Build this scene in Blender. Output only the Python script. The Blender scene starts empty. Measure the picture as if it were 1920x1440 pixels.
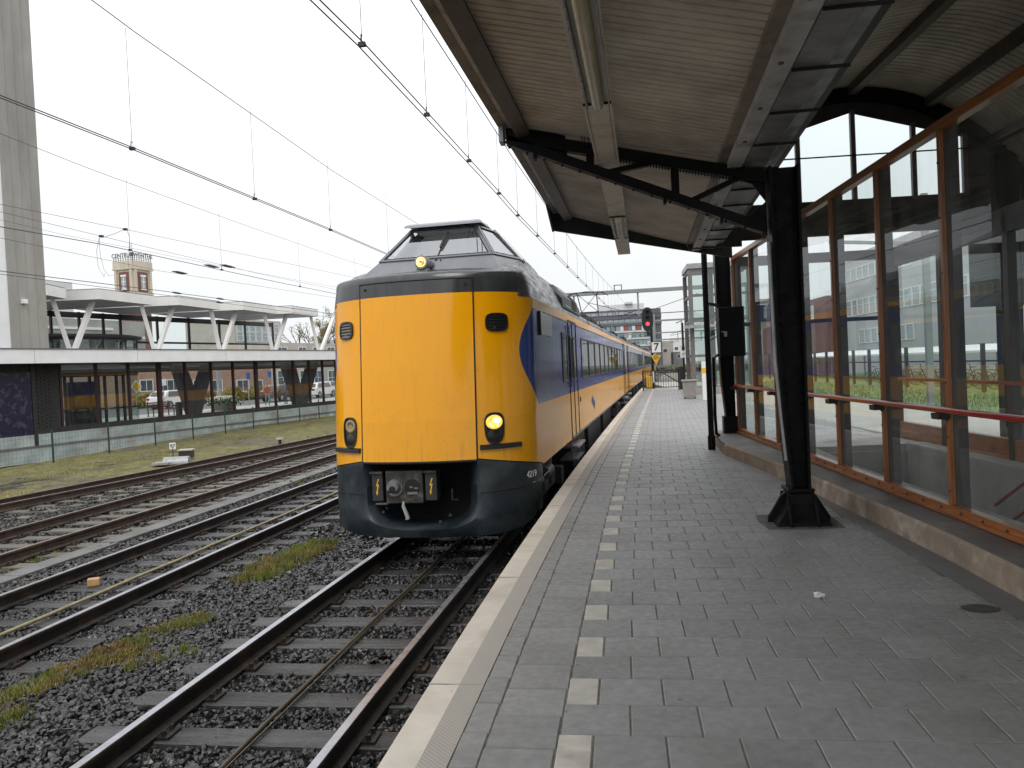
import bpy, math, random
import numpy as np
from mathutils import Matrix, Vector
random.seed(7); rng = np.random.default_rng(11)
S = bpy.context.scene
COL = S.collection
# ------------------------------------------------------------------ camera
F_PX, YAW, PITCH, ROLL, EYE = 1466.6, -.1400, -.0201, -.0468, 1.583
def cam_axes(yaw, pitch, roll):
    f = np.array([math.sin(yaw)*math.cos(pitch), math.cos(yaw)*math.cos(pitch), math.sin(pitch)])
    r = np.array([math.cos(yaw), -math.sin(yaw), 0.]); u = np.cross(r, f)
    return math.cos(roll)*r+math.sin(roll)*u, -math.sin(roll)*r+math.cos(roll)*u, f
CR, CU, CF = cam_axes(YAW, PITCH, ROLL)
CP = np.array([0., 0., EYE])
cam_d = bpy.data.cameras.new('camera'); cam = bpy.data.objects.new('camera', cam_d); COL.objects.link(cam)
cam_d.sensor_width = 36; cam_d.sensor_fit = 'HORIZONTAL'; cam_d.lens = F_PX/1920*36
cam_d.clip_start = .05; cam_d.clip_end = 3000
cam.matrix_world = Matrix(((CR[0], CU[0], -CF[0], 0), (CR[1], CU[1], -CF[1], 0), (CR[2], CU[2], -CF[2], EYE), (0, 0, 0, 1)))
S.camera = cam
# ------------------------------------------------------------------ sky: overcast, brighter overhead
wd = bpy.data.worlds.new('World'); S.world = wd; wd.use_nodes = True
nt = wd.node_tree; nt.nodes.clear()
def wn(t, **k):
    n = nt.nodes.new(t)
    for a, b in k.items(): setattr(n, a, b)
    return n
SUN_EL, SUN_AZ = math.radians(50), math.radians(175)
out = wn('ShaderNodeOutputWorld'); bg = wn('ShaderNodeBackground'); bg.inputs[1].default_value = 1.0
sky = wn('ShaderNodeTexSky', sky_type='NISHITA', sun_disc=False); sky.sun_elevation = SUN_EL; sky.sun_rotation = SUN_AZ
sky.dust_density = 4; sky.air_density = 1
sc_ = wn('ShaderNodeVectorMath', operation='SCALE'); sc_.inputs[3].default_value = .10
nt.links.new(sky.outputs[0], sc_.inputs[0])
tc = wn('ShaderNodeTexCoord'); sx = wn('ShaderNodeSeparateXYZ'); nt.links.new(tc.outputs['Generated'], sx.inputs[0])
cl = wn('ShaderNodeMath', operation='MAXIMUM'); cl.inputs[1].default_value = 0.; nt.links.new(sx.outputs[2], cl.inputs[0])
ma = wn('ShaderNodeMath', operation='MULTIPLY_ADD'); ma.inputs[1].default_value = 1.30; ma.inputs[2].default_value = .93
nt.links.new(cl.outputs[0], ma.inputs[0])
nz = wn('ShaderNodeTexNoise'); nz.inputs['Scale'].default_value = 2.5; nz.inputs['Detail'].default_value = 5
nt.links.new(tc.outputs['Generated'], nz.inputs['Vector'])
nm = wn('ShaderNodeMapRange'); nm.inputs[1].default_value = .3; nm.inputs[2].default_value = .7; nm.inputs[3].default_value = .93; nm.inputs[4].default_value = 1.07
nt.links.new(nz.outputs[0], nm.inputs[0])
mu = wn('ShaderNodeMath', operation='MULTIPLY'); nt.links.new(ma.outputs[0], mu.inputs[0]); nt.links.new(nm.outputs[0], mu.inputs[1])
cv = wn('ShaderNodeVectorMath', operation='SCALE'); cv.inputs[0].default_value = (.965, .985, 1.0); nt.links.new(mu.outputs[0], cv.inputs[3])
mx = wn('ShaderNodeMix', data_type='RGBA'); mx.inputs[0].default_value = .90
nt.links.new(sc_.outputs[0], mx.inputs[6]); nt.links.new(cv.outputs[0], mx.inputs[7])
nt.links.new(mx.outputs[2], bg.inputs[0]); nt.links.new(bg.outputs[0], out.inputs[0])
sun_d = bpy.data.lights.new('sun', 'SUN'); sun_d.energy = .8; sun_d.angle = math.radians(25); sun_d.color = (1, .97, .93)
sun = bpy.data.objects.new('sun', sun_d); COL.objects.link(sun)
sd = Vector((math.sin(SUN_AZ)*math.cos(SUN_EL), math.cos(SUN_AZ)*math.cos(SUN_EL), math.sin(SUN_EL)))
sun.rotation_euler = sd.to_track_quat('Z', 'Y').to_euler(); sun.location = (-20, 0, 30)
vs = S.view_settings; vs.view_transform = 'Standard'; vs.look = 'None'; vs.exposure = 0; vs.gamma = 1; vs.use_curve_mapping = False
S.cycles.use_denoising = True; S.cycles.max_bounces = 8; S.cycles.transparent_max_bounces = 16
S.cycles.glossy_bounces = 4; S.cycles.diffuse_bounces = 3; S.cycles.sample_clamp_indirect = 8
# ------------------------------------------------------------------ pixel of the photograph -> point of the place
V3 = lambda *a: np.array(a, float)
def ray(x, y): return CF+CR*(x-960)/F_PX-CU*(y-720)/F_PX
def onz(x, y, z): d = ray(x, y); return CP+d*((z-EYE)/d[2])
def ony(x, y, Y): d = ray(x, y); return CP+d*(Y/d[1])
def onp(x, y, p, n): d = ray(x, y); return CP+d*(((np.array(p)-CP)@np.array(n))/(d@np.array(n)))
# ------------------------------------------------------------------ mesh helpers
def rotz(a): c, s = math.cos(a), math.sin(a); return np.array([[c, -s, 0], [s, c, 0], [0, 0, 1.]])
class MB:
    def __init__(s): s.v = []; s.f = []; s.m = []; s.n = 0
    def add(s, vs, fs, mi=0):
        vs = [tuple(map(float, p)) for p in vs]
        s.v += vs; s.f += [tuple(i+s.n for i in f) for f in fs]; s.m += [mi]*len(fs); s.n += len(vs); return s
    def box(s, c, sz, R=None, mi=0):
        c = np.array(c, float); h = np.array(sz, float)/2
        P = np.array([(x, y, z) for z in (-1, 1) for y in (-1, 1) for x in (-1, 1)], float)*h
        if R is not None: P = P@np.array(R).T
        return s.add(P+c, [(0, 2, 3, 1), (4, 5, 7, 6), (0, 1, 5, 4), (2, 6, 7, 3), (0, 4, 6, 2), (1, 3, 7, 5)], mi)
    def bb(s, lo, hi, mi=0):
        lo = np.array(lo, float); hi = np.array(hi, float); return s.box((lo+hi)/2, np.abs(hi-lo), None, mi)
    def bar(s, a, b, w, h, up=(0, 0, 1), mi=0):
        a = np.array(a, float); b = np.array(b, float); d = b-a; L = np.linalg.norm(d); d = d/L
        up = np.array(up, float); x = np.cross(d, up)
        if np.linalg.norm(x) < 1e-6: x = np.cross(d, (1, 0, 0))
        x /= np.linalg.norm(x); z = np.cross(x, d)
        return s.box((a+b)/2, (w, L, h), np.stack([x, d, z], 1), mi)
    def tube(s, pts, r, n=8, mi=0, caps=True):
        pts = [np.array(p, float) for p in pts]; N = len(pts); r = [r]*N if np.isscalar(r) else r
        rings = []; px = None
        for i, p in enumerate(pts):
            d = pts[min(i+1, N-1)]-pts[max(i-1, 0)]; d = d/(np.linalg.norm(d)+1e-12)
            if px is None:
                a = np.array((0, 0, 1.)) if abs(d[2]) < .9 else np.array((1., 0, 0)); px = np.cross(d, a)
            px = px-d*(px@d); px /= np.linalg.norm(px)+1e-12; py = np.cross(d, px)
            rings.append([p+r[i]*(math.cos(2*math.pi*k/n)*px+math.sin(2*math.pi*k/n)*py) for k in range(n)])
        return s.loft(rings, True, caps, mi)
    def loft(s, rings, closed=True, caps=False, mi=0):
        n = len(rings[0]); vs = [p for r in rings for p in r]; fs = []
        for i in range(len(rings)-1):
            for k in range(n if closed else n-1):
                k2 = (k+1) % n; fs.append((i*n+k, i*n+k2, (i+1)*n+k2, (i+1)*n+k))
        if caps: fs.append(tuple(range(n))[::-1]); fs.append(tuple((len(rings)-1)*n+k for k in range(n)))
        return s.add(vs, fs, mi)
    def prism(s, poly, ext, mi=0):
        poly = [np.array(p, float) for p in poly]; e = np.array(ext, float)
        return s.loft([poly, [p+e for p in poly]], True, True, mi)
    def disc(s, c, nrm, r, n=16, th=.0, mi=0):
        c = np.array(c, float); d = np.array(nrm, float); d /= np.linalg.norm(d)
        return s.tube([c, c+d*max(th, .001)], r, n, mi, True)
    def build(s, name, mats, parent=None, org=(0, 0, 0), smooth=None, bevel=0, recalc=True):
        me = bpy.data.meshes.new(name); o3 = np.array(org, float)
        v = np.array(s.v, float)-o3
        me.from_pydata(v.tolist(), [], s.f)
        if not isinstance(mats, (list, tuple)): mats = [mats]
        for m in mats: me.materials.append(MT[m] if isinstance(m, str) else m)
        if len(mats) > 1: me.polygons.foreach_set('material_index', s.m)
        if recalc:
            import bmesh
            bm = bmesh.new(); bm.from_mesh(me); bmesh.ops.recalc_face_normals(bm, faces=bm.faces); bm.to_mesh(me); bm.free()
        if smooth is not None:
            me.polygons.foreach_set('use_smooth', [True]*len(me.polygons))
            me.set_sharp_from_angle(angle=math.radians(smooth))
        me.update()
        ob = bpy.data.objects.new(name, me); COL.objects.link(ob)
        if parent is not None: ob.parent = parent
        else: ob.location = tuple(o3)
        if bevel:
            b = ob.modifiers.new('bevel', 'BEVEL'); b.width = bevel; b.segments = 2; b.limit_method = 'ANGLE'
        return ob
def numpy_mesh(name, V, Fq, mat, parent=None, smooth=False):
    me = bpy.data.meshes.new(name); V = np.asarray(V, np.float32); Fq = np.asarray(Fq, np.int32); k = Fq.shape[1]
    me.vertices.add(len(V)); me.vertices.foreach_set('co', V.ravel())
    me.loops.add(Fq.size); me.loops.foreach_set('vertex_index', Fq.ravel())
    me.polygons.add(len(Fq)); me.polygons.foreach_set('loop_start', np.arange(0, Fq.size, k, dtype=np.int32))
    me.update(calc_edges=True); me.validate(); me.shade_flat()
    for m in (mat if isinstance(mat, (list, tuple)) else [mat]): me.materials.append(MT[m] if isinstance(m, str) else m)
    if smooth: me.polygons.foreach_set('use_smooth', [True]*len(me.polygons))
    ob = bpy.data.objects.new(name, me); COL.objects.link(ob)
    if parent is not None: ob.parent = parent
    return ob
def tag(o, label=None, cat=None, group=None, kind=None):
    if label: o['label'] = label
    if cat: o['category'] = cat
    if group: o['group'] = group
    if kind: o['kind'] = kind
    return o
def thing(name, label, cat, loc=(0, 0, 0), rz=0, group=None, kind=None):
    o = bpy.data.objects.new(name, None); COL.objects.link(o); o.location = tuple(float(c) for c in loc); o.rotation_euler = (0, 0, rz)
    o.empty_display_size = .2
    return tag(o, label, cat, group, kind)
def inst(src, parent, loc, rz=0, scale=None):
    o = bpy.data.objects.new(src.name.split('.')[0], src.data); COL.objects.link(o); o.parent = parent
    o.location = tuple(float(c) for c in loc); o.rotation_euler = (0, 0, rz)
    if scale: o.scale = scale
    for m in src.modifiers:
        if m.type == 'BEVEL':
            b = o.modifiers.new('bevel', 'BEVEL'); b.width = m.width; b.segments = m.segments; b.limit_method = 'ANGLE'
    return o
def text(name, body, size, loc, xdir, ydir, mat, parent=None, org=(0, 0, 0), align='CENTER', ext=.002, bold=0.):
    cu = bpy.data.curves.new(name, 'FONT'); cu.body = body; cu.size = size; cu.align_x = align; cu.align_y = 'CENTER'; cu.extrude = ext; cu.offset = bold
    tmp = bpy.data.objects.new(name, cu); COL.objects.link(tmp); bpy.context.view_layer.update()
    me_ = bpy.data.meshes.new_from_object(tmp.evaluated_get(bpy.context.evaluated_depsgraph_get())); bpy.data.objects.remove(tmp); me_.materials.clear(); me_.materials.append(MT[mat])
    o = bpy.data.objects.new(name, me_); COL.objects.link(o)
    x = np.array(xdir, float); x /= np.linalg.norm(x); y = np.array(ydir, float); y -= x*(x@y); y /= np.linalg.norm(y); z = np.cross(x, y)
    M4 = Matrix(((x[0], y[0], z[0], 0), (x[1], y[1], z[1], 0), (x[2], y[2], z[2], 0), (0, 0, 0, 1)))
    M4.translation = Vector(tuple(np.array(loc, float)-np.array(org, float))); o.matrix_local = M4
    if parent is not None: o.parent = parent
    return o
# ------------------------------------------------------------------ materials
MT = {}
def mat(name, col, rough=.6, metal=0., var=.12, vs=2.0, bump=0., bs=60., col2=None, c2s=1.5, c2r=(.5, .65), spec=.5, rvar=0., emis=None, es=1., coat=0., stretch=(1, 1, 1), obj_var=0., world=False, spots=None):
    m = bpy.data.materials.new(name); m.use_nodes = True; t = m.node_tree; b = t.nodes['Principled BSDF']
    N = lambda ty, **k: (lambda n: ([setattr(n, a, c) for a, c in k.items()], n)[1])(t.nodes.new(ty)); L = t.links.new
    b.inputs['Base Color'].default_value = (*col, 1); b.inputs['Roughness'].default_value = rough; b.inputs['Metallic'].default_value = metal
    b.inputs['Specular IOR Level'].default_value = spec; b.inputs['Coat Weight'].default_value = coat; b.inputs['Coat Roughness'].default_value = .08
    tcn = N('ShaderNodeTexCoord'); mp = N('ShaderNodeMapping'); mp.inputs['Scale'].default_value = stretch; L(N('ShaderNodeNewGeometry').outputs['Position'] if world else tcn.outputs['Object'], mp.inputs[0])
    V = mp.outputs[0]; cur = None
    if col2 is not None:
        n2 = N('ShaderNodeTexNoise'); n2.inputs['Scale'].default_value = c2s; n2.inputs['Detail'].default_value = 6; n2.inputs['Roughness'].default_value = .6; L(V, n2.inputs['Vector'])
        r2 = N('ShaderNodeMapRange'); r2.inputs[1].default_value, r2.inputs[2].default_value = c2r; L(n2.outputs[0], r2.inputs[0])
        mx = N('ShaderNodeMix', data_type='RGBA'); L(r2.outputs[0], mx.inputs[0]); mx.inputs[6].default_value = (*col, 1); mx.inputs[7].default_value = (*col2, 1); cur = mx.outputs[2]
    if var or obj_var:
        n1 = N('ShaderNodeTexNoise'); n1.inputs['Scale'].default_value = vs; n1.inputs['Detail'].default_value = 8; n1.inputs['Roughness'].default_value = .65; L(V, n1.inputs['Vector'])
        r1 = N('ShaderNodeMapRange'); r1.inputs[1].default_value = .3; r1.inputs[2].default_value = .7; r1.inputs[3].default_value = 1-var*1.5; r1.inputs[4].default_value = 1+var*1.5; L(n1.outputs[0], r1.inputs[0])
        f = r1.outputs[0]
        if obj_var:
            oi = N('ShaderNodeObjectInfo'); ro = N('ShaderNodeMapRange'); ro.inputs[3].default_value = 1-obj_var; ro.inputs[4].default_value = 1+obj_var; L(oi.outputs['Random'], ro.inputs[0])
            mm = N('ShaderNodeMath', operation='MULTIPLY'); L(f, mm.inputs[0]); L(ro.outputs[0], mm.inputs[1]); f = mm.outputs[0]
        sc = N('ShaderNodeVectorMath', operation='SCALE'); L(f, sc.inputs[3])
        if cur is not None: L(cur, sc.inputs[0])
        else: sc.inputs[0].default_value = col
        cur = sc.outputs[0]
    if spots:
        vo = N('ShaderNodeTexVoronoi'); vo.inputs['Scale'].default_value = spots[0]; L(V, vo.inputs['Vector']); mr_ = N('ShaderNodeMapRange'); mr_.inputs[1].default_value = spots[1]*.6; mr_.inputs[2].default_value = spots[1]; mr_.inputs[3].default_value = spots[2]; mr_.inputs[4].default_value = 0; L(vo.outputs['Distance'], mr_.inputs[0])
        rc = N('ShaderNodeSeparateColor'); L(vo.outputs['Color'], rc.inputs[0]); gt_ = N('ShaderNodeMath', operation='GREATER_THAN'); gt_.inputs[1].default_value = .45; L(rc.outputs[0], gt_.inputs[0]); mm2 = N('ShaderNodeMath', operation='MULTIPLY'); L(mr_.outputs[0], mm2.inputs[0]); L(gt_.outputs[0], mm2.inputs[1])
        ms_ = N('ShaderNodeMix', data_type='RGBA'); L(mm2.outputs[0], ms_.inputs[0]); L(cur, ms_.inputs[6]); ms_.inputs[7].default_value = (*spots[3], 1); cur = ms_.outputs[2]
    if cur is not None: L(cur, b.inputs['Base Color'])
    if rvar:
        n3 = N('ShaderNodeTexNoise'); n3.inputs['Scale'].default_value = vs*1.7; n3.inputs['Detail'].default_value = 5; L(V, n3.inputs['Vector'])
        r3 = N('ShaderNodeMapRange'); r3.inputs[1].default_value = .35; r3.inputs[2].default_value = .65; r3.inputs[3].default_value = max(.03, rough-rvar); r3.inputs[4].default_value = min(1, rough+rvar); L(n3.outputs[0], r3.inputs[0]); L(r3.outputs[0], b.inputs['Roughness'])
    if bump:
        n4 = N('ShaderNodeTexNoise'); n4.inputs['Scale'].default_value = bs; n4.inputs['Detail'].default_value = 4; L(V, n4.inputs['Vector'])
        bp = N('ShaderNodeBump'); bp.inputs['Strength'].default_value = bump; bp.inputs['Distance'].default_value = .01; L(n4.outputs[0], bp.inputs['Height']); L(bp.outputs[0], b.inputs['Normal'])
    if emis is not None: b.inputs['Emission Color'].default_value = (*emis, 1); b.inputs['Emission Strength'].default_value = es
    MT[name] = m; return m
def glass(name, tint=(.9, .93, .93), refl=.06, rough=.0, wav=.0, top=.9, pwr=4., dust=0.):
    m = bpy.data.materials.new(name); m.use_nodes = True; t = m.node_tree; t.nodes.clear(); L = t.links.new
    o = t.nodes.new('ShaderNodeOutputMaterial'); tr = t.nodes.new('ShaderNodeBsdfTransparent'); gl = t.nodes.new('ShaderNodeBsdfGlossy'); mx = t.nodes.new('ShaderNodeMixShader')
    lw = t.nodes.new('ShaderNodeLayerWeight'); lw.inputs[0].default_value = .5; pw = t.nodes.new('ShaderNodeMath'); pw.operation = 'POWER'; pw.inputs[1].default_value = pwr; fr = t.nodes.new('ShaderNodeMath'); fr.operation = 'MULTIPLY_ADD'; fr.inputs[1].default_value = top-refl; fr.inputs[2].default_value = refl; L(lw.outputs['Facing'], pw.inputs[0]); L(pw.outputs[0], fr.inputs[0]); tr.inputs[0].default_value = (*tint, 1); gl.inputs['Roughness'].default_value = rough; gl.inputs[0].default_value = (.95, .97, 1, 1)
    L(fr.outputs[0], mx.inputs[0]); L(tr.outputs[0], mx.inputs[1]); L(gl.outputs[0], mx.inputs[2]); L(mx.outputs[0], o.inputs[0])
    if dust:
        df = t.nodes.new('ShaderNodeBsdfDiffuse'); df.inputs[0].default_value = (.62, .62, .60, 1); m2 = t.nodes.new('ShaderNodeMixShader'); tc0 = t.nodes.new('ShaderNodeTexCoord'); mp0 = t.nodes.new('ShaderNodeMapping'); mp0.inputs['Scale'].default_value = (2.5, 2.5, .8); L(tc0.outputs['Object'], mp0.inputs[0])
        n0 = t.nodes.new('ShaderNodeTexNoise'); n0.inputs['Scale'].default_value = 2.2; n0.inputs['Detail'].default_value = 9; n0.inputs['Roughness'].default_value = .7; L(mp0.outputs[0], n0.inputs['Vector']); r0 = t.nodes.new('ShaderNodeMapRange'); r0.inputs[1].default_value = .38; r0.inputs[2].default_value = .75; r0.inputs[3].default_value = dust*.35; r0.inputs[4].default_value = dust*2; L(n0.outputs[0], r0.inputs[0])
        L(r0.outputs[0], m2.inputs[0]); L(mx.outputs[0], m2.inputs[1]); L(df.outputs[0], m2.inputs[2]); L(m2.outputs[0], o.inputs[0])
    if wav:
        tcn = t.nodes.new('ShaderNodeTexCoord'); n = t.nodes.new('ShaderNodeTexNoise'); n.inputs['Scale'].default_value = .9; n.inputs['Detail'].default_value = 1; L(tcn.outputs['Object'], n.inputs['Vector'])
        bp = t.nodes.new('ShaderNodeBump'); bp.inputs['Strength'].default_value = wav; bp.inputs['Distance'].default_value = .02; L(n.outputs[0], bp.inputs['Height']); L(bp.outputs[0], gl.inputs['Normal'])
    MT[name] = m; return m
mat('tile', (.245, .243, .24), .52, var=.10, vs=14, bump=.25, bs=260, col2=(.165, .16, .152), c2s=.9, c2r=(.48, .78), obj_var=.075, rvar=.14, world=True, spots=(4.2, .075, .55, (.075, .072, .07)))
mat('tile_white', (.50, .475, .42), .6, var=.13, vs=9, bump=.3, bs=260, obj_var=.10, col2=(.34, .315, .275), c2s=3, c2r=(.45, .75), world=True, spots=(5, .07, .5, (.15, .14, .13)))
mat('joint', (.16, .14, .112), .9, var=.3, vs=20)
mat('edge_white', (.60, .54, .46), .6, var=.08, vs=4, bump=.2, bs=180, obj_var=.05, col2=(.44, .37, .30), c2s=1.8, c2r=(.52, .8), world=True, spots=(6, .06, .45, (.2, .17, .14)))
mat('concrete', (.30, .29, .275), .8, var=.15, vs=1.2, bump=.3, bs=50, col2=(.21, .20, .185), c2s=.8)
mat('concrete_dark', (.16, .155, .15), .8, var=.2, vs=2, bump=.3, bs=50)
mat('mortar', (.12, .112, .10), .85, var=.3, vs=9, bump=.5, bs=60, world=True, col2=(.06, .055, .05), c2s=7)
mat('kerb', (.24, .185, .14), .75, var=.2, vs=3, bump=.5, bs=70, col2=(.40, .35, .29), c2s=3.5, c2r=(.5, .72))
mat('kerb_top', (.11, .10, .095), .6, var=.2, vs=2, bump=.4, bs=60, col2=(.17, .155, .14), c2s=1.2)
mat('gutter', (.15, .155, .155), .55, var=.12, vs=3, bump=.3, bs=70)
mat('rail_side', (.013, .011, .010), .5, var=.3, vs=6, bump=.4, bs=60, col2=(.032, .021, .015), c2s=3)
mat('rail_rust', (.045, .029, .021), .75, var=.3, vs=6, bump=.4, bs=60, col2=(.06, .035, .025), c2s=3)
mat('rail_top', (.40, .40, .43), .34, metal=.7, var=.1, vs=8, rvar=.08)
mat('rail_top_dull', (.30, .25, .22), .38, metal=.7, var=.2, vs=5)
mat('sleeper', (.058, .057, .059), .20, var=.35, vs=3, bump=.7, bs=30, stretch=(.5, 6, 6), obj_var=.35, rvar=.16, col2=(.036, .031, .028), c2s=1.6, c2r=(.45, .65), world=True)
mat('sleeper_old', (.115, .105, .085), .7, var=.25, vs=4, bump=.6, bs=35, stretch=(.5, 6, 6), obj_var=.2)
mat('ballast_base', (.007, .0065, .0065), .7, var=.35, vs=9, bump=.8, bs=22)
mat('stone', (.028, .0265, .027), .22, var=.5, vs=16, bump=.2, bs=60, col2=(.008, .0075, .0075), c2s=9, c2r=(.42, .6), rvar=.12)
mat('stone_brown', (.085, .072, .062), .6, var=.35, vs=12, bump=.3, bs=60, col2=(.10, .085, .075), c2s=5)
mat('moss', (.125, .112, .034), .9, var=.4, vs=3, bump=.8, bs=40, col2=(.085, .072, .045), c2s=.55, c2r=(.46, .62))
mat('grass', (.145, .165, .03), .6, var=.3, vs=2, col2=(.23, .15, .045), c2s=1.3, c2r=(.5, .62))
mat('hedge_dull', (.085, .088, .06), .9, var=.3, vs=3)
mat('grass_green', (.09, .16, .03), .6, var=.25, vs=1.2, col2=(.13, .14, .03), c2s=1.6)
mat('black_steel', (.006, .006, .007), .5, var=.2, vs=5, bump=.08, bs=30, rvar=.1, spec=.16)
mat('canopy_sheet', (.57, .515, .435), .6, var=.20, vs=1.3, bump=.15, bs=50, col2=(.33, .265, .19), c2s=.9, c2r=(.5, .8))
mat('canopy_trim', (.25, .215, .175), .6, var=.18, vs=2, col2=(.12, .12, .085), c2s=3)
mat('beam_brown', (.085, .075, .065), .5, var=.2, vs=4)
mat('fascia_dark', (.028, .033, .036), .45, var=.2, vs=3)
mat('galv', (.30, .31, .32), .42, metal=.35, var=.2, vs=4, rvar=.1)
mat('galv_dark', (.24, .245, .25), .4, metal=.2, var=.3, vs=2.5, rvar=.12)
mat('edge_board', (.46, .42, .37), .6, var=.2, vs=3, col2=(.22, .21, .15), c2s=4, c2r=(.5, .7))
mat('channel_grey', (.46, .46, .46), .5, var=.2, vs=3, col2=(.30, .27, .24), c2s=2)
mat('tray', (.62, .57, .49), .5, var=.08, vs=3, col2=(.50, .44, .34), c2s=2)
mat('diffuser', (.38, .33, .20), .3, var=.15, vs=6)
mat('wood_orange', (.29, .10, .029), .38, var=.22, vs=5, stretch=(6, 6, .6), coat=.2, col2=(.20, .065, .02), c2s=2)
mat('wood_h', (.29, .10, .029), .38, var=.22, vs=5, stretch=(.6, .6, 6), coat=.2, col2=(.22, .07, .02), c2s=2)
mat('red_paint', (.26, .018, .02), .28, var=.12, vs=6, coat=.4)
mat('dark_wall', (.045, .044, .042), .7, var=.2, vs=2)
mat('frame_dark', (.025, .024, .024), .5, var=.2, vs=5)
mat('frame_grey', (.14, .13, .125), .5, var=.1, vs=5)
glass('pane', (.90, .93, .92), .045, .004, .03, .6, 5., .06)
glass('pane_clear', (.86, .92, .91), .06, 0, .0)
glass('pane_green', (.55, .66, .62), .12, 0, .05)
glass('pane_station', (.84, .88, .87), .09, 0, .06, dust=.03)
mat('white_panel', (.82, .82, .83), .45, var=.04, vs=1.5)
mat('white_paint', (.80, .80, .78), .45, var=.04, vs=3)
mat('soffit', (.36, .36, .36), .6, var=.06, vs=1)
mat('tower_concrete', (.33, .315, .29), .85, var=.16, vs=.7, bump=.4, bs=25, stretch=(1, 1, .25), col2=(.265, .25, .225), c2s=.5)
mat('brick_dark', (.032, .030, .031), .75, var=.3, vs=8, bump=.4, bs=30)
mat('mosaic', (.016, .016, .045), .35, var=.3, vs=8, col2=(.06, .055, .10), c2s=4, c2r=(.52, .58))
mat('green_paint', (.012, .05, .035), .45, var=.1, vs=5)
mat('fence_black', (.015, .015, .017), .5, var=.1, vs=5)
mat('brick_pink', (.36, .22, .16), .8, var=.15, vs=6, bump=.3, bs=30, col2=(.30, .18, .13), c2s=.7)
mat('brick_red', (.17, .075, .062), .8, var=.2, vs=6, bump=.3, bs=30)
mat('brick_pale', (.44, .41, .36), .8, var=.10, vs=3, col2=(.37, .34, .29), c2s=.6)
mat('brick_grey', (.46, .46, .465), .8, var=.12, vs=5, bump=.3, bs=30, stretch=(1, 1, 5))
mat('window_dark', (.07, .085, .10), .08, var=.2, vs=1.5, spec=.7)
mat('window_light', (.30, .35, .38), .12, var=.15, vs=1.5, spec=.7)
mat('office_grey', (.10, .105, .12), .6, var=.06, vs=.3)
mat('office_white', (.60, .60, .60), .6, var=.05, vs=.3)
for i_, c_ in enumerate([(.30, .07, .06), (.09, .17, .22), (.22, .25, .12), (.45, .30, .17), (.13, .22, .26), (.62, .62, .60), (.25, .33, .36)]): mat('panel_%d' % i_, c_, .5, var=.08)
mat('asphalt', (.085, .085, .088), .6, var=.15, vs=1, bump=.3, bs=60)
mat('paving_light', (.36, .34, .31), .65, var=.1, vs=1.5, bump=.2, bs=60)
mat('ground', (.14, .13, .11), .9, var=.2, vs=.2)
mat('hedge', (.115, .12, .028), .8, var=.35, vs=5, bump=1, bs=30, col2=(.16, .13, .03), c2s=2)
mat('hedge_green', (.035, .075, .02), .8, var=.35, vs=5, bump=1, bs=30)
mat('bark', (.085, .07, .055), .9, var=.2, vs=5, bump=.5, bs=30)
mat('bud', (.19, .15, .06), .8, var=.3, vs=2)
mat('tyre', (.02, .02, .02), .8, var=.1)
mat('alloy', (.45, .45, .46), .3, metal=.8, var=.05)
mat('car_white', (.70, .71, .72), .2, var=.03, coat=.8)
mat('car_dark', (.018, .024, .024), .2, var=.05, coat=.8)
mat('car_silver', (.40, .42, .44), .25, metal=.3, var=.03, coat=.8)
mat('car_glass', (.02, .023, .026), .05, var=0, spec=.8)
mat('lamp_red_off', (.25, .01, .01), .25, var=0)
mat('plastic_black', (.010, .010, .011), .4, var=.1)
mat('red_light', (.9, .05, .04), .3, var=0, emis=(1, .02, .03), es=6)
mat('amber_light', (.5, .28, .08), .15, var=.5, vs=18, emis=(1, .42, .05), es=.25)
mat('headlight_on', (.75, .5, .12), .12, var=.5, vs=14, emis=(1, .60, .08), es=.9)
mat('filament', (.9, .8, .4), .2, var=0, emis=(1, .80, .30), es=3.)
mat('pocket_shade', (.004, .004, .004), .8, var=0, spec=.2)  # near-black colour stands in for the shade inside the coupler opening
mat('trough', (.11, .11, .108), .6, var=.2, vs=2, bump=.3, bs=40, obj_var=.12)
mat('headlight_off', (.28, .22, .12), .12, metal=.5, var=.2, vs=20)
mat('ceiling_light', (.9, .9, .9), .3, var=0, emis=(1, .97, .9), es=4)
mat('sign_white', (.74, .74, .72), .5, var=.04)
mat('sign_black', (.015, .015, .015), .5, var=0)
mat('sign_yellow', (.70, .40, .02), .45, var=.06)
mat('sign_blue', (.03, .08, .32), .4, var=.04)
mat('bolt_yellow', (.75, .48, .04), .4, var=.05)
mat('bin_grey', (.27, .255, .235), .55, var=.12, vs=6)
mat('paper', (.80, .79, .77), .7, var=.05, vs=20, bump=.5, bs=60)
mat('stain', (.045, .040, .035), .5, var=.2, vs=8)
mat('cable_beige', (.25, .215, .12), .6, var=.2, vs=6)
mat('cable_dark', (.065, .05, .03), .5, var=.2, vs=6)
mat('wire', (.030, .032, .045), .4, metal=.3, var=0)
mat('portal_green', (.22, .25, .24), .6, var=.08)
mat('cream', (.55, .49, .39), .8, var=.08, vs=1, col2=(.48, .42, .33), c2s=.5)
mat('skin', (.45, .27, .19), .6, var=.05)
mat('cloth_blue', (.045, .065, .13), .8, var=.15, vs=10)
mat('cloth_red', (.32, .03, .03), .8, var=.15, vs=10)
mat('cloth_grey', (.16, .165, .17), .8, var=.15, vs=10)
mat('leaf_light', (.60, .62, .55), .7, var=.2)
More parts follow.
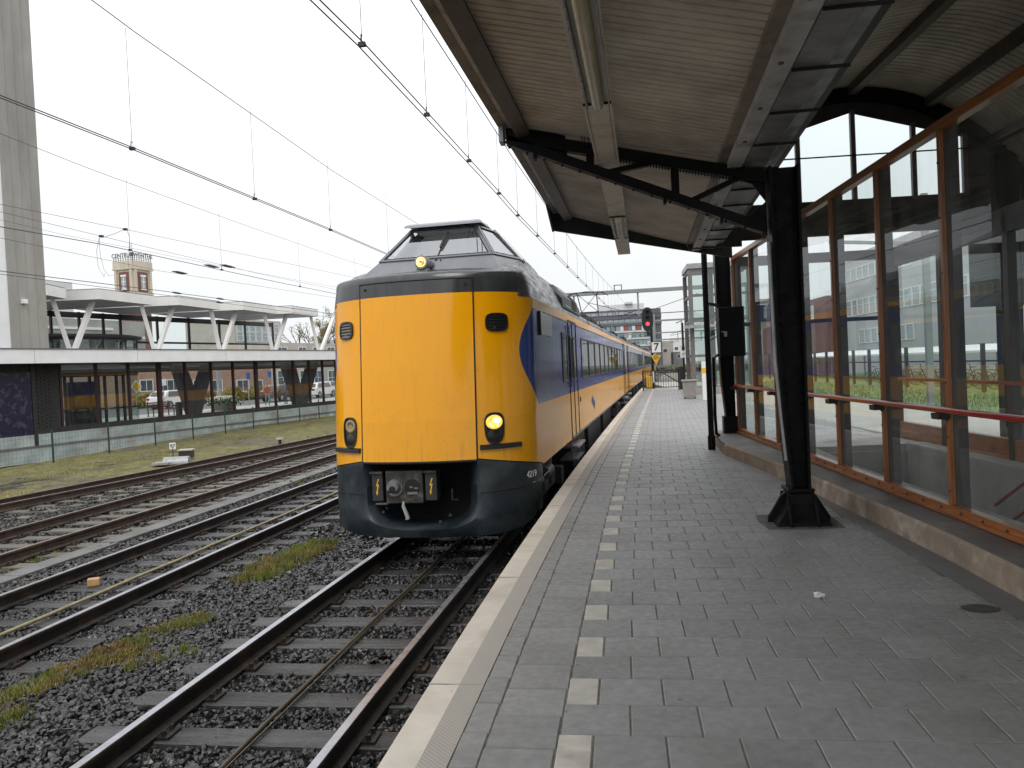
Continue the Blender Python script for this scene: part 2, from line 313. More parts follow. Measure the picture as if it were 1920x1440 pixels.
# ------------------------------------------------------------------ the line of the track (it bends gently to the right)
_ky = [-30, 0, 3.8, 6.5, 14, 30, 60, 200]; _ks = [-.0, .0, .014, .0305, .045, .055, .06, .065]
_yy = np.arange(-30, 200.01, .25); _ss = np.interp(_yy, _ky, _ks); _xx = np.concatenate([[0], np.cumsum((_ss[1:]+_ss[:-1])/2*.25)])
_xx += -1.054-np.interp(3.0, _yy, _xx)
def xe(Y): return float(np.interp(Y, _yy, _xx))           # platform edge
def xd(Y): y = Y-3.324; return -.333+.0166*y+.00145*y*y if y < 12 else -.333+.0166*12+.00145*144+(xe(Y)-xe(15.324))   # row of white tiles
def t1(Y): return xe(Y)-1.66
def t2(Y): return -6.44+.6*(xe(Y)-xe(8))
def t3(Y): return -9.62+.5*(xe(Y)-xe(15))
RAILZ = -.75; BED = -.975
# ------------------------------------------------------------------ ground
g = MB(); n = 24
for (x0, x1, y0, y1, z) in [(-900, 900, -300, 1500, -1.30)]: g.add([(x0, y0, z), (x1, y0, z), (x1, y1, z), (x0, y1, z)], [(0, 1, 2, 3)])
tag(g.build('ground', 'ground'), kind='structure')
# yard under the tracks, a gently uneven sheet
NX, NY = 90, 160; X = np.linspace(-19.6, -.9, NX); Y = np.concatenate([np.linspace(-2, 40, 120), np.linspace(41.5, 190, 40)])
V = np.zeros((NY, NX, 3)); 
for j, y in enumerate(Y):
    xr = np.where(X > -1.5, X+xe(y)+1.05, X); V[j, :, 0] = X+(xe(y)+1.05)*np.clip((X+20)/15, 0, 1); V[j, :, 1] = y
V[:, :, 2] = BED+rng.normal(0, .008, (NY, NX))
V[:, :, 2] += np.clip((-13.9-V[:, :, 0])/2.2, 0, 1)*.13
idx = np.arange(NX*NY).reshape(NY, NX)
Fq = np.stack([idx[:-1, :-1], idx[:-1, 1:], idx[1:, 1:], idx[1:, :-1]], -1).reshape(-1, 4)
tag(numpy_mesh('track_bed', V.reshape(-1, 3), Fq, 'ballast_base'), kind='structure')
# ------------------------------------------------------------------ platform
plat = thing('platform', 'grey paved station platform with white edge slabs beside the train', 'platform', kind='structure')
pm = MB()
ys = list(np.arange(-4, 50, 1.)) + [50.]
for a, b in zip(ys[:-1], ys[1:]):
    for xa0, xb0, xa1, xb1 in [(xe(a)+.05, xe(b)+.05, 3.2+min(max(a-14, 0), 3)*.9, 3.2+min(max(b-14, 0), 3)*.9)]:
        pm.add([(xa0, a, -.006), (xa1, a, -.006), (xb1, b, -.006), (xb0, b, -.006)], [(0, 1, 2, 3)])
pm.build('joint_bed', 'joint', plat)
wl = MB()
for a, b in zip(ys[:-1], ys[1:]): wl.add([(xe(a)+.06, a, -1.2), (xe(b)+.06, b, -1.2), (xe(b)+.06, b, -.05), (xe(a)+.06, a, -.05)], [(0, 1, 2, 3)])
wl.add([(xe(50)+.06, 50, -1.2), (6, 50, -1.2), (6, 50, -.012), (xe(50)+.06, 50, -.012)], [(0, 1, 2, 3)])
wl.build('platform_wall', 'concrete_dark', plat)
# a paving slab with a worn, rounded arris
def slab(w, d, th=.045, c=.0045):
    m = MB(); h = [(-w/2, -d/2), (w/2, -d/2), (w/2, d/2), (-w/2, d/2)]; k = [(-w/2+c, -d/2+c), (w/2-c, -d/2+c), (w/2-c, d/2-c), (-w/2+c, d/2-c)]
    m.add([(x, y, -th) for x, y in h]+[(x, y, -c) for x, y in h]+[(x, y, 0) for x, y in k],
          [(8, 9, 10, 11)]+[(i, (i+1) % 4, 4+(i+1) % 4, 4+i) for i in range(4)]+[(4+i, 4+(i+1) % 4, 8+(i+1) % 4, 8+i) for i in range(4)]); return m
TP = .303; W_ = TP-.0055
tile_src = None; white_src = None; bcount = 0; field = MB(); wfield = MB()
cut_cache = {}
def put_tile(cx, cy, w, white=False, near=True):
    global tile_src, white_src, bcount
    if w < .03: return
    dz = random.uniform(-.0015, .0015); ry = random.gauss(0, .002)
    if near and bcount < 296 or (near and white and cy < 20):
        key = (white, round(w, 3))
        if key not in cut_cache:
            o = slab(round(w, 3), W_).build('white_tile' if white else 'tile', 'tile_white' if white else 'tile', plat); o.location = (cx, cy, dz); cut_cache[key] = o
        else: o = inst(cut_cache[key], plat, (cx, cy, dz), ry)
        if not white: bcount += 1
    else:
        m = slab(w, W_); (wfield if white else field).add([(x+cx, y+cy, z+dz) for x, y, z in m.v], m.f)
def xg(Y): return 2.204-.045*(Y-4.945) if Y < 13.4 else (1.82+(Y-13.4)*3 if Y < 14.4 else min(4.8, 4.8))
for k in range(-4, 152):
    ya = 3.324+k*TP; yc = ya+TP/2
    if ya > 48.6: break
    x = xd(yc); white = k % 2 != 0; near = yc < 18
    put_tile(x-.002-TP/2-.003, yc-.13, W_, False, near)
    xa = xe(yc)+.293; xb = x-TP-.004
    put_tile((xa+xb)/2, yc, xb-xa-.004, False, near)
    if white: put_tile(x+.0735, yc, .144, True, near); x += .1515
    xr = xg(yc)
    while x < xr-.02:
        w = min(TP, xr-x); put_tile(x+w/2, yc, w-.0055, False, near); x += TP
if field.v: tag(field.build('tile_field', 'tile', plat, recalc=False), kind='stuff')
if wfield.v: tag(wfield.build('white_tile_field', 'tile_white', plat, recalc=False), kind='stuff')
# edge slabs, smooth white nosing and a ribbed strip behind it
m = bpy.data.materials.new('edge_ribbed'); m.use_nodes = True; t = m.node_tree; b = t.nodes['Principled BSDF']; b.inputs['Roughness'].default_value = .65
tcx = t.nodes.new('ShaderNodeTexCoord'); mpn = t.nodes.new('ShaderNodeMapping'); mpn.inputs['Rotation'].default_value = (0, 0, math.radians(45)); mpn.inputs['Scale'].default_value = (110, 110, 110)
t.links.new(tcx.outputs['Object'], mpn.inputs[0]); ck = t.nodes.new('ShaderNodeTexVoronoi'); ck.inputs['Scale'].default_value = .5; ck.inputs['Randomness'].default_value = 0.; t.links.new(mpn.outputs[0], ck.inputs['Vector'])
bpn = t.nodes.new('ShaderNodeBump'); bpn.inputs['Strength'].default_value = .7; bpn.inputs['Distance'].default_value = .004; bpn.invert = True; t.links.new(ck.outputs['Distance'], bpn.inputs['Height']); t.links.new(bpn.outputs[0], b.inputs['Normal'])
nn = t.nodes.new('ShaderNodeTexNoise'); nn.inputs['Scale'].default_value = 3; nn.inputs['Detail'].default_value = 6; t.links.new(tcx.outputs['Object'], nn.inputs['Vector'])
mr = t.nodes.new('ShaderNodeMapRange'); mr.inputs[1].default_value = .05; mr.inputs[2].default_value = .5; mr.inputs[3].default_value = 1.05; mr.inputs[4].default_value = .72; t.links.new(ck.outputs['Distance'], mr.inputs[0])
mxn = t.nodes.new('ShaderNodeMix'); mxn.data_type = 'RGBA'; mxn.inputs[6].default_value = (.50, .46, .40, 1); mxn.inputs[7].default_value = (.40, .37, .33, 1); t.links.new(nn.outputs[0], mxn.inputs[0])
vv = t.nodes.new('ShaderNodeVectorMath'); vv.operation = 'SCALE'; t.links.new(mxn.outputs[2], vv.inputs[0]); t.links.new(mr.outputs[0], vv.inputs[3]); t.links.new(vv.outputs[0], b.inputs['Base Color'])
MT['edge_ribbed'] = m
for k in range(-6, 45):
    a = 3.84+k*1.0; bb_ = a+.994
    if bb_ > 49.9: break
    e = MB(); c = .012; A0, B0 = xe(a), xe(bb_)
    prof = [(-.0, -.16), (-.0, -c), (c, 0), (.163, 0)]
    e.loft([[(A0+x, a, z) for x, z in prof], [(B0+x, bb_, z) for x, z in prof]], False, False, 0)
    prof2 = [(.163, 0), (.289, -.001), (.289, -.10), (0, -.16)]
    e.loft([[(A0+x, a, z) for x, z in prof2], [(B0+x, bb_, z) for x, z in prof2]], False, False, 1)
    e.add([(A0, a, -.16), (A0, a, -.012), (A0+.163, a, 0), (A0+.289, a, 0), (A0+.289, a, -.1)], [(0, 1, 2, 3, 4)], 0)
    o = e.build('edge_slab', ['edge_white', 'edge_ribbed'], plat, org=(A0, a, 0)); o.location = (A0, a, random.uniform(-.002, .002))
# gutter strip beside the shelter kerb
kerb_pts = [(2.50, -1), (2.43, 3.5), (2.391, 5.26), (2.359, 6.2), (2.281, 7.285), (2.103, 9.334), (1.85, 11.4), (1.60, 13.2)]
kx = lambda Y: float(np.interp(Y, [p[1] for p in kerb_pts], [p[0] for p in kerb_pts]))
gm = MB(); gy = np.arange(-1, 13.3, .5)
for a, b_ in zip(gy[:-1], gy[1:]): gm.add([(xg(a)-.005, a, -.002), (kx(a)+.03, a, -.002), (kx(b_)+.03, b_, -.002), (xg(b_)-.005, b_, -.002)], [(0, 1, 2, 3)])
gm.build('gutter_strip', 'gutter', plat)
# ------------------------------------------------------------------ tracks
RP = [(-.070, 0), (.070, 0), (.070, .012), (.012, .030), (.010, .115), (.034, .122), (.036, .150), (.030, .159), (-.030, .159), (-.036, .150), (-.034, .122), (-.010, .115), (-.012, .030), (-.070, .012)]
def rail(path, parent, side='rail_side', top='rail_top', z=RAILZ):
    r = MB(); rings = []
    for i, (x, y) in enumerate(path):
        x0, y0 = path[max(i-1, 0)]; x1, y1 = path[min(i+1, len(path)-1)]; d = np.array([x1-x0, y1-y0]); d /= np.linalg.norm(d); nx, ny = d[1], -d[0]
        rings.append([(x+nx*p, y+ny*p, z-.159+q) for p, q in RP])
    n = len(RP); vs = [p for q in rings for p in q]
    for i in range(len(rings)-1):
        pass
    fs, ms = [], []
    for i in range(len(rings)-1):
        for k in range(n):
            k2 = (k+1) % n; fs.append((i*n+k, i*n+k2, (i+1)*n+k2, (i+1)*n+k)); ms.append(1 if k == 7 else 0)
    r.add(vs, fs); r.m = ms
    return r.build('rail', [side, top], parent, smooth=None)
SLEEP = {}
def sleepers(parent, cx, y0, y1, pitch, mname, L=2.55, w=.25, z=RAILZ-.172, near=45):
    src = None; far = MB(); y = y0; plates = MB()
    while y < y1:
        SLEEP.setdefault(cx, []).append(y); w2 = w*random.uniform(.94, 1.05); ang = random.gauss(0, .008); x = cx(y)+random.gauss(0, .015); dz = random.uniform(-.008, .004)
        if y < near:
            if src is None or random.random() < .25:
                m = MB(); nseg = 10; rings = []
                for i in range(nseg+1):
                    q = -L/2+L*i/nseg; a = random.uniform(-.004, .004); c = .012
                    rings.append([(q, -w2/2+a, -.14), (q, -w2/2+a, -c), (q, -w2/2+c+a, random.uniform(-.003, .002)), (q, random.uniform(-.02, .02), random.uniform(-.007, .001)), (q, w2/2-c+a, random.uniform(-.003, .002)), (q, w2/2+a, -c), (q, w2/2+a, -.14)])
                m.loft(rings, True, True); src = m.build('sleeper', mname, parent, smooth=40); o = src; o.location = (x, y, z+dz); o.rotation_euler = (0, 0, ang)
            else: o = inst(src, parent, (x, y, z+dz), ang)
        else: far.box((x, y, z-.06), (L, w, .13))
        if y < 24:
            for s in (-.753, .753):
                plates.box((cx(y)+s, y, z+.008), (.32, .17, .022))
                for q in (-.11, .11): plates.tube([(cx(y)+s+q, y+.05, z+.01), (cx(y)+s+q, y+.05, z+.055)], .017, 6); plates.tube([(cx(y)+s+q, y-.05, z+.01), (cx(y)+s+q, y-.05, z+.055)], .017, 6)
        y += pitch*random.uniform(.97, 1.03)
    if far.v: tag(far.build('sleeper_row', mname, parent), kind='stuff')
    if plates.v: tag(plates.build('fastening', 'rail_side', parent), kind='stuff')
ysamp = np.concatenate([np.arange(-2, 40, 1.5), np.arange(41, 190, 5)])
TRK = [('t1', t1, 'railway track running under the train beside the platform', 'rail_side', 'rail_top', 'sleeper'),
       ('t2', t2, 'railway track with shiny rails next to the train, cable along its middle', 'rail_side', 'rail_top', 'sleeper'),
       ('t3', t3, 'rusty railway track with light sleepers, third from the platform', 'rail_rust', 'rail_top_dull', 'sleeper_old')]
for nm_, fx, lab, sd_, tp_, sl in TRK:
    tr = thing('railway_track', lab, 'track', kind='structure', group='railway tracks')
    for s in (-.753, .753): rail([(fx(y)+s, y) for y in ysamp], tr, sd_, tp_)
    sleepers(tr, fx, 1.1+.63*.4, 120, .63, sl)
tr = thing('railway_track', 'siding that joins the rusty track by the grass strip', 'track', kind='structure', group='railway tracks')
ra = [(-16.0, -1), (-14.9, 7), (-13.57, 15.3), (-12.84, 20.7), (-11.71, 30.9), (-10.6, 42), (-9.6, 56), (-8.6, 72)]
rb = [(-14.7, -1), (-13.9, 7), (-12.95, 14.6), (-12.1, 19.5), (-10.73, 28.4), (-9.3, 42), (-8.1, 56), (-7.1, 72)]
for pth in (ra, rb):
    py = np.arange(-1, 72, 2.); rail([(float(np.interp(y, [p[1] for p in pth], [p[0] for p in pth])), y) for y in py], tr, 'rail_rust', 'rail_top_dull', RAILZ+.0)
tm = lambda Y: float(np.interp(Y, [p[1] for p in ra], [p[0] for p in ra]))+.75
sleepers(tr, tm, 3, 60, .65, 'sleeper_old', 2.4)
# cable trough lids between the second and third track
ct = thing('cable_trough', 'row of grey concrete cable trough lids between two tracks', 'cable trough', (-8.28, 0, 0), kind='structure')
src = None
for k in range(60):
    y = 2+k*1.0; x = -8.36+.02*(y-8)
    if src is None: src = MB().box((0, 0, 0), (.34, .985, .06)).build('trough_lid', 'trough', ct, bevel=.008); src.location = (x+8.28, y, BED+.035)
    else: inst(src, ct, (x+8.28+random.gauss(0, .006), y, BED+.035+random.gauss(0, .004)), -.02+random.gauss(0, .006))
# ------------------------------------------------------------------ ballast stones
def ico():
    p = (1+5**.5)/2
    v = np.array([(-1, p, 0), (1, p, 0), (-1, -p, 0), (1, -p, 0), (0, -1, p), (0, 1, p), (0, -1, -p), (0, 1, -p), (p, 0, -1), (p, 0, 1), (-p, 0, -1), (-p, 0, 1)], float)/math.sqrt(1+p*p)
    f = [(0, 11, 5), (0, 5, 1), (0, 1, 7), (0, 7, 10), (0, 10, 11), (1, 5, 9), (5, 11, 4), (11, 10, 2), (10, 7, 6), (7, 1, 8), (3, 9, 4), (3, 4, 2), (3, 2, 6), (3, 6, 8), (3, 8, 9), (4, 9, 5), (2, 4, 11), (6, 2, 10), (8, 6, 7), (9, 8, 1)]
    return v, np.array(f)
IV, IF = ico()
CV = np.array([(x, y, z) for x in (-1, 1) for y in (-1, 1) for z in (-1, 1)], float)*.62
CF_ = np.array([(0, 1, 3), (0, 3, 2), (4, 6, 7), (4, 7, 5), (0, 4, 5), (0, 5, 1), (2, 3, 7), (2, 7, 6), (0, 2, 6), (0, 6, 4), (1, 5, 7), (1, 7, 3)])
def rand_rot(n):
    q = rng.normal(size=(n, 4)); q /= np.linalg.norm(q, axis=1)[:, None]; a, b, c, d = q.T
    return np.stack([np.stack([1-2*(c*c+d*d), 2*(b*c-a*d), 2*(b*d+a*c)], -1), np.stack([2*(b*c+a*d), 1-2*(b*b+d*d), 2*(c*d-a*b)], -1), np.stack([2*(b*d-a*c), 2*(c*d+a*b), 1-2*(b*b+c*c)], -1)], 1)
def scatter(P, size, BV, BF):
    n = len(P); nv = len(BV)
    sc = size[:, None]*rng.uniform(.65, 1.3, (n, 3)); loc = BV[None]*(1+rng.uniform(-.28, .28, (n, nv, 1)))*sc[:, None, :]
    V = np.einsum('nij,nvj->nvi', rand_rot(n), loc)+P[:, None, :]
    Fx = BF[None]+(np.arange(n)*nv)[:, None, None]
    return V.reshape(-1, 3), Fx.reshape(-1, 3)
def near_track(x, y):
    d = np.full(len(x), 9.); Z = np.full(len(x), BED+.012)
    for fx in (t1, t2, t3):
        c = np.interp(y, ysamp, [fx(q) for q in ysamp]); a = np.abs(x-c); Z = np.where(a < 1.5, BED+.012, Z)
        d = np.minimum(d, np.minimum(np.abs(a-.753), 9))
    return d, Z
def bed_pts(n, y0, y1, x0, x1, power=1.):
    y = y0+(y1-y0)*rng.random(n)**power; x = x0+(x1-x0)*rng.random(n)
    lim = np.interp(y, ysamp, [xe(q) for q in ysamp]); d, Z = near_track(x, y)
    keep = (x < lim-.02) & (d > .06)
    for fx in (t1, t2, t3):
        sl = np.array(SLEEP[fx]); c = np.interp(y, ysamp, [fx(q) for q in ysamp]); i = np.clip(np.searchsorted(sl, y), 1, len(sl)-1); dy = np.minimum(np.abs(sl[i]-y), np.abs(sl[i-1]-y)); a = np.abs(x-c)
        keep &= ~((a < np.where(fx is t2, 1.12, 1.24)) & (dy < .135) & (rng.random(n) > .05))
    z = Z+rng.normal(0, .012, n)
    return np.stack([x, y, z], 1)[keep]
Pn = bed_pts(86000, 3.0, 11.5, -7.9, -.9, 1.25)
Pn = Pn[(Pn[:, 0] > -7.4) | (Pn[:, 1] > 7)]
Pf = bed_pts(42000, 9.5, 40, -13.5, -.6, 1.35)
Vn, Fn = scatter(Pn, rng.uniform(.014, .037, len(Pn)), IV, IF)
Vf, Ff = scatter(Pf, rng.uniform(.022, .042, len(Pf)), CV, CF_)
tag(numpy_mesh('ballast', np.concatenate([Vn, Vf]), np.concatenate([Fn, Ff+len(Vn)]), 'stone'), 'dark wet crushed stone ballast between and around the tracks', kind='stuff')
Pb = bed_pts(15000, 9., 34, -14.5, -7.6, 1.2)
Vb, Fb = scatter(Pb, rng.uniform(.016, .036, len(Pb)), CV, CF_)
tag(numpy_mesh('ballast', Vb, Fb, 'stone_brown'), 'lighter brown gravel around the rusty third track', kind='stuff')
# ------------------------------------------------------------------ grass
def blades(P, h, w=.006, lean=.5):
    n = len(P); a = rng.uniform(0, 2*math.pi, n); hh = h*rng.uniform(.5, 1.15, n); l = lean*hh*rng.uniform(.2, 1, n); b = rng.uniform(0, 2*math.pi, n)
    dx = np.stack([np.cos(a), np.sin(a), 0*a], 1)*w; tip = P+np.stack([np.cos(b)*l, np.sin(b)*l, hh], 1); mid = P+np.stack([np.cos(b)*l*.3, np.sin(b)*l*.3, hh*.55], 1)
    V = np.stack([P-dx, P+dx, mid+dx*.7, tip, mid-dx*.7], 1).reshape(-1, 3); i = np.arange(n)[:, None]*5
    F = np.concatenate([i+np.array([[0, 1, 2]]), i+np.array([[0, 2, 4]]), i+np.array([[4, 2, 3]])]); return V, F
def patch(px, py, rx, ry, n, ang=0):
    c = onz(px, py, BED+.02); nc = max(5, n//55); r = np.sqrt(rng.random(nc)); th = rng.uniform(0, 2*math.pi, nc)
    wt = rng.random(nc)**2+.05; ci = rng.choice(nc, n, p=wt/wt.sum()); sg = .022+.03*rng.random(nc)
    x = (r*np.cos(th)*rx)[ci]+rng.normal(0, 1, n)*sg[ci]; y = (r*np.sin(th)*ry)[ci]+rng.normal(0, 1, n)*sg[ci]*1.5
    return np.stack([c[0]+x*math.cos(ang)-y*math.sin(ang), c[1]+x*math.sin(ang)+y*math.cos(ang), np.full(n, BED+.01)], 1)
def grass_obj(patches, label, m, h=.12, w=.005):
    P = np.concatenate([patch(*p) for p in patches]); V, F = blades(P, h, w); return tag(numpy_mesh('grass', V, F, m), label, kind='stuff')
grass_obj([(545, 1052, .30, 1.05, 4200, .02), (470, 1078, .22, .45, 900), (600, 1030, .2, .4, 900)], 'green and yellow grass tuft growing in the ballast just before the train', 'grass')
grass_obj([(355, 1170, .16, .26, 1500), (290, 1192, .18, .3, 900), (225, 1225, .24, .33, 2600), (140, 1262, .2, .3, 1800), (70, 1290, .16, .22, 1200), (20, 1310, .14, .2, 900), (330, 1235, .15, .2, 300), (30, 1340, .12, .15, 500), (10, 1360, .1, .12, 300), (275, 1240, .12, .2, 350)], 'scattered grass tufts in the ballast between the first two tracks', 'grass', .075)
grass_obj([(60, 1052, .12, .9, 900), (290, 985, .12, 1.6, 1500), (120, 1040, .1, .5, 400)], 'thin strip of grass along the concrete cable trough', 'grass', .05)
grass_obj([(640, 870, .25, 3.0, 1500), (600, 888, .2, 2.0, 800)], 'grass tufts beside the nose of the train', 'grass', .07, .008)
ns = 17000; y = 9+36*rng.random(ns)**.8
edge_a = np.interp(y, [p[1] for p in ra], [p[0] for p in ra])-1.0
x = edge_a-(edge_a+18.3)*rng.random(ns); zz = BED+.0+np.clip((-13.9-x)/2.2, 0, 1)*.13
V, F = blades(np.stack([x, y, zz], 1), .055, .010); tag(numpy_mesh('grass', V, F, 'grass'), 'mossy yellow green grass strip between the siding and the station wall', kind='stuff')
ms = MB(); yq = np.arange(-1, 60, 1.5)
for a, b_ in zip(yq[:-1], yq[1:]):
    f_ = lambda Y: float(np.interp(Y, [p[1] for p in ra], [p[0] for p in ra]))-.85
    za = BED+.14
    ms.add([(-19.4, a, za+.02), (-16.4, a, za), (f_(a), a, BED+.03), (f_(b_), b_, BED+.03), (-16.4, b_, za), (-19.4, b_, za+.02)], [(0, 1, 4, 5), (1, 2, 3, 4)])
tag(ms.build('moss_ground', 'moss'), 'mossy ground beside the siding', kind='structure')
# loose bits on and by the platform
def rock(name, label, cat, c, s, m, seed):
    r2 = np.random.default_rng(seed); v = IV*(1+r2.uniform(-.3, .3, (12, 1)))*np.array(s); o = MB().add(v, IF.tolist()).build(name, m, smooth=None); o.location = tuple(c); return tag(o, label, cat)
p = onz(1536, 1120, 0); cr = MB()
for k in range(5):
    v = IV*(1+rng.uniform(-.4, .4, (12, 1)))*np.array([.022, .018, .012])+np.array([random.uniform(-.022, .022), random.uniform(-.012, .012), .012+.004*k]); cr.add(v, IF.tolist())
cr.add([(-.03, -.02, .006), (.035, -.015, .004), (.04, .012, .02), (.005, .02, .012), (-.03, .012, .018)], [(0, 1, 2, 3, 4)])
o = cr.build('crumpled_paper', 'paper'); o.location = tuple(p); tag(o, 'crumpled white paper lying on the grey paving', 'litter')
p = onz(1838, 1141, 0.002); st_ = MB(); r2 = np.random.default_rng(5)
st_.add([(math.cos(a)*.11*(1+r2.uniform(-.1, .1)), math.sin(a)*.075*(1+r2.uniform(-.1, .1)), .003) for a in np.linspace(0, 6.28, 28)[:-1]], [tuple(range(27))])
o = st_.build('oil_stain', 'stain'); o.location = tuple(p); tag(o, 'dark oily stain on the paving beside the shelter gutter', 'stain')
rock('stone', 'pale lump of rock lying beside the rusty rail at the far left', 'stone', onz(80, 957, BED+.03), (.30, .13, .07), 'stone_brown', 3)
rock('stone', 'brown stone lying in the ballast right of the cable track', 'stone', onz(325, 1129, BED+.03), (.05, .045, .04), 'kerb', 4)
o = MB().box((0, 0, 0), (.14, .11, .09)).build('wood_block', 'sign_yellow', bevel=.008); MT['blockwood'] = mat('blockwood', (.42, .26, .11), .7, var=.2, vs=12); o.data.materials[0] = MT['blockwood']
q = onz(176, 1096, RAILZ-.16); o.location = (q[0], q[1], RAILZ-.125); o.rotation_euler = (0, 0, .5); tag(o, 'small yellowish wooden block on a sleeper of the second track', 'block')
c2 = MB().tube([(-6.36+.6*(xe(y)-xe(8))+random.gauss(0, .01), y, RAILZ-.145+random.gauss(0, .004)) for y in np.arange(-1, 45, .8)], .022, 8)
tag(c2.build('cable', 'cable_beige', smooth=60), 'beige cable lying along the sleepers of the second track', 'cable')
c1 = MB().tube([(t1(y)+.02+random.gauss(0, .006), y, RAILZ-.150+random.gauss(0, .003)) for y in np.arange(-1, 12, .8)], .017, 8); c1.tube([(t1(y)+.055+random.gauss(0, .005), y, RAILZ-.152) for y in np.arange(-1, 12, .8)], .008, 6)
tag(c1.build('cable', 'cable_dark', smooth=60), 'dark brown cable running along the middle of the track before the train', 'cable')
# ------------------------------------------------------------------ train
HW, DP, NE = 1.38, .95, 2.3
_th = np.linspace(0, math.pi/2, 400); _pu = HW*np.sin(_th)**(2/NE); _pv = DP*(1-np.cos(_th)**(2/NE))
_pw = np.concatenate([[0], np.cumsum(np.hypot(np.diff(_pu), np.diff(_pv)))]); LC = _pw[-1]
def plan(w):
    a = abs(w); s = 1 if w >= 0 else -1
    if a >= LC: return s*HW, DP+a-LC
    return s*float(np.interp(a, _pw, _pu)), float(np.interp(a, _pw, _pv))
def w_of_v(v): return float(np.interp(v, _pv, _pw)) if v < DP else LC+v-DP
def w_of_u(u): return float(np.interp(u, _pu, _pw))
def face(w, z, off=0.):
    u, v = plan(w); k = max(0, 1-v/DP)
    zf = max(0., z-.45)/2.1
    v += .17*k*zf+.26*zf*(abs(u)/HW)**3*max(0., 1-v/1.7)
    if z < -.2: v += .12*k*((-.2-z)/.3)**2
    if off:
        u2, v2 = plan(w+.01); u1, v1 = plan(w-.01); n = np.array([v2-v1, -(u2-u1)]); n /= np.linalg.norm(n); u += n[0]*off; v += n[1]*off
    return np.array([u, v, z])
def face_frame(w, z):
    a = face(w-.02, z); b = face(w+.02, z); x = b-a; x /= np.linalg.norm(x); c = face(w, z+.03)-face(w, z-.03); c /= np.linalg.norm(c); n = np.cross(x, c); return x, c, n/np.linalg.norm(n)
def train_paint():
    m = bpy.data.materials.new('train_paint'); m.use_nodes = True; t = m.node_tree; b = t.nodes['Principled BSDF']; L = t.links.new
    def N(ty, **k):
        n = t.nodes.new(ty)
        for a, c in k.items(): setattr(n, a, c)
        return n
    def mth(op, a, c=None, d=None):
        n = N('ShaderNodeMath', operation=op)
        for i, q in enumerate((a, c, d)):
            if q is None: continue
            if isinstance(q, (int, float)): n.inputs[i].default_value = q
            else: L(q, n.inputs[i])
        return n.outputs[0]
    tcn = N('ShaderNodeTexCoord'); s = N('ShaderNodeSeparateXYZ'); L(tcn.outputs['Object'], s.inputs[0]); y, z = s.outputs[1], s.outputs[2]
    dz = mth('SUBTRACT', z, 1.76); arc = mth('MULTIPLY_ADD', mth('MULTIPLY', dz, dz), 1.0, .60)
    blue = mth('MULTIPLY', mth('MULTIPLY', mth('GREATER_THAN', z, 1.09), mth('LESS_THAN', z, 2.37)), mth('GREATER_THAN', y, arc))
    dark = mth('GREATER_THAN', z, 2.555)
    nz = N('ShaderNodeTexNoise'); nz.inputs['Scale'].default_value = .8; nz.inputs['Detail'].default_value = 6; L(tcn.outputs['Object'], nz.inputs['Vector'])
    mp = N('ShaderNodeMapping'); mp.inputs['Scale'].default_value = (9, 9, .7); L(tcn.outputs['Object'], mp.inputs[0])
    n2 = N('ShaderNodeTexNoise'); n2.inputs['Scale'].default_value = 1.; n2.inputs['Detail'].default_value = 6; L(mp.outputs[0], n2.inputs['Vector'])
    def mix(f, a, c):
        n = N('ShaderNodeMix', data_type='RGBA')
        if isinstance(f, (int, float)): n.inputs[0].default_value = f
        else: L(f, n.inputs[0])
        for i, q in ((6, a), (7, c)):
            if isinstance(q, tuple): n.inputs[i].default_value = (*q, 1)
            else: L(q, n.inputs[i])
        return n.outputs[2]
    def rng_(v, a, c, d, e):
        n = N('ShaderNodeMapRange'); L(v, n.inputs[0])
        for i, q in zip((1, 2, 3, 4), (a, c, d, e)): n.inputs[i].default_value = q
        return n.outputs[0]
    yel = mix(rng_(nz.outputs[0], .35, .7, 0, 1), (.90, .385, .001), (.86, .355, .001))
    # lower band a shade darker, as on the real front
    yel = mix(mth('MULTIPLY', mth('LESS_THAN', z, .985), .16), yel, (.58, .27, .006))
    # grime film: heavier on the flanks and low down
    side = rng_(y, .5, 1.2, .0, 1.)
    film = mth('MULTIPLY', mth('MULTIPLY', rng_(n2.outputs[0], .3, .8, .10, .38), side), rng_(z, .2, 1.6, .95, .45))
    yel = mix(film, yel, (.45, .27, .09))
    blu = mix(rng_(nz.outputs[0], .3, .7, 0, 1), (.009, .030, .21), (.014, .038, .20)); blu = mix(mth('MULTIPLY', film, .2), blu, (.07, .09, .15))
    gr = mix(rng_(n2.outputs[0], .35, .7, 0, 1), (.030, .033, .037), (.055, .057, .06))
    vor = N('ShaderNodeTexVoronoi'); vor.inputs['Scale'].default_value = 16; L(tcn.outputs['Object'], vor.inputs['Vector'])
    spk = mth('MULTIPLY', mth('LESS_THAN', vor.outputs['Distance'], .10), rng_(nz.outputs[0], .40, .55, 0, .7)); yel = mix(spk, yel, (.14, .085, .015))
    n5 = N('ShaderNodeTexNoise'); n5.inputs['Scale'].default_value = 2.2; n5.inputs['Detail'].default_value = 9; n5.inputs['Roughness'].default_value = .7; L(tcn.outputs['Object'], n5.inputs['Vector'])
    yel = mix(mth('MULTIPLY', rng_(n5.outputs[0], .48, .72, 0, .22), rng_(z, .4, 2.4, 1., .55)), yel, (.52, .25, .03))
    mp5 = N('ShaderNodeMapping'); mp5.inputs['Scale'].default_value = (22, 22, .5); L(tcn.outputs['Object'], mp5.inputs[0]); n6 = N('ShaderNodeTexNoise'); n6.inputs['Scale'].default_value = 1.; n6.inputs['Detail'].default_value = 3; L(mp5.outputs[0], n6.inputs['Vector'])
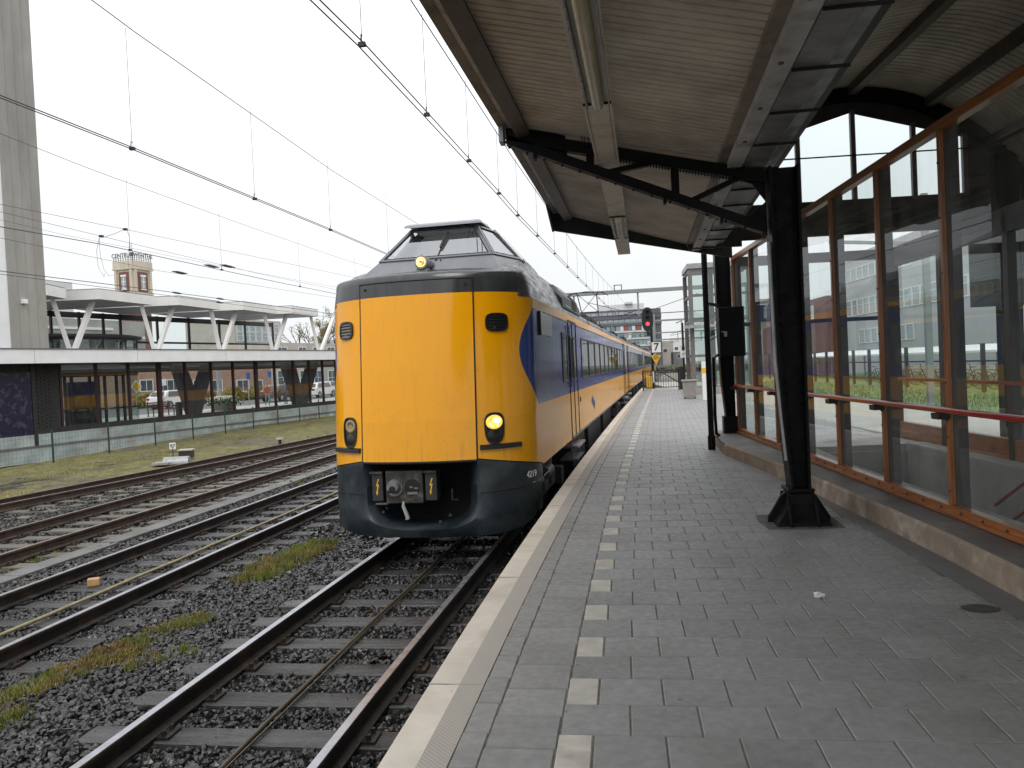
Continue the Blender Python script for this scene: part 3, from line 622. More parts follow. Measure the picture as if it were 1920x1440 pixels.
    yel = mix(mth('MULTIPLY', rng_(n6.outputs[0], .56, .75, 0, .5), rng_(z, .3, 1.0, 1, .25)), yel, (.30, .17, .05))
    c = mix(blue, yel, blu); c = mix(dark, c, gr); L(c, b.inputs['Base Color'])
    L(rng_(n2.outputs[0], .3, .7, .10, .2), b.inputs['Roughness']); L(mth('MAXIMUM', rng_(y, .25, 1.0, .5, .35), mth('MULTIPLY', dark, .6)), b.inputs['Specular IOR Level']); L(mth('MAXIMUM', rng_(y, .25, 1.0, 1.5, 1.16), mth('MULTIPLY', dark, 1.5)), b.inputs['IOR'])
    MT['train_paint'] = m
train_paint()
mat('roof_grey', (.045, .047, .051), .34, var=.14, vs=2.5, rvar=.12, bump=.15, bs=40, stretch=(3, .6, 3), col2=(.075, .076, .08), c2s=4, c2r=(.5, .8))
mat('skirt', (.013, .021, .027), .45, var=.15, vs=3, rvar=.1, col2=(.04, .05, .055), c2s=2)
mat('seam', (.010, .008, .005), .7, var=0)
mat('cab_grey', (.10, .105, .115), .35, var=.1, vs=5, coat=.2)
mat('cab_inside', (.80, .80, .79), .7, var=.05)
mat('visor', (.22, .23, .25), .4, var=.12, vs=4)
mat('iron', (.038, .035, .031), .55, metal=.2, var=.4, vs=14, bump=.5, bs=40, col2=(.085, .078, .068), c2s=8)
mat('box_dark', (.03, .03, .032), .5, var=.3, vs=8)
mat('under', (.022, .021, .020), .7, var=.3, vs=4)
mat('under_grey', (.10, .10, .10), .6, var=.3, vs=4)
mat('seat_orange', (.40, .09, .03), .8, var=.1)
mat('logo_blue', (.05, .07, .20), .4, var=.05)
mat('board', (.10, .115, .125), .25, var=.1, vs=4)
glass('train_glass', (.55, .59, .57), .08, .02, .03, .42, 6.)
glass('cab_glass', (.88, .89, .90), .22, .01, .02)
CARL = 26.6
def prof_side(k):   # roof section, k = 0 at the nose .. 1 on the car
    a = np.array([(1, 2.50), (.99, 2.58), (.975, 2.71), (.94, 2.79), (.80, 2.835), (.35, 2.85), (0, 2.855)]); b = np.array([(1, 2.50), (.99, 2.56), (.955, 2.625), (.87, 2.69), (.65, 2.87), (.36, 3.05), (0, 3.12)])
    c = np.array([(1, 2.50), (.985, 2.57), (.945, 2.71), (.865, 2.93), (.77, 3.10), (.40, 3.13), (0, 3.14)])
    return a*(1-k)+c*k if k <= 1 else c*(2-k)+b*(k-1)
def roof_sections(vs_, hwf, kf):
    R = []
    for v in vs_:
        p = prof_side(kf(v)); hw = hwf(v); L_ = [(-hw*a, v, z) for a, z in p]; R.append(L_+[(hw*a, v, z) for a, z in p[::-1][1:]])
    return R
def side_window(parent, v0, v1, z0, z1, side, interior=None, frame='rail_side', name='window', th=.012):
    x = side*HW; f = MB(); e = .035
    rr = lambda d: [(x, v0-d, z0-d), (x, v1+d, z0-d), (x, v1+d, z1+d), (x, v0-d, z1+d)]
    o = [np.array(p) for p in rr(e)]; i = [np.array(p) for p in rr(0)]; nx = np.array([side*th, 0, 0])
    f.loft([[p+nx for p in o], [p+nx for p in i], [p-nx*.2 for p in i]], True, False); f.loft([[p for p in o], [p+nx for p in o]], True, False)
    fo = f.build('window_frame', 'frame_dark', None)
    g_ = MB().add([p+nx*.35 for p in i], [(0, 1, 2, 3)]); go = g_.build(name, 'train_glass', parent); fo.parent = go
    bk = MB().add([p+nx*.06 for p in i], [(0, 1, 2, 3)]); bo = bk.build('interior', interior or 'inside_dark', go)
    return go
mat('inside_dark', (.20, .20, .18), .8, var=.4, vs=1.3, col2=(.34, .33, .28), c2s=1.1)
def make_car(lead, label, front_xy, heading):
    root = thing('train_car', label, 'train car', (front_xy[0], front_xy[1], 0), -heading, group='cars of the yellow and blue train')
    inst_sides = (1, -1)
    # ---------------- body shell
    b = MB()
    if lead:
        wl_ = sorted(set(list(np.linspace(-LC, LC, 91))+[-.755, .755])); WE = LC+CARL-DP
        wl_ = [-WE, -LC-12, -LC-3, -LC-.4]+wl_+[LC+.4, LC+3, LC+12, WE]
        wc = w_of_v(.93)
        def zb(w):
            a = abs(w)
            if a < .75: return .50
            if a < wc+.25: return .50-.20*(a-.75)/(wc+.25-.75)
            return .27 if a > wc+.27 else .30
        rows = [0, .12, .25, .4, .55, .7, .85, 1.]
        rings = [[face(w, zb(w)+(2.5-zb(w))*r) for r in rows] for w in wl_]
        b.loft(rings, False)
        WK = w_of_u(1.235)
        band = [[face(w, z, o_) for z, o_ in ((2.50, 0), (2.62, .004), (2.74, .004), (2.80, -.004), (2.832, -.03), (2.842, -.07))]+[face(w, 2.845, -.07)*np.array([1, 0, 1])+np.array([0, .72, 0])] for w in np.linspace(-WK, WK, 61)]
        b.loft(band, False)
        for s in (-1, 1):   # ear ends of the black band
            e = [face(s*WK, z, o_) for z, o_ in ((2.48, 0), (2.62, .004), (2.74, .004), (2.80, -.004), (2.832, -.03), (2.842, -.07))]+[face(s*WK, 2.80, -.35), face(s*WK, 2.48, -.3)]
            b.add(e, [tuple(range(len(e)))])
    else:
        for s in (-1, 1): b.add([(s*HW, 0, .27), (s*HW, CARL-.35, .27), (s*HW, CARL-.35, 2.5), (s*HW, 0, 2.5)], [(0, 1, 2, 3)])
    b.add([(-HW, CARL-.35, .27), (HW, CARL-.35, .27), (HW, CARL-.35, 2.5), (-HW, CARL-.35, 2.5)], [(0, 1, 2, 3)])
    b.add([(-HW, 1.2 if lead else 0, .28), (HW, 1.2 if lead else 0, .28), (HW, CARL-.35, .28), (-HW, CARL-.35, .28)], [(0, 1, 2, 3)])
    if not lead: b.add([(-HW, 0, .27), (HW, 0, .27), (HW, 0, 2.5), (-HW, 0, 2.5)], [(0, 1, 2, 3)])
    body = b.build('body', 'train_paint', root, smooth=35)
    # ---------------- roof
    rf = MB(); vs_ = ([.70, .78, .9, 1.05, 1.3, 1.8, 2.4, 3, 4, 6, 7, 7.3, 7.7, 8, 9, 13, 18, 23, CARL-.35] if lead else [0, 4, 9, 14, 19, CARL-.35])
    hwf = (lambda v: plan(w_of_v(max(.05, v-float(np.interp(v, [.7, 1.5], [.21, 0])))))[0]*.999) if lead else (lambda v: HW*.999); kf = (lambda v: float(np.interp(v, [.70, 1.2, 2.0, 7.0, 8.0], [0, .62, 1, 1, 2]))) if lead else (lambda v: 2.)
    R = roof_sections(vs_, hwf, kf); rf.loft(R, False); rf.add(R[-1], [tuple(range(len(R[-1])))])
    rf.add(R[0], [tuple(range(len(R[0])))])
    roof = rf.build('roof', 'roof_grey', root, smooth=45)
    for v in ([9, 13, 16.5, 20] if lead else [3, 7, 11, 15, 19, 23]):   # welded roof seams
        sm = MB(); p = prof_side(2.); pts = [(-HW*a, v, z+.006) for a, z in p]+[(HW*a, v, z+.006) for a, z in p[::-1][1:]]; sm.tube(pts, .012, 6); sm.build('roof_seam', 'roof_grey', roof)
    # ---------------- windows and doors
    for s in inst_sides:
        if lead:
            side_window(root, 3.82, 4.42, 1.345, 2.115, s)
            side_window(root, 4.86, 5.16, 1.35, 2.08, s); side_window(root, 5.44, 5.80, 1.35, 2.08, s)
            ws_ = [6.93+1.62*k for k in range(10)]
            doors = [(4.72, 5.98)]
        else:
            side_window(root, 1.2, 1.6, 1.35, 2.08, s); side_window(root, 1.95, 2.35, 1.35, 2.08, s); ws_ = [3.3+1.62*k for k in range(12)]; doors = [(1.05, 2.5)]
        doors.append((CARL-2.6, CARL-1.15)); side_window(root, CARL-2.42, CARL-2.0, 1.35, 2.08, s); side_window(root, CARL-1.75, CARL-1.33, 1.35, 2.08, s)
        for v0 in ws_: side_window(root, v0, v0+1.38, 1.35, 2.10, s)
        for d0, d1 in doors:
            dm = MB(); x = s*(HW+.004)
            for v in (d0, (d0+d1)/2, d1): dm.box((x, v, 1.33), (.012, .022, 2.1))
            dm.box((x, (d0+d1)/2, 2.385), (.014, d1-d0+.02, .03)); dm.build('door_seam', 'seam', root)
            st = MB(); st.bb((s*(HW-.25), d0, .10), (s*(HW+.10), d1, .135)); st.bb((s*(HW-.25), d0+.05, -.13), (s*(HW+.07), d1-.05, -.10))
            for v in (d0+.1, d1-.1): st.bar((s*(HW-.05), v, .27), (s*(HW-.02), v, -.12), .03, .03)
            st.build('footstep', 'galv_dark', root)
        gl = MB(); gl.box((s*(HW+.006), CARL/2+2, .285), (.02, CARL-5.5, .03)); gl.build('sill_strip', 'roof_grey', root)
        gu = MB(); gu.box((s*(HW+.004), CARL/2+.6, 2.36), (.012, CARL-2.6, .014)); gu.build('drip_rail', 'roof_grey', root)
    # ---------------- underframe
    u = MB()
    for v0, v1, z0, hw in [(6.2, 8.6, -.45, 1.2), (9.0, 10.2, -.38, 1.25), (10.6, 13.2, -.5, 1.2), (13.6, 15.0, -.4, 1.25), (15.3, 17.6, -.48, 1.2)]:
        for s in (-1, 1): u.bb((s*.45, v0, z0), (s*hw, v1, .26))
    u.build('equipment_box', 'under', root, bevel=.02)
    for vb in (3.2, 22.6) if lead else (3.6, 22.4):
        for s in (-1, 1):
            bg_ = MB(); bg_.bb((s*.98, vb-1.7, -.42), (s*1.10, vb+1.7, -.22)); bg_.tube([(s*1.16, vb-.6, -.05), (s*1.16, vb-.05, -.05)], .10, 14)
            for q in (-1.25, 1.25): bg_.box((s*1.1, vb+q, -.32), (.22, .3, .3))
            for q in (-.4, .4): bg_.tube([(s*1.06, vb+q, -.35), (s*1.06, vb+q, .2)], .09, 12)
            bg_.bar((s*1.22, vb-2.0, -.33), (s*1.22, vb-2.0, .20), .05, .05); bg_.tube([(s*1.25, vb-1.75, .0), (s*1.25, vb-1.55, .0)], .07, 12)
            bo = bg_.build('bogie_side', 'under_grey', root)
        for q in (-1.25, 1.25):
            wm = MB()
            for s in (-.753, .753): wm.tube([(s-.065, vb+q, -.29), (s+.065, vb+q, -.29)], .46, 28)
            wm.tube([(-.75, vb+q, -.29), (.75, vb+q, -.29)], .09, 12); wm.build('wheelset', 'under_grey', bo, smooth=40)
    if not lead:
        gw = MB(); gw.bb((-.75, -.35, .3), (.75, 0, 2.4)); gw.build('gangway', 'under', root)
        rb_ = MB(); rb_.bb((-.5, 6, 3.06), (.5, 9.5, 3.30)); rb_.bb((-.55, 15, 3.06), (.55, 18, 3.28)); rb_.build('roof_unit', 'under', root, bevel=.05)
        return root
    # ================================================= head car front
    # skirt with its U shaped coupler opening
    WS = w_of_v(.95)+.24
    def inner(p):
        a = math.pi*(1+p); cx, cz = math.cos(a), math.sin(a); hw = .74
        if p < .16: return -hw, .50-(.50-.10)*p/.16
        if p > .84: return hw, .50-(.50-.10)*(1-p)/.16
        q = (p-.16)/.68; a = math.pi*(1+q); return hw*np.sign(math.cos(a))*abs(math.cos(a))**.62, .10-.46*abs(math.sin(a))**.62
    def outer(p):
        def zt(w): return zb(w)-.012 if abs(w) < wc+.24 else .285
        if p < .16: return -(.74+(WS-.74)*(p/.16)), zt(.74+(WS-.74)*(p/.16))
        if p > .84: return (.74+(WS-.74)*((1-p)/.16)), zt(.74+(WS-.74)*((1-p)/.16))
        q = (p-.16)/.68; w = WS*(-1+2*q); r = abs(w)/WS; return w, -.475+.70*r**5.0
    sk = MB(); ps = list(np.linspace(0, 1, 81)); rings = []
    for p_ in ps:
        iw, iz = inner(p_); ow, oz = outer(p_); row = []
        row.append(face(iw*.90, iz*.90-.005, -.50)); row.append(face(iw*.93, iz*.95, -.22)); row.append(face(iw, iz, -.03)); 
        for q in (.06, .25, .45, .65, .85, 1.): row.append(face(iw+(ow-iw)*q, iz+(oz-iz)*q, 0.004*(1-q)))
        row.append(face(ow*.985, oz+.01, -.10)); rings.append(row)
    sk.loft(rings, False); sko = sk.build('skirt', 'skirt', root, smooth=50)
    ln = MB()
    for s in (-1, 1): ln = MB(); ln.tube([face(s*w, .075+.02*(w-.9), .002) for w in np.linspace(.78, WS-.05, 14)], .007, 5); ln.build('skirt_joint', 'seam', sko)
    ln = MB(); ln.tube([face(.0, z, .003) for z in np.linspace(-.46, -.37, 4)], .006, 5); ln.build('skirt_joint', 'seam', sko)
    hs = MB()
    for w0, w1 in ((w_of_v(.62), w_of_v(.72)), (w_of_v(.78), w_of_v(.9)), (w_of_v(.95), w_of_v(1.05)), (w_of_v(1.2), w_of_v(2.0))):
        hs.loft([[face(w, z, .006+(.0 if w < LC else .0)) for z in (.105, .125)] for w in np.linspace(w0, w1, 8)], False)
    hs.build('skirt_gap', 'galv', sko)
    cv = MB(); cv.bb((-.95, .55, -.40), (.95, .62, .52)); cv.bb((-.72, .16, .47), (.72, .6, .50)); cv.build('coupler_pocket', 'pocket_shade', root)
    # nose door panel and its seams
    dp = MB(); rings = [[face(w, z, .014) for z in (.49, .55, 1., 1.5, 2., 2.5, 2.55, 2.70, 2.72)] for w in np.linspace(-.742, .742, 33)]
    dp.loft(rings, False); dl = [face(w, .49, -.05) for w in np.linspace(-.742, .742, 33)]; dp.loft([dl, [face(w, .49, .014) for w in np.linspace(-.742, .742, 33)]], False)
    ndo = dp.build('nose_door', 'train_paint', root, smooth=30)
    sm = MB()
    for w in (-.752, .752): sm.tube([face(w, z, .007) for z in np.linspace(.47, 2.74, 30)], .0105, 6)
    sm.tube([face(w, 2.735, .007) for w in np.linspace(-.75, .75, 20)], .008, 6); sm.tube([face(w, .475, .0) for w in np.linspace(-.75, .75, 20)], .02, 6)
    sm.build('door_seam', 'seam', ndo)
    kn = MB()
    for w in (-.66, .66): x, c, n_ = face_frame(w, 2.66); kn.tube([face(w, 2.66, .01), face(w, 2.66, .03)], .016, 10)
    kn.build('lock_knob', 'seam', ndo)
    # grilles, lamps, bumpers
    for s in (-1, 1):
        w0 = s*w_of_u(1.0); hw_, hh = .150, .118
        def rr(w, h, e=3.2, n=28): return [(math.copysign(abs(math.cos(a))**(2/e), math.cos(a))*w, math.copysign(abs(math.sin(a))**(2/e), math.sin(a))*h) for a in np.linspace(0, 2*math.pi, n+1)[:-1]]
        gm = MB(); o_ = rr(hw_, hh); i_ = rr(hw_-.022, hh-.022)
        gm.loft([[face(w0+x, 2.17+z, 0) for x, z in o_], [face(w0+x, 2.17+z, .022) for x, z in o_], [face(w0+x, 2.17+z, .022) for x, z in i_], [face(w0+x, 2.17+z, .004) for x, z in i_]], True)
        gm.add([face(w0+x, 2.17+z, .004) for x, z in i_], [tuple(range(28))]); gr = gm.build('vent_grille', 'plastic_black', root, smooth=40)
        for k in range(5):
            z = 2.17+(k-2)*.039; sl = MB(); sl.loft([[face(w0+x, z-.013, .022), face(w0+x, z+.006, .010), face(w0+x, z+.010, .006)] for x in np.linspace(-.112, .112, 9)], False); sl.build('slat', 'frame_grey' if s < 0 else 'plastic_black', gr)
        wl2 = s*w_of_u(.945); hm = MB(); o_ = rr(.128, .195, 2.8); i_ = rr(.112, .178, 2.8)
        def sh(x, z): return x*(1+.10*z/.19), z
        hm.loft([[face(wl2+sh(x, z)[0], .855+z, 0) for x, z in o_], [face(wl2+sh(x, z)[0], .855+z, .02) for x, z in o_], [face(wl2+sh(x, z)[0], .855+z, .02) for x, z in i_], [face(wl2+sh(x, z)[0], .855+z, -.004) for x, z in i_]], True)
        hm.add([face(wl2+sh(x, z)[0], .855+z, .003) for x, z in i_], [tuple(range(28))]); ho = hm.build('headlight', 'plastic_black', root, smooth=40)
        le = MB(); c = .93; n_ = 26; ring = lambda f, o2: [face(wl2+math.cos(a)*.108*f, c+math.sin(a)*.088*f, o2) for a in np.linspace(0, 2*math.pi, n_+1)[:-1]]
        le.loft([ring(1, .008), ring(.9, .014), ring(.6, .010), ring(.3, .004)], True); le.add(ring(.3, .004), [tuple(range(n_))]); le.build('lens', 'headlight_on' if s > 0 else 'headlight_off', ho, smooth=60)
        if s > 0:
            rf_ = MB()
            for a0 in (3.3, 4.0, 5.2): rf_.tube([face(wl2+math.cos(a)*.06, c+math.sin(a)*.055, .016) for a in np.linspace(a0, a0+.5, 5)], .008, 5)
            rf_.build('reflector', 'filament', ho)
            fl = MB(); ring3 = [face(wl2+.03+math.cos(a)*.05, c+.02+math.sin(a)*.036, .0165) for a in np.linspace(0, 2*math.pi, 15)[:-1]]; fl.add(ring3, [tuple(range(14))]); fl.build('bulb_glow', 'filament', ho)
        tl = MB(); c2_ = .765; ring2 = lambda f, o2: [face(wl2+math.cos(a)*.085*f, c2_+math.sin(a)*.07*f, o2) for a in np.linspace(0, 2*math.pi, n_+1)[:-1]]
        tl.loft([ring2(1, .006), ring2(.8, .013), ring2(.2, .016)], True); tl.add(ring2(.2, .016), [tuple(range(n_))]); tl.build('tail_lens', 'plastic_black', ho, smooth=60)
        bm_ = MB(); wa, wb = s*w_of_u(.775), s*w_of_v(.44)
        bm_.loft([[face(w, .595, 0), face(w, .600, .032), face(w, .652, .032), face(w, .66, 0)] for w in np.linspace(wa, wb, 16)], False, False)
        bm_.add([face(wa, .595, 0), face(wa, .600, .032), face(wa, .652, .032), face(wa, .66, 0)], [(0, 1, 2, 3)]); bm_.add([face(wb, .595, 0), face(wb, .600, .032), face(wb, .652, .032), face(wb, .66, 0)], [(0, 1, 2, 3)])
        bm_.build('bumper_strip', 'plastic_black', root)
    # automatic coupler
    K = MB(); v = .10
    K.bb((-.455, v, -.045), (.03, v+.20, .365)); K.bb((-.20, v+.2, 0), (.10, .8, .30)); K.bb((-.60, v-.02, -.06), (-.43, v+.16, -.035))
    co = K.build('coupler', 'iron', root, bevel=.012)
    cc = MB(); cc.tube([(-.335, v, .155), (-.335, v-.02, .155)], .105, 24); cc.tube([(-.335, v-.02, .175), (-.335, v-.10, .175)], [.092, .070], 24); cc.build('coupler_cone', 'galv_dark', co, smooth=40)
    cc = MB(); cc.tube([(-.335, v-.101, .145), (-.335, v-.104, .145)], .045, 16); cc.bb((-.40, v-.104, .10), (-.27, v-.1, .135)); cc.build('cone_mouth', 'seam', co)
    cc = MB(); cc.tube([(-.105, v-.004, .158), (-.105, v+.001, .158)], .103, 24); cc.build('coupler_cup', 'seam', co)
    cc = MB(); cc.bb((-.17, v-.010, .07), (-.04, v-.006, .10)); cc.bb((-.14, v-.012, .15), (-.10, v-.006, .17)); cc.bb((-.08, v-.012, .14), (-.03, v-.006, .155)); cc.build('cup_detail', 'galv_dark', co)
    for x0, x1 in ((-.645, -.50), (.055, .205)):
        bx = MB(); bx.bb((x0, v+.02, -.015), (x1, v+.18, .335)); bo = bx.build('contact_box', 'box_dark', root, bevel=.008)
        lid = MB(); lid.bb((x0-.012, v-.02, .338), (x1+.012, v+.2, .362)); lid.build('box_lid', 'iron', bo)
        mxx = (x0+x1)/2; bl = MB(); bz = .165
        pts = [(.012, .10), (-.018, .01), (.004, .012), (-.012, -.06), (-.020, -.055), (-.010, -.105), (.012, -.075), (.002, -.07), (.024, .035), (.0, .03), (.030, .10)]
        bl.prism([(mxx+a, v+.018, bz+c) for a, c in pts], (0, -.004, 0)); bl.build('lightning_mark', 'bolt_yellow', bo)
    hz = MB(); hz.tube([(-.225, v-.01, -.02), (-.225, v-.03, -.07), (-.19, v-.04, -.16), (-.17, v-.04, -.22)], [.016, .022, .026, .026], 10); hz.tube([(-.175, v-.04, -.22), (-.172, v-.04, -.235)], .03, 10)
    hz.build('brake_hose', 'galv_dark', co, smooth=40)
    hh = MB()
    for x0, z0 in ((-.5, -.12), (-.55, -.17), (.33, -.22), (.2, -.3)): hh.tube([(x0, .25, z0), (x0, .22, z0)], .02, 8)
    hh.tube([(.35, .3, .1), (.36, .25, -.03), (.42, .3, -.04)], .012, 6); hh.build('pipe_ends', 'iron', root)
    # number on the skirt
    wN = w_of_v(.60); x, c, n_ = face_frame(wN, .22)
    text('number', '4219', .115, face(wN, .225, .012), x, c, 'sign_white', root, bold=.001)
    # ---------------- cockpit on the roof
    A = {'wl': (-.815, 1.25, 3.145), 'wr': (.815, 1.25, 3.145), 'tl': (-.485, 1.76, 3.655), 'tr': (.485, 1.76, 3.655), 'sl': (-1.04, 2.15, 3.165), 'sr': (1.04, 2.15, 3.165), 'ul': (-.61, 2.30, 3.65), 'ur': (.61, 2.30, 3.65)}
    A = {k: np.array(q) for k, q in A.items()}
    ap = MB()
    al = [np.array((-.97, .92, 2.90)), np.array((.97, .92, 2.90)), np.array((1.13, 2.3, 2.98)), np.array((-1.13, 2.3, 2.98))]
    ap.add([al[0], al[1], A['wr'], A['wl']], [(0, 1, 2, 3)]); ap.add([al[1], al[2], A['sr'], A['wr']], [(0, 1, 2, 3)]); ap.add([al[3], al[0], A['wl'], A['sl']], [(0, 1, 2, 3)])
    cabs = ap.build('cab_base', 'cab_grey', root)
    def framed(quad, name, e, gm_='cab_glass', depth=.03, bars=None):
        q = [np.array(p) for p in quad]; c = sum(q)/4; n_ = np.cross(q[1]-q[0], q[3]-q[0]); n_ /= np.linalg.norm(n_)
        if n_@(c-np.array([0, 2.4, 2.8])) < 0: n_ = -n_
        def ins(k): 
            o_ = []
            for i in range(4):
                p = q[i]; a = q[(i+1) % 4]-p; b_ = q[i-1]-p; a = a/np.linalg.norm(a); b_ = b_/np.linalg.norm(b_); sn = np.linalg.norm(np.cross(a, b_)); o_.append(p+(a+b_)*k/sn)
            return o_
        fr = MB(); fr.loft([[p-n_*.02 for p in q], [p+n_*depth*.5 for p in q], [p+n_*depth*.5 for p in ins(e)], [p-n_*.02 for p in ins(e)]], True); f_ = fr.build(name+'_frame', 'cab_grey', cabs)
        MB().add([p+n_*.002 for p in ins(e*.9)], [(0, 1, 2, 3)]).build(name, 'cab_glass', root)
        ga = MB(); i4 = ins(e*.95)
        for i in range(4): ga.tube([i4[i]+n_*.012, i4[(i+1) % 4]+n_*.012], .008, 5)
        ga.build('gasket', 'seam', f_)
    framed([A['wl'], A['wr'], A['tr'], A['tl']], 'windscreen', .045); framed([A['wr'], A['sr'], A['ur'], A['tr']], 'cab_side_window', .05); framed([A['sl'], A['wl'], A['tl'], A['ul']], 'cab_side_window', .05)
    ins_ = MB(); ins_.add([(-1.0, 2.6, 3.0), (1.0, 2.6, 3.0), (.55, 2.6, 3.7), (-.55, 2.6, 3.7)], [(0, 1, 2, 3)]); ins_.add([(-.48, 1.8, 3.66), (.48, 1.8, 3.66), (.6, 2.6, 3.70), (-.6, 2.6, 3.70)], [(0, 1, 2, 3)]); ins_.add([(-.8, 1.3, 3.10), (.8, 1.3, 3.10), (1, 2.6, 3.1), (-1, 2.6, 3.1)], [(0, 1, 2, 3)])
    ins_.build('cab_interior', 'cab_inside', root)
    se = MB()
    for x0 in (-.42, .38):
        se.loft([[(x0+math.cos(a)*r, 2.2, z+0*a) for a in np.linspace(0, math.pi, 9)] for z, r in ((3.10, .28), (3.2, .26))], False); pts = [(x0+math.cos(a)*.30, 2.15, 3.10+math.sin(a)*.20) for a in np.linspace(0, math.pi, 14)]; se.prism(pts, (0, .12, 0))
    se.build('cab_seat', 'cab_grey', root)
    vz = MB(); vz.loft([[(-.535, 1.58, 3.655), (.60, 1.58, 3.655), (.60, 1.60, 3.69), (-.535, 1.60, 3.69)], [(-.52, 1.66, 3.70), (.55, 1.66, 3.70), (.53, 1.68, 3.725), (-.50, 1.68, 3.725)], [(-.56, 2.45, 3.70), (.56, 2.45, 3.70), (.50, 2.45, 3.78), (-.50, 2.45, 3.78)]], True, True); vz.build('cab_roof', 'visor', root)
    wp = MB(); a0 = np.array((.02, 1.22, 3.12)); a1 = np.array((.085, 1.60, 3.53)); wp.tube([a0, a1], .009, 6); wp.bar(a0*.55+a1*.45+np.array([0, -.01, .01]), a1+np.array([.012, -.005, .03]), .035, .02); wp.tube([a0+np.array([0, 0, -.08]), a0], .025, 8); wp.tube([(.09, 1.2, 3.02), (.09, 1.2, 3.12)], .012, 6)
    wp.build('wiper', 'seam', root)
    for x0 in (-.35, .41): MB().tube([(x0, 1.68, 3.60), (x0, 1.66, 3.68)], .008, 6).build('visor_stay', 'seam', root)
    for x0 in (.40, .45): MB().tube([(x0, 1.5, 3.38), (x0+.01, 1.66, 3.56)], .006, 5).build('blind_rod', 'seam', root)
    tl = MB(); c0 = np.array((-.065, .80, 3.045)); tl.tube([c0, c0+np.array([0, .12, 0]), c0+np.array([.05, .36, .0])], [.092, .090, .045], 24); tl.tube([c0+np.array([0, .0, 0]), c0+np.array([0, -.012, 0])], [.094, .088], 24); tl.bb((-.14, .82, 2.87), (.01, .95, 2.97)); tl.tube([(-.065, .86, 3.13), (-.065, .86, 3.16)], .008, 6)
    lo = tl.build('roof_headlight', 'visor', root, smooth=40)
    le = MB(); rg = lambda r, d: [(c0[0]+math.cos(a)*r, c0[1]-.013+d, c0[2]+math.sin(a)*r) for a in np.linspace(0, 2*math.pi, 25)[:-1]]
    le.loft([rg(.076, -.001), rg(.05, -.008), rg(.02, -.011)], True); le.add(rg(.02, -.011), [tuple(range(24))]); le.build('lens', 'amber_light', lo, smooth=60)
    cf = MB(); cf.tube([(c0[0]+math.cos(a)*.035, c0[1]-.027, c0[2]+math.sin(a)*.03) for a in np.linspace(.4, 5, 9)], .006, 5); cf.tube([(c0[0]+math.cos(a)*.058, c0[1]-.022, c0[2]+math.sin(a)*.058) for a in np.linspace(0, 6.283, 21)], .004, 5); cf.build('filament', 'filament', lo)
    # fairing behind the cockpit, falling to the air intakes
    fa = MB()
    def fs_(v, zt, ht, hb, zb_=2.8): return [(-hb, v, zb_), (-hb*.985, v, zb_+(zt-zb_)*.35), (-(ht+(hb-ht)*.28), v, zt-.10), (-ht, v, zt), (0, v, zt+.02), (ht, v, zt), (ht+(hb-ht)*.28, v, zt-.10), (hb*.985, v, zb_+(zt-zb_)*.35), (hb, v, zb_)]
    fa.loft([fs_(2.28, 3.70, .54, 1.07, 2.9), fs_(2.5, 3.71, .55, 1.08, 2.9), fs_(3.4, 3.60, .55, 1.05, 2.95), fs_(4.5, 3.44, .54, 1.0, 2.95), fs_(5.6, 3.28, .5, .9, 2.95), fs_(6.6, 3.17, .42, .8, 2.95), fs_(7.4, 3.08, .3, .6, 2.95)], False, False)
    fe = fs_(2.28, 3.70, .54, 1.12); fa.build('cab_fairing', 'roof_grey', root, smooth=40)
    fr_ = MB()
    for s in (-1, 1): fr_.tube([A['sr' if s > 0 else 'sl']+np.array([s*.03, .03, 0]), A['ur' if s > 0 else 'ul']+np.array([s*.03, .05, .03])], .022, 6); fr_.tube([A['sr' if s > 0 else 'sl']+np.array([s*.05, .22, -.02]), A['ur' if s > 0 else 'ul']+np.array([s*.03, .25, .05])], .012, 6)
    fr_.build('fairing_edge', 'white_panel', root)
    for s in (-1, 1):
        it = MB(); sec = lambda v, h, o2: [(s*(1.355+o2), v, 2.60), (s*(1.345+o2), v, 2.60+h*.45), (s*(1.18+o2), v, 2.60+h*.9), (s*(.95), v, 2.60+h)]
        it.loft([sec(4.35, .36, 0), sec(4.45, .46, .015), sec(6.6, .46, .015), sec(7.3, .30, .0), sec(7.6, .16, -.03)], False); a_ = sec(4.35, .36, 0); it.add(a_+[(s*1.0, 4.35, 2.6)], [(0, 1, 2, 3, 4)])
        io = it.build('air_intake', 'plastic_black', root, smooth=30)
        for k in range(9):
            sl = MB(); z = 2.66+k*.032; f2 = (z-2.6)/.46
            xx = s*(1.375-.0-.17*max(0, (f2-.45)/.45)); sl.box((xx, 6.1, z), (.03, .72, .010), None); sl.build('slat', 'frame_grey', io)
        pn = MB(); pn.add([(s*1.378, 4.65, 2.64), (s*1.378, 5.45, 2.64), (s*1.225, 5.45, 3.0), (s*1.225, 4.65, 3.0)], [(0, 1, 2, 3)]); pn.build('intake_panel', 'cab_grey', io)
        bd = MB(); bd.bb((s*HW, 1.42, 2.03), (s*(HW+.022), 2.56, 2.34)); bd.build('destination_board', 'board', root, bevel=.004)
        bk = MB(); bk.bb((s*HW, 1.40, 2.02), (s*(HW+.028), 1.43, 2.35)); bk.build('board_edge', 'seam', root)
        hd = MB(); hd.bar((s*(HW+.03), 4.68, 1.2), (s*(HW+.03), 4.68, 2.3), .018, .018); hd.bb((s*HW, 6.3, .86), (s*(HW+.012), 6.36, .95)); hd.build('door_handle', 'seam', root)
        # arrow mark of the railway
        lg = MB(); x = s*(HW+.006); y0, z0 = 9.2, .70
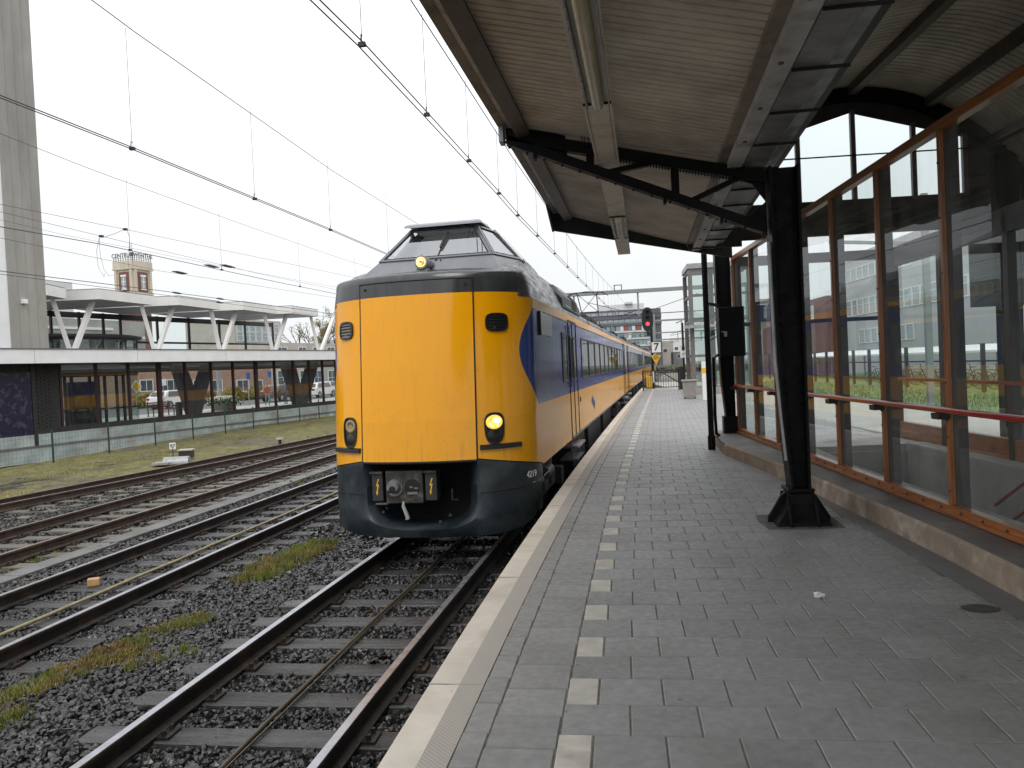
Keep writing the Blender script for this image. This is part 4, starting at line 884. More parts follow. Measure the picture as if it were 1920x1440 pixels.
        def ar(f): return [(x, y0+f*a, z0+f*c) for a, c in [(-.42, -.02), (-.10, -.02), (-.02, -.12), (.20, -.12), (.20, -.20), (.36, -.07), (.20, .06), (.20, -.02), (.04, -.02), (-.06, .08), (-.42, .08)]]
        lg.prism(ar(1), (s*.002, 0, 0)); lg.prism(ar(-1), (s*.002, 0, 0)); lg.build('logo_mark', 'logo_blue', root)
    # pantograph over the rear of the head car
    P0 = 23.6; pa = MB(); 
    for s in (-.45, .45):
        pa.tube([(s, P0+.6, 3.25), (s*.8, P0+1.25, 3.85)], .03, 6); pa.tube([(s*.8, P0+1.25, 3.85), (s*.9, P0+.2, 4.55)], .022, 6)
        pa.tube([(s*1.5, P0+.2, 4.57), (s*1.1, P0+.2, 4.62), (0, P0+.2, 4.63)], .022, 6); pa.tube([(s*1.5, P0+.2, 4.57), (s*1.95, P0+.2, 4.44)], [.022, .012], 6); pa.tube([(s*1.5, P0-.05, 4.57), (0, P0-.05, 4.63)], .02, 6); pa.tube([(s*1.5, P0-.05, 4.57), (s*1.95, P0-.05, 4.44)], [.02, .012], 6)
        pa.tube([(s, P0+.2, 4.55), (s, P0+.2, 4.64)], .03, 6)
    pa.tube([(-.36, P0+1.25, 3.85), (.36, P0+1.25, 3.85)], .03, 6); pa.tube([(-.36, P0+1.25, 3.85), (.4, P0+.2, 4.55)], .012, 5); pa.tube([(.36, P0+1.25, 3.85), (-.4, P0+.2, 4.55)], .012, 5)
    pa.bb((-.55, P0, 3.16), (.55, P0+1.2, 3.24)); 
    for s in (-.5, .5):
        for q in (0., 1.2): pa.tube([(s, P0+q, 3.05), (s, P0+q, 3.2)], .05, 10)
    pa.build('pantograph', 'wire', root)
    ru = MB(); ru.bb((-.6, 19, 3.0), (.6, 21, 3.26)); ru.bb((.1, 15.5, 3.0), (.7, 17, 3.2)); ru.build('roof_unit', 'under', root, bevel=.05)
    return root
HD = .052
make_car(True, 'yellow and blue head car with raised cockpit, lit lamp and coupler, nearest of the train', (-2.547, 9.35), math.atan(HD))
y_ = 9.35+CARL+.1
for lab in ('second car of the yellow and blue train, behind the head car', 'third car of the yellow and blue train, far along the platform', 'last car of the yellow and blue train, farthest away'):
    ya, yb = y_+3, y_+23; h = (t1(yb)-t1(ya))/(yb-ya); x0 = t1(ya)-h*3+.05
    make_car(False, lab, (x0, y_), math.atan(h)); y_ += CARL+.1
# ------------------------------------------------------------------ platform canopy
CS = .028   # the canopy runs a little to the right of straight ahead
C0 = np.array([1.604, 7.70])
def cx(x, Y): return x+CS*(Y-7.65)
def cz(x): return 3.985-.245*(x+1.075)     # underside of the sheeting
can = thing('platform_canopy', 'brown ribbed canopy over the platform with fluorescent light tray', 'canopy', (cx(-1.0, 4), 4, 3.4)); CO = (cx(-1.0, 4), 4, 3.4)
def endY(x): return 12.25+(x+1.05)*.45
# ribbed sheets, one by one
y0 = -4.5; shw = 1.18
while y0 < 13.3:
    sh = MB(); ny = int(round(shw/.0983)); prof = []
    for k in range(ny):
        ya = y0+k*shw/ny; d = shw/ny; prof += [(ya, .030), (ya+d*.16, .030), (ya+d*.22, 0), (ya+d*.93, 0), (ya+d*.999, .030)]
    rings = []
    for x in np.linspace(-1.02, 1.10, 7): rings.append([(cx(x, min(y, endY(x))), min(y, endY(x)), cz(x)+dz) for y, dz in prof])
    sh.loft(rings, False); sh.build('roof_sheet', 'canopy_sheet', can, CO); y0 += shw
lip = MB()
def strip(m, x0, z0, x1, z1, ya=-4.5, yb=None):
    yb0 = yb if yb is not None else endY(x0); yb1 = yb if yb is not None else endY(x1)
    m.add([(cx(x0, ya), ya, z0), (cx(x1, ya), ya, z1), (cx(x1, yb1), yb1, z1), (cx(x0, yb0), yb0, z0)], [(0, 1, 2, 3)])
strip(lip, -1.10, 3.955, -1.02, 3.965); strip(lip, -1.10, 3.955, -1.10, 4.09); strip(lip, -1.10, 4.09, -1.0, 4.10)
top = MB(); strip(top, -1.10, 4.10, 1.2, 3.56); strip(top, 1.2, 3.56, 1.7, 3.56); top.build('roof_cover', 'fascia_dark', can, CO)
lip.build('roof_lip', 'canopy_trim', can, CO)
bm = MB()
bm.bar((cx(-.86, -4.5), -4.5, cz(-.86)-.045), (cx(-.86, 12.2), 12.2, cz(-.86)-.045), .13, .10, up=(-.24, 0, 1)); bm.build('edge_beam', 'beam_brown', can, CO)
bt = MB(); strip(bt, -1.02, cz(-1.02)-.004, -.93, cz(-.93)-.006); bt.build('edge_board', 'edge_board', can, CO)
gt = MB()
gt.bar((cx(1.135, -4.5), -4.5, 3.425), (cx(1.135, 13.2), 13.2, 3.425), .13, .10); gt.build('gutter_channel', 'channel_grey', can, CO)
gl2 = MB(); gl2.bar((cx(1.03, -4.5), -4.5, 3.462), (cx(1.03, 13.15), 13.15, 3.462), .09, .05); gl2.build('gutter_edge', 'canopy_trim', can, CO)
for y in np.arange(-.2, 13, .87): bl = MB(); bl.tube([(cx(1.12, y), y, 3.376), (cx(1.12, y), y, 3.365)], .018, 8); bl.build('bolt', 'beam_brown', can, CO)
y = -4.4
while y < 13.2:
    gp = MB(); ya, yb = y, min(y+.865, 13.2)
    gp.loft([[(cx(a, q), q, z) for a, z in ((1.20, 3.43), (1.22, 3.392), (1.42, 3.380), (1.46, 3.42), (1.55, 3.43))] for q in (ya, yb)], False); gp.build('gutter_pan', 'galv_dark', can, CO)
    gj = MB(); gj.bar((cx(1.21, yb), yb, 3.372), (cx(1.56, yb), yb, 3.372), .014, .02); gj.build('gutter_joint', 'seam', can, CO); y += .87
# end fascia
fa = MB(); 
fa.loft([[(cx(x, endY(x)), endY(x)+.01, cz(x)-.29+.09*(x+1.1)), (cx(x, endY(x)), endY(x)+.01, cz(x)+.14), (cx(x, endY(x)), endY(x)+.06, cz(x)+.14), (cx(x, endY(x)), endY(x)+.06, cz(x)-.29+.09*(x+1.1))] for x in (-1.11, 0, 1.2, 1.75)], True, True)
fa.build('end_fascia', 'fascia_dark', can, CO)
sp = MB()
sp.prism([(cx(-1.11, 11.5), 11.5, 3.96), (cx(-1.11, 12.25), 12.25, 3.68), (cx(-1.11, 12.25), 12.25, 4.1), (cx(-1.11, 11.5), 11.5, 4.1)], (.03, 0, 0)); sp.build('side_plate', 'fascia_dark', can, CO)
# light tray with two fluorescent lamps
tr_ = MB(); zt = 3.535
tr_.bar((cx(-.045, -4.5), -4.5, zt), (cx(-.045, 14.1), 14.1, zt), .215, .05)
tro = tr_.build('light_tray', 'tray', can, CO)
hg = MB()
for y in (1.5, 3.5, 7.2, 9.8, 12): hg.tube([(cx(-.045, y), y, zt), (cx(-.045, y), y, cz(-.045))], .012, 6)
hg.build('tray_hanger', 'beam_brown', can, CO)
pf = MB()
for y in np.arange(5.95, 7.5, .11):
    for q in (-.07, -.035, 0, .035, .07): pf.tube([(cx(-.045+q, y), y, zt-.0285), (cx(-.045+q, y), y, zt-.0287)], .0045, 5)
for s in (-.085, .085): pf.bar((cx(-.045+s, 5.85), 5.85, zt-.029), (cx(-.045+s, 7.5), 7.5, zt-.029), .004, .002)
tag(pf.build('perforation', 'seam', tro, CO), kind='stuff')
for ya, yb, mm in ((2.6, 5.85, 'diffuser'), (10.4, 12.2, 'tray')):
    df = MB(); df.tube([(cx(-.035, ya), ya, zt-.06), (cx(-.035, yb-.12), yb-.12, zt-.06), (cx(-.035, yb), yb, zt-.05)], [.048, .048, .036], 14); do = df.build('lamp_diffuser', mm, can, CO, smooth=50)
    rf2 = MB(); rf2.bar((cx(-.115, ya), ya, zt-.05), (cx(-.115, yb), yb, zt-.05), .012, .05); rf2.bar((cx(.045, ya), ya, zt-.045), (cx(.045, yb), yb, zt-.045), .012, .04)
    if ya < 5:
        for y in np.arange(ya, yb, .14): rf2.box((cx(-.115, y), y, zt-.078), (.016, .012, .01))
    rf2.build('lamp_reflector', 'galv', can, CO); 
    for y in (ya, yb): cp = MB(); cp.bar((cx(-.15, y), y, zt-.034), (cx(.06, y), y, zt-.034), .012, .016); cp.build('lamp_clip', 'seam', can, CO)
# ---------------------------------------------------------------- riveted column with bracket truss
def column_truss(label, X0, Y0, ztop, zbase, bracket, fk=1.):
    org = (X0, Y0, zbase); c = thing('canopy_column', label, 'column', org, group='steel canopy columns')
    b = MB(); yl, yr = Y0-.13, Y0+.13
    prof = [(X0-.065, .30), (X0-.125, 1.0), (X0-.155, 1.9), (X0-.16, ztop-.1), (X0+.09, ztop-.1), (X0+.085, .30)]
    b.prism([(x, Y0-.012, zbase+z) for x, z in prof], (0, .024, 0))
    for i, w in ((0, .10), (1, .10)):
        pass
    L_ = [(X0-.065, .30), (X0-.125, 1.0), (X0-.155, 1.9), (X0-.16, ztop-.1)]
    for (x, z), (x2, z2) in zip(L_[:-1], L_[1:]): b.bar((x, Y0, zbase+z), (x2, Y0, zbase+z2), .26, .022, up=(1, 0, 0))
    b.bar((X0+.085, Y0, zbase+.3), (X0+.09, Y0, zbase+ztop-.1), .26, .022, up=(1, 0, 0))
    b.build('shaft', 'black_steel', c, org)
    rv = MB()
    for z in np.arange(.45, ztop-.2, .11):
        for x in (X0-.0-.05-.09*min(1, z/1.9)+.04, X0+.05): rv.tube([(x, Y0-.02, zbase+z), (x, Y0-.034, zbase+z)], [.009, .005], 8)
    tag(rv.build('rivet', 'black_steel', c, org), kind='stuff')
    ft = MB(); hb = .30
    def ring(hx, hy, z): return [(X0-.0+sx*hx*.88, Y0+sy*hy*.9, zbase+z) for sx, sy in ((-1, -1), (1, -1), (1, 1), (-1, 1))]
    ft.loft([ring(.14, .17, .335), ring(.14, .17, .30), ring(.12, .15, .29), ring(.135, .165, .20), ring(.21, .23, .09), ring(.27, .27, .03), ring(.28, .28, 0)] if bracket else [ring(.14, .16, .32), ring(.14, .16, 0)], True, True)
    for sx in ((-1, 1) if bracket else ()):
        ft.prism([(X0+sx*.10, Y0-.02, zbase+.30), (X0+sx*.16, Y0-.02, zbase+.26), (X0+sx*.285, Y0-.02, zbase+.05), (X0+sx*.285, Y0-.02, zbase), (X0+sx*.1, Y0-.02, zbase)], (0, .04, 0))
        for q in (-.12, .12): ft.prism([(X0+q-.015, Y0+sx*.14, zbase+.28), (X0+q-.015, Y0+sx*.19, zbase+.22), (X0+q-.015, Y0+sx*.285, zbase+.04), (X0+q-.015, Y0+sx*.285, zbase), (X0+q-.015, Y0+sx*.1, zbase)], (.03, 0, 0))
    ft.build('column_foot', 'black_steel', c, org, bevel=.008)
    if bracket:
        mc = MB(); r9 = np.random.default_rng(2); mc.add([(X0+sx*.345*(1+r9.uniform(-.04, .04)), Y0+sy*.345*(1+r9.uniform(-.04, .04)), zbase+.0035) for sx, sy in ((-1, -1), (-.3, -1.02), (.4, -.98), (1, -1), (1.02, .1), (1, 1), (0, 1), (-1, 1), (-1.03, .2))], [tuple(range(9))]); mc.build('mortar_collar', 'mortar', c, org)
    if bracket:
        t = MB(); Y = Y0; P = lambda x, z: (x, Y, z)
        for o in (-.05, .05):
            t.bar((-1.0, Y+o, cz(-1.0)-.10), (1.42, Y+o, cz(1.42)-.10), .012, .10); t.bar((-1.02, Y+o, 3.83), (1.40, Y+o, 2.79), .012, .085)
        t.bar((-1.0, Y, cz(-1.0)-.155), (1.42, Y, cz(1.42)-.155), .11, .012); t.bar((-1.02, Y, 3.785), (1.40, Y, 2.745), .13, .012)
        co_ = t.build('truss_chord', 'black_steel', c, org)
        w = MB()
        for x in (-.215, .585): w.bar(P(x, cz(x)-.1), P(x, 3.83-.43*(x+1.02)), .05, .075, up=(1, 0, 0))
        w.bar(P(-.10, 3.43), P(.42, cz(.42)-.12), .05, .06, up=(0, 1, 0)); w.bar(P(.70, 3.09), P(1.22, cz(1.22)-.12), .05, .06, up=(0, 1, 0)); w.build('truss_brace', 'black_steel', c, org)
        gs = MB(); gs.prism([P(-1.03, 3.80), P(-1.03, 3.955), P(-.70, 3.90), P(-.45, 3.83), P(-.43, 3.585), P(-.9, 3.76)], (0, .03, 0)); gs.prism([P(1.1, 3.30), P(1.42, 3.34), P(1.42, 2.72), P(1.30, 2.82), P(1.25, 2.9), P(1.42, 3.05), P(1.30, 3.22)], (0, .03, 0))
        gs.prism([P(.55, 3.13), P(.63, 3.13), P(.75, 3.06), P(.55, 3.10)], (0, .07, 0)); gs.build('gusset_plate', 'black_steel', c, org)
        ep = MB(); ep.box(P(-1.07, 3.885), (.045, .16, .165)); ep.build('end_plate', 'galv', c, org)
        lz = MB()
        for x in np.arange(.05, 1.25, .028): lz.box((x, Y-.02, cz(x)-.175), (.012, .05, .022))
        tag(lz.build('lattice', 'black_steel', c, org), kind='stuff')
        rr_ = MB()
        for x in np.arange(-1, 1.4, .17): rr_.tube([P(x, 3.775-.43*(x+1.02)), P(x, 3.76-.43*(x+1.02))], .014, 6)
        for x in (-.75, .48, 1.0): rr_.box(P(x, 3.76-.43*(x+1.02)), (.03, .09, .05))
        tag(rr_.build('truss_rivet', 'black_steel', c, org), kind='stuff')
        sk_ = MB(); sk_.prism([P(-.60, 3.90), P(-.35, 4.0), P(-.33, 3.93), P(-.55, 3.84)], (0, .08, 0)); sk_.tube([P(-.35, 3.96), P(-.22, 4.0), P(-.10, 4.01)], [.03, .018, .008], 6); sk_.build('junction_box', 'black_steel', c, org)
        cbm = MB()
        for q in (0, .025, .06): cbm.tube([(-.27+q, Y-.06, 3.70), (-.30+q, Y-.07, 3.84), (-.24+q, Y-.06, 3.86), (-.16+q, Y-.06, 3.72)], .005, 5)
        cbm.build('cable_loop', 'seam', c, org)
        pl = MB(); pl.tube([(X0-.19, Y0-.1, 2.65), (X0-.175, Y0-.1, 1.5), (X0-.11, Y0-.1, .6)], .02, 8); pl.build('conduit', 'galv', c, org)
    return c
column_truss('black riveted steel column with truss bracket, nearest the camera', 1.604, 7.70, 3.45, 0., True)
column_truss('black steel column standing on the kerb behind the cabinet', 1.95, 14.95, 3.45, .19, False)
px_ = onz(1335, 843, 0); dpm = MB().tube([(px_[0], px_[1], 0), (px_[0], px_[1], 3.45)], .05, 12); dpm.tube([(px_[0], px_[1], 0), (px_[0], px_[1], .25)], .065, 12); dpm.tube([(px_[0]+.25, px_[1]+.8, .15), (px_[0]+.12, px_[1]+.3, .25), (px_[0]+.1, px_[1]+.2, .6), (px_[0]+.12, px_[1]+.25, 1.6), (px_[0]+.3, px_[1]+.6, 1.68)], .028, 8)
dpm.bar((px_[0], px_[1], 2.55), (px_[0]+.3, px_[1]+.7, 2.55), .05, .05)
tag(dpm.build('downpipe', 'black_steel', smooth=40), 'slim black downpipe standing before the far canopy column', 'pipe')
cb_c = ony(1371, 622, 14.4); cbt = thing('electrical_cabinet', 'black metal electrical cabinet fixed to the far column', 'cabinet', cb_c)
cm = MB(); cm.box((0, 0, 0), (.44, .26, .88)); cm.build('cabinet_box', 'black_steel', cbt, bevel=.012); cm = MB(); cm.box((.01, -.135, 0), (.40, .012, .84)); cm.build('cabinet_door', 'black_steel', cbt, bevel=.004); cm = MB(); cm.box((-.12, -.15, -.04), (.05, .03, .09)); cm.box((-.16, -.15, -.0), (.05, .02, .02)); cm.build('door_lock', 'galv', cbt)
# ------------------------------------------------------------------ shelter over the stairs
SD = np.array([-.0705, .9975, 0]); SN = np.array([.9975, .0705, 0])
def w3(s, t, z): return SD*s+SN*t+np.array([0, 0, z])
RS = np.stack([SN, SD, np.array([0, 0, 1.])], 1)      # columns: across, along, up
def sbox(m, s0, s1, t0, t1, z0, z1, mi=0): return m.box(w3((s0+s1)/2, (t0+t1)/2, (z0+z1)/2), (abs(t1-t0), abs(s1-s0), abs(z1-z0)), RS, mi)
TG, TF, S0, S1 = 3.155, 6.02, -1.32, 14.66
kb = MB(); ks = [(-1, 2.50)]
ky = [-1, 2, 4, 5.26, 6.2, 7.285, 8.3, 9.334, 10.4, 11.4, 12.4, 13.2]
kr = []
for Y in ky: kr.append([(kx(Y), Y, 0.-.05), (kx(Y)+.004, Y, .165), (kx(Y)+.025, Y, .19), (3.3-.0705*Y, Y, .195), (3.3-.0705*Y, Y, -.05)])
kb.loft(kr, True, True); kb.m = [1 if (i % 5) == 2 and i < 5*(len(ky)-1) else 0 for i in range(len(kb.f))]
e0 = kr[-1]; kb.add([(1.60, 13.2, -.05), (1.60, 13.2, .17), (1.66, 15.6, .19), (1.66, 15.6, -.05)], [(0, 1, 2, 3)]); kb.add([(1.60, 13.2, .19), (2.36, 13.2, .195), (2.2, 15.6, .195), (1.66, 15.6, .19)], [(0, 1, 2, 3)], 1); kb.add([(1.66, 15.6, -.05), (2.2, 15.6, -.05), (2.2, 15.6, .195), (1.66, 15.6, .19)], [(0, 1, 2, 3)])
kb2 = kb.build('shelter_kerb', ['kerb', 'kerb_top']); tag(kb2, 'raised brown concrete kerb along the foot of the glazed shelter', 'kerb')
def glazed_wall(label, t, s_list, inward, rail_z, orange=True, handrail=True):
    org = w3(s_list[0], t, .2); r = thing('glazed_wall', label, 'glazed wall', org); sa, sb = s_list[0], s_list[-1]
    b = MB(); sbox(b, sa-.03, sb+.03, t-.045, t+.05, .195, .285); b.build('bottom_rail', 'wood_h', r, org, bevel=.006)
    b = MB(); sbox(b, sa-.03, sb+.03, t-.07, t-.02, .20, .235); b.build('sill', 'wood_h', r, org, bevel=.004)
    b = MB(); sbox(b, sa-.03, sb+.03, t-.045, t+.05, 3.36, 3.44); b.build('top_rail', 'wood_h', r, org, bevel=.006)
    bo = MB()
    for s in np.arange(sa+.2, sb, .33): q = w3(s, t-.045, .25); bo.tube([q, q-SN*.012], .012, 6)
    for s in s_list:
        mu_ = MB(); sbox(mu_, s-.024, s+.024, t-.04, t-.002, .285, 3.36); mu_.build('mullion', 'wood_orange', r, org, bevel=.004)
        st = MB(); sbox(st, s-.022, s+.022, t-.001, t+.115*inward, .20, 3.40); st.build('mullion_steel', 'frame_dark', r, org)
        for z in np.arange(.4, 3.3, .45): q = w3(s, t-.04, z); bo.tube([q, q-SN*.010], .009, 6)
    tag(bo.build('screw', 'beam_brown', r, org), kind='stuff')
    for a, b_ in zip(s_list[:-1], s_list[1:]):
        p = MB(); p.add([w3(a+.024, t, .285), w3(b_-.024, t, .285), w3(b_-.024, t, 3.36), w3(a+.024, t, 3.36)], [(0, 1, 2, 3)]); p.build('pane', 'pane', r, org)
    return r
sl_ = [6.67+1.33*k for k in range(-6, 7)]
glazed_wall('orange framed glass wall of the shelter facing the platform', TG, sl_, 1, 1.08)
org = w3(5, TG-.1, 1.05); hr = thing('handrail', 'long dark red handrail along the glass wall beside the platform', 'handrail', org)
h = MB(); sbox(h, -1.3, 14.5, TG-.135, TG-.075, 1.055, 1.105); h.build('rail_bar', 'red_paint', hr, org, bevel=.014)
for s in sl_:
    b = MB(); b.prism([w3(s-.07, TG-.04, 1.05), w3(s-.06, TG-.04, 1.0), w3(s+.06, TG-.04, 1.0), w3(s+.07, TG-.04, 1.05)], -SN*.10); b.bar(w3(s, TG-.09, 1.05), w3(s, TG-.02, .98), .03, .03); b.build('bracket', 'frame_dark', hr, org)
sf = [5.3+1.9*k for k in range(-3, 6)]
def far_wall():
    org = w3(4, TF, 0); r = thing('glazed_wall', 'far glass wall of the shelter toward the other platform', 'glazed wall', org)
    b = MB(); sbox(b, -1.3, 14.7, TF-.05, TF+.05, .02, .30); b.build('bottom_rail', 'wood_h', r, org); b = MB(); sbox(b, -1.3, 14.7, TF-.06, TF+.06, 3.10, 3.44); b.build('header', 'frame_dark', r, org)
    for s in sf: b = MB(); sbox(b, s-.06, s+.06, TF-.06, TF+.10, 0, 3.4); b.build('post', 'frame_dark', r, org)
    for a, b_ in zip(sf[:-1], sf[1:]): p = MB(); p.add([w3(a, TF, .3), w3(b_, TF, .3), w3(b_, TF, 3.1), w3(a, TF, 3.1)], [(0, 1, 2, 3)]); p.build('pane', 'pane_clear', r, org)
    b = MB(); sbox(b, -1.3, 14.5, TF-.13, TF-.08, 1.05, 1.10); b.build('handrail_bar', 'red_paint', r, org)
far_wall()
# end wall panel with lift sign, far end of the shelter
org = w3(S1, 4.6, 0); ew = thing('end_wall', 'glazed end wall of the shelter under the gable', 'glazed wall', org)
for t in (3.2, 4.1, 5.05, 5.97): b = MB(); sbox(b, S1-.05, S1+.05, t-.05, t+.05, .1, 3.4); b.build('post', 'frame_dark', ew, org)
b = MB(); sbox(b, S1-.06, S1+.06, 3.15, 6.02, 3.25, 3.42); sbox(b, S1-.04, S1+.04, 3.15, 6.02, 2.15, 2.22); b.build('transom', 'frame_dark', ew, org)
for a, b_ in ((3.2, 4.1), (4.1, 5.05), (5.05, 5.97)): p = MB(); p.add([w3(S1, a, .2), w3(S1, b_, .2), w3(S1, b_, 3.3), w3(S1, a, 3.3)], [(0, 1, 2, 3)]); p.build('pane', 'pane_clear', ew, org)
# roof over the shelter and its glazed gable
org = w3(5, 4.6, 5); sr = thing('shelter_roof', 'dark arched roof above the stair shelter with glazed gable', 'roof', org); SG = 12.75; TA = 4.65
def az(t): d = abs(t-TA); return 5.74-.20*d*d if d < 1.7 else 5.74-.578-.68*(d-1.7)-.35*(d-1.7)**2
ts = np.linspace(TA-1.9, TA+2.62, 23)
y0 = -2.
while y0 < SG:
    sh = MB(); y1 = min(y0+1.18, SG); npf = 10; pr = []
    for k in range(npf): ya = y0+(y1-y0)*k/npf; d = (y1-y0)/npf; pr += [(ya, .018), (ya+d*.15, .018), (ya+d*.2, 0), (ya+d*.95, 0), (ya+d*.999, .018)]
    sh.loft([[w3(s, t, az(t)+dz) for s, dz in pr] for t in ts], False); sh.build('roof_sheet', 'roof_sheet_dark', sr, org) if 'roof_sheet_dark' in MT else sh.build('roof_sheet', 'canopy_sheet', sr, org); y0 += 1.18
cv_ = MB(); cv_.loft([[w3(-2, t, az(t)+.12), w3(SG+.3, t, az(t)+.12)] for t in ts], False); cv_.build('roof_cover', 'fascia_dark', sr, org)
for t in (TA, TA+1.15, TA+2.1): b = MB(); b.bar(w3(-2, t, az(t)-.07), w3(SG, t, az(t)-.07), .13, .14); b.build('purlin', 'beam_brown', sr, org)
ab = MB(); ab.loft([[w3(SG-.10, t, az(t)-.02), w3(SG+.10, t, az(t)-.02), w3(SG+.10, t, az(t)-.21), w3(SG-.10, t, az(t)-.21)] for t in ts], True, True); ab.build('arch_beam', 'black_steel', sr, org)
def gz(t): return 5.36-.285*abs(t-TA)      # top edge of the gable glass
wa = MB(); tt = [TA-2.6]+list(np.linspace(TA-1.75, TA+1.75, 15))+[TA+2.6]
wa.loft([[w3(SG+.05, t, az(t)-.1), w3(SG+.05, t, gz(t) if abs(t-TA) < 1.76 else 3.4)] for t in tt], False)
sbox(wa, SG+.03, SG+.07, TA-2.6, TA-1.75, 3.36, 5.0); sbox(wa, SG+.03, SG+.07, TA+1.75, TA+2.6, 2.2, 5.0); sbox(wa, SG+.02, SG+.08, TA-1.76, TA+1.76, 3.45, 4.0); wa.build('gable_wall', 'dark_wall', sr, org)
for t in (TA-1.75, TA-.83, TA+.03, TA+.95, TA+1.72): b = MB(); sbox(b, SG+.0, SG+.07, t-.035, t+.035, 3.95, gz(t)+.05); b.build('gable_mullion', 'frame_grey', sr, org)
b = MB(); b.tube([w3(SG-.1, TA-2.3, 4.66), w3(SG-.1, TA+2.3, 4.66)], .012, 6); b.build('tie_rod', 'seam', sr, org)
for a, b_ in ((TA-1.75, TA-.83), (TA-.83, TA+.03), (TA+.03, TA+.95), (TA+.95, TA+1.72)): p = MB(); p.add([w3(SG+.05, a, 4.0), w3(SG+.05, b_, 4.0), w3(SG+.05, b_, gz(b_)), w3(SG+.05, a, gz(a))], [(0, 1, 2, 3)]); p.build('gable_pane', 'pane_clear', sr, org)
for s_, t_ in ((SG, TA+2.3), (7.6, TA+2.3), (2.4, TA+2.3)):
    b = MB(); sbox(b, s_-.12, s_+.12, t_-.14, t_+.14, 0, az(t_)-.05); b.build('roof_post', 'black_steel', sr, org)
b = MB(); sbox(b, -2, SG, TA+2.55, TA+2.62, 3.40, az(TA+2.6)+.02); sbox(b, -2, SG, TA+2.62-1.2, TA+2.55, 3.40, 3.46); b.build('eave_wall', 'dark_wall', sr, org);
y0 = -2.
while y0 < SG+.1:
    sh = MB(); y1 = min(y0+1.18, SG+.1); pr = []
    for k in range(10): ya = y0+(y1-y0)*k/10; d = (y1-y0)/10; pr += [(ya, .018), (ya+d*.15, .018), (ya+d*.2, 0), (ya+d*.95, 0), (ya+d*.999, .018)]
    lo_p = lambda s: np.array([cx(1.50, s), s, 3.43]); hi_p = lambda s: w3(s, TA-1.88, az(TA-1.88)+.01)
    sh.loft([[lo_p(s)*(1-f)+hi_p(s)*f+V3(0, 0, .10*math.sin(f*math.pi)+dz) for s, dz in pr] for f in np.linspace(0, 1, 7)], False); sh.build('valley_sheet', 'canopy_sheet', sr, org)
    sh = MB(); sh.add([lo_p(y0)+V3(0, 0, .15), lo_p(y1)+V3(0, 0, .15), hi_p(y1)+V3(0, 0, .25), hi_p(y0)+V3(0, 0, .25)], [(0, 1, 2, 3)]); sh.build('roof_cover', 'fascia_dark', sr, org); y0 += 1.18
# stairs going down inside, with a landing floor and red rails
org = w3(6, 4.6, 0); stt = thing('stairs', 'concrete stairs descending inside the glazed shelter', 'stairs', org)
b = MB(); sbox(b, -2, 3.2, TG-.2, TF, -.1, .0); sbox(b, 13.6, 15.5, TG-.2, TF, -.1, 0.); sbox(b, 3.2, 13.6, TG-.2, TG+.35, -.1, .19); sbox(b, 3.2, 13.6, TF-.35, TF, -.1, .02); b.build('landing', 'concrete', stt, org)
b = MB(); sbox(b, 3.2, 13.6, TG+.30, TG+.36, -4.5, 0); sbox(b, 3.2, 13.6, TF-.36, TF-.30, -4.5, 0); sbox(b, 13.55, 13.62, TG, TF, -4.5, -.1); sbox(b, 3., 14, TG, TF, -4.6, -4.5); b.build('stair_wall', 'concrete', stt, org)
for k in range(22):
    b = MB(); sbox(b, 3.2+k*.3, 3.2+(k+1)*.3+.03, TG+.36, TF-.36, -4.5, -.175*(k+1)); b.build('step', 'concrete_dark', stt, org)
for dz in (.55, .9):
    b = MB(); b.tube([w3(2.6, TG+.45, dz), w3(4.2, TG+.45, dz), w3(6.6, TG+.45, dz-1.4)], .024, 8); b.tube([w3(6.9, TF-.5, dz), w3(8.2, TF-.5, dz), w3(10.6, TF-.5, dz-1.4)], .024, 8); b.build('stair_rail', 'red_paint', stt, org, smooth=50)
b = MB(); sbox(b, 8.6, 10.4, TG+.8, TG+1.2, -2.02, -2.0); b.build('tunnel_lamp', 'ceiling_light', stt, org)
b = MB(); sbox(b, 7.4, 7.5, 5.2, 5.9, 2.55, 2.95); tag(b.build('hanging_sign', 'frame_dark'), 'dark framed panel hanging behind the glass wall', 'sign')
b = MB(); b.tube([w3(8.3, 5.35, 3.05), w3(8.3, 5.95, 3.05)], .02, 8); tag(b.build('fluorescent_tube', 'white_panel'), 'white fluorescent tube seen through the glass wall', 'lamp')
q = w3(14.4, 3.62, 2.36); sg = thing('lift_sign', 'white and blue lift pictogram sign behind the glass', 'sign', q); b = MB(); b.box(q, (.46, .03, .52), RS); b.build('sign_board', 'sign_white', sg, q); b = MB(); b.box(q-SD*.018, (.24, .006, .30), RS); b.build('pictogram_field', 'sign_blue', sg, q); b = MB(); b.box(q-SD*.022+np.array([0, 0, -.02]), (.05, .004, .14), RS); b.disc(q-SD*.022+np.array([0, 0, .085]), -SD, .028, 12, .004); b.build('pictogram', 'sign_white', sg, q)
# far half of the canopy over the other platform
fc = thing('platform_canopy', 'canopy over the opposite platform seen through the shelter glass', 'canopy', w3(5, 8, 3.5)); fo_ = w3(5, 8, 3.5)
b = MB(); b.loft([[w3(-3, 7.0, 3.45), w3(13, 7.0, 3.45)], [w3(-3, 9.3, 4.0), w3(13, 9.3, 4.0)], [w3(-3, 9.3, 4.12), w3(13, 9.3, 4.12)], [w3(-3, 7.0, 3.57), w3(13, 7.0, 3.57)]], True, True); b.build('roof_sheet', 'canopy_sheet', fc, fo_)
b = MB()
for s in (2.4, 7.6, 12.7): b.bar(w3(s, 6.9, 3.3), w3(s, 9.2, 3.9), .1, .12); b.bar(w3(s, 7, 2.7), w3(s, 9.2, 3.8), .1, .08)
b.build('truss_chord', 'black_steel', fc, fo_)
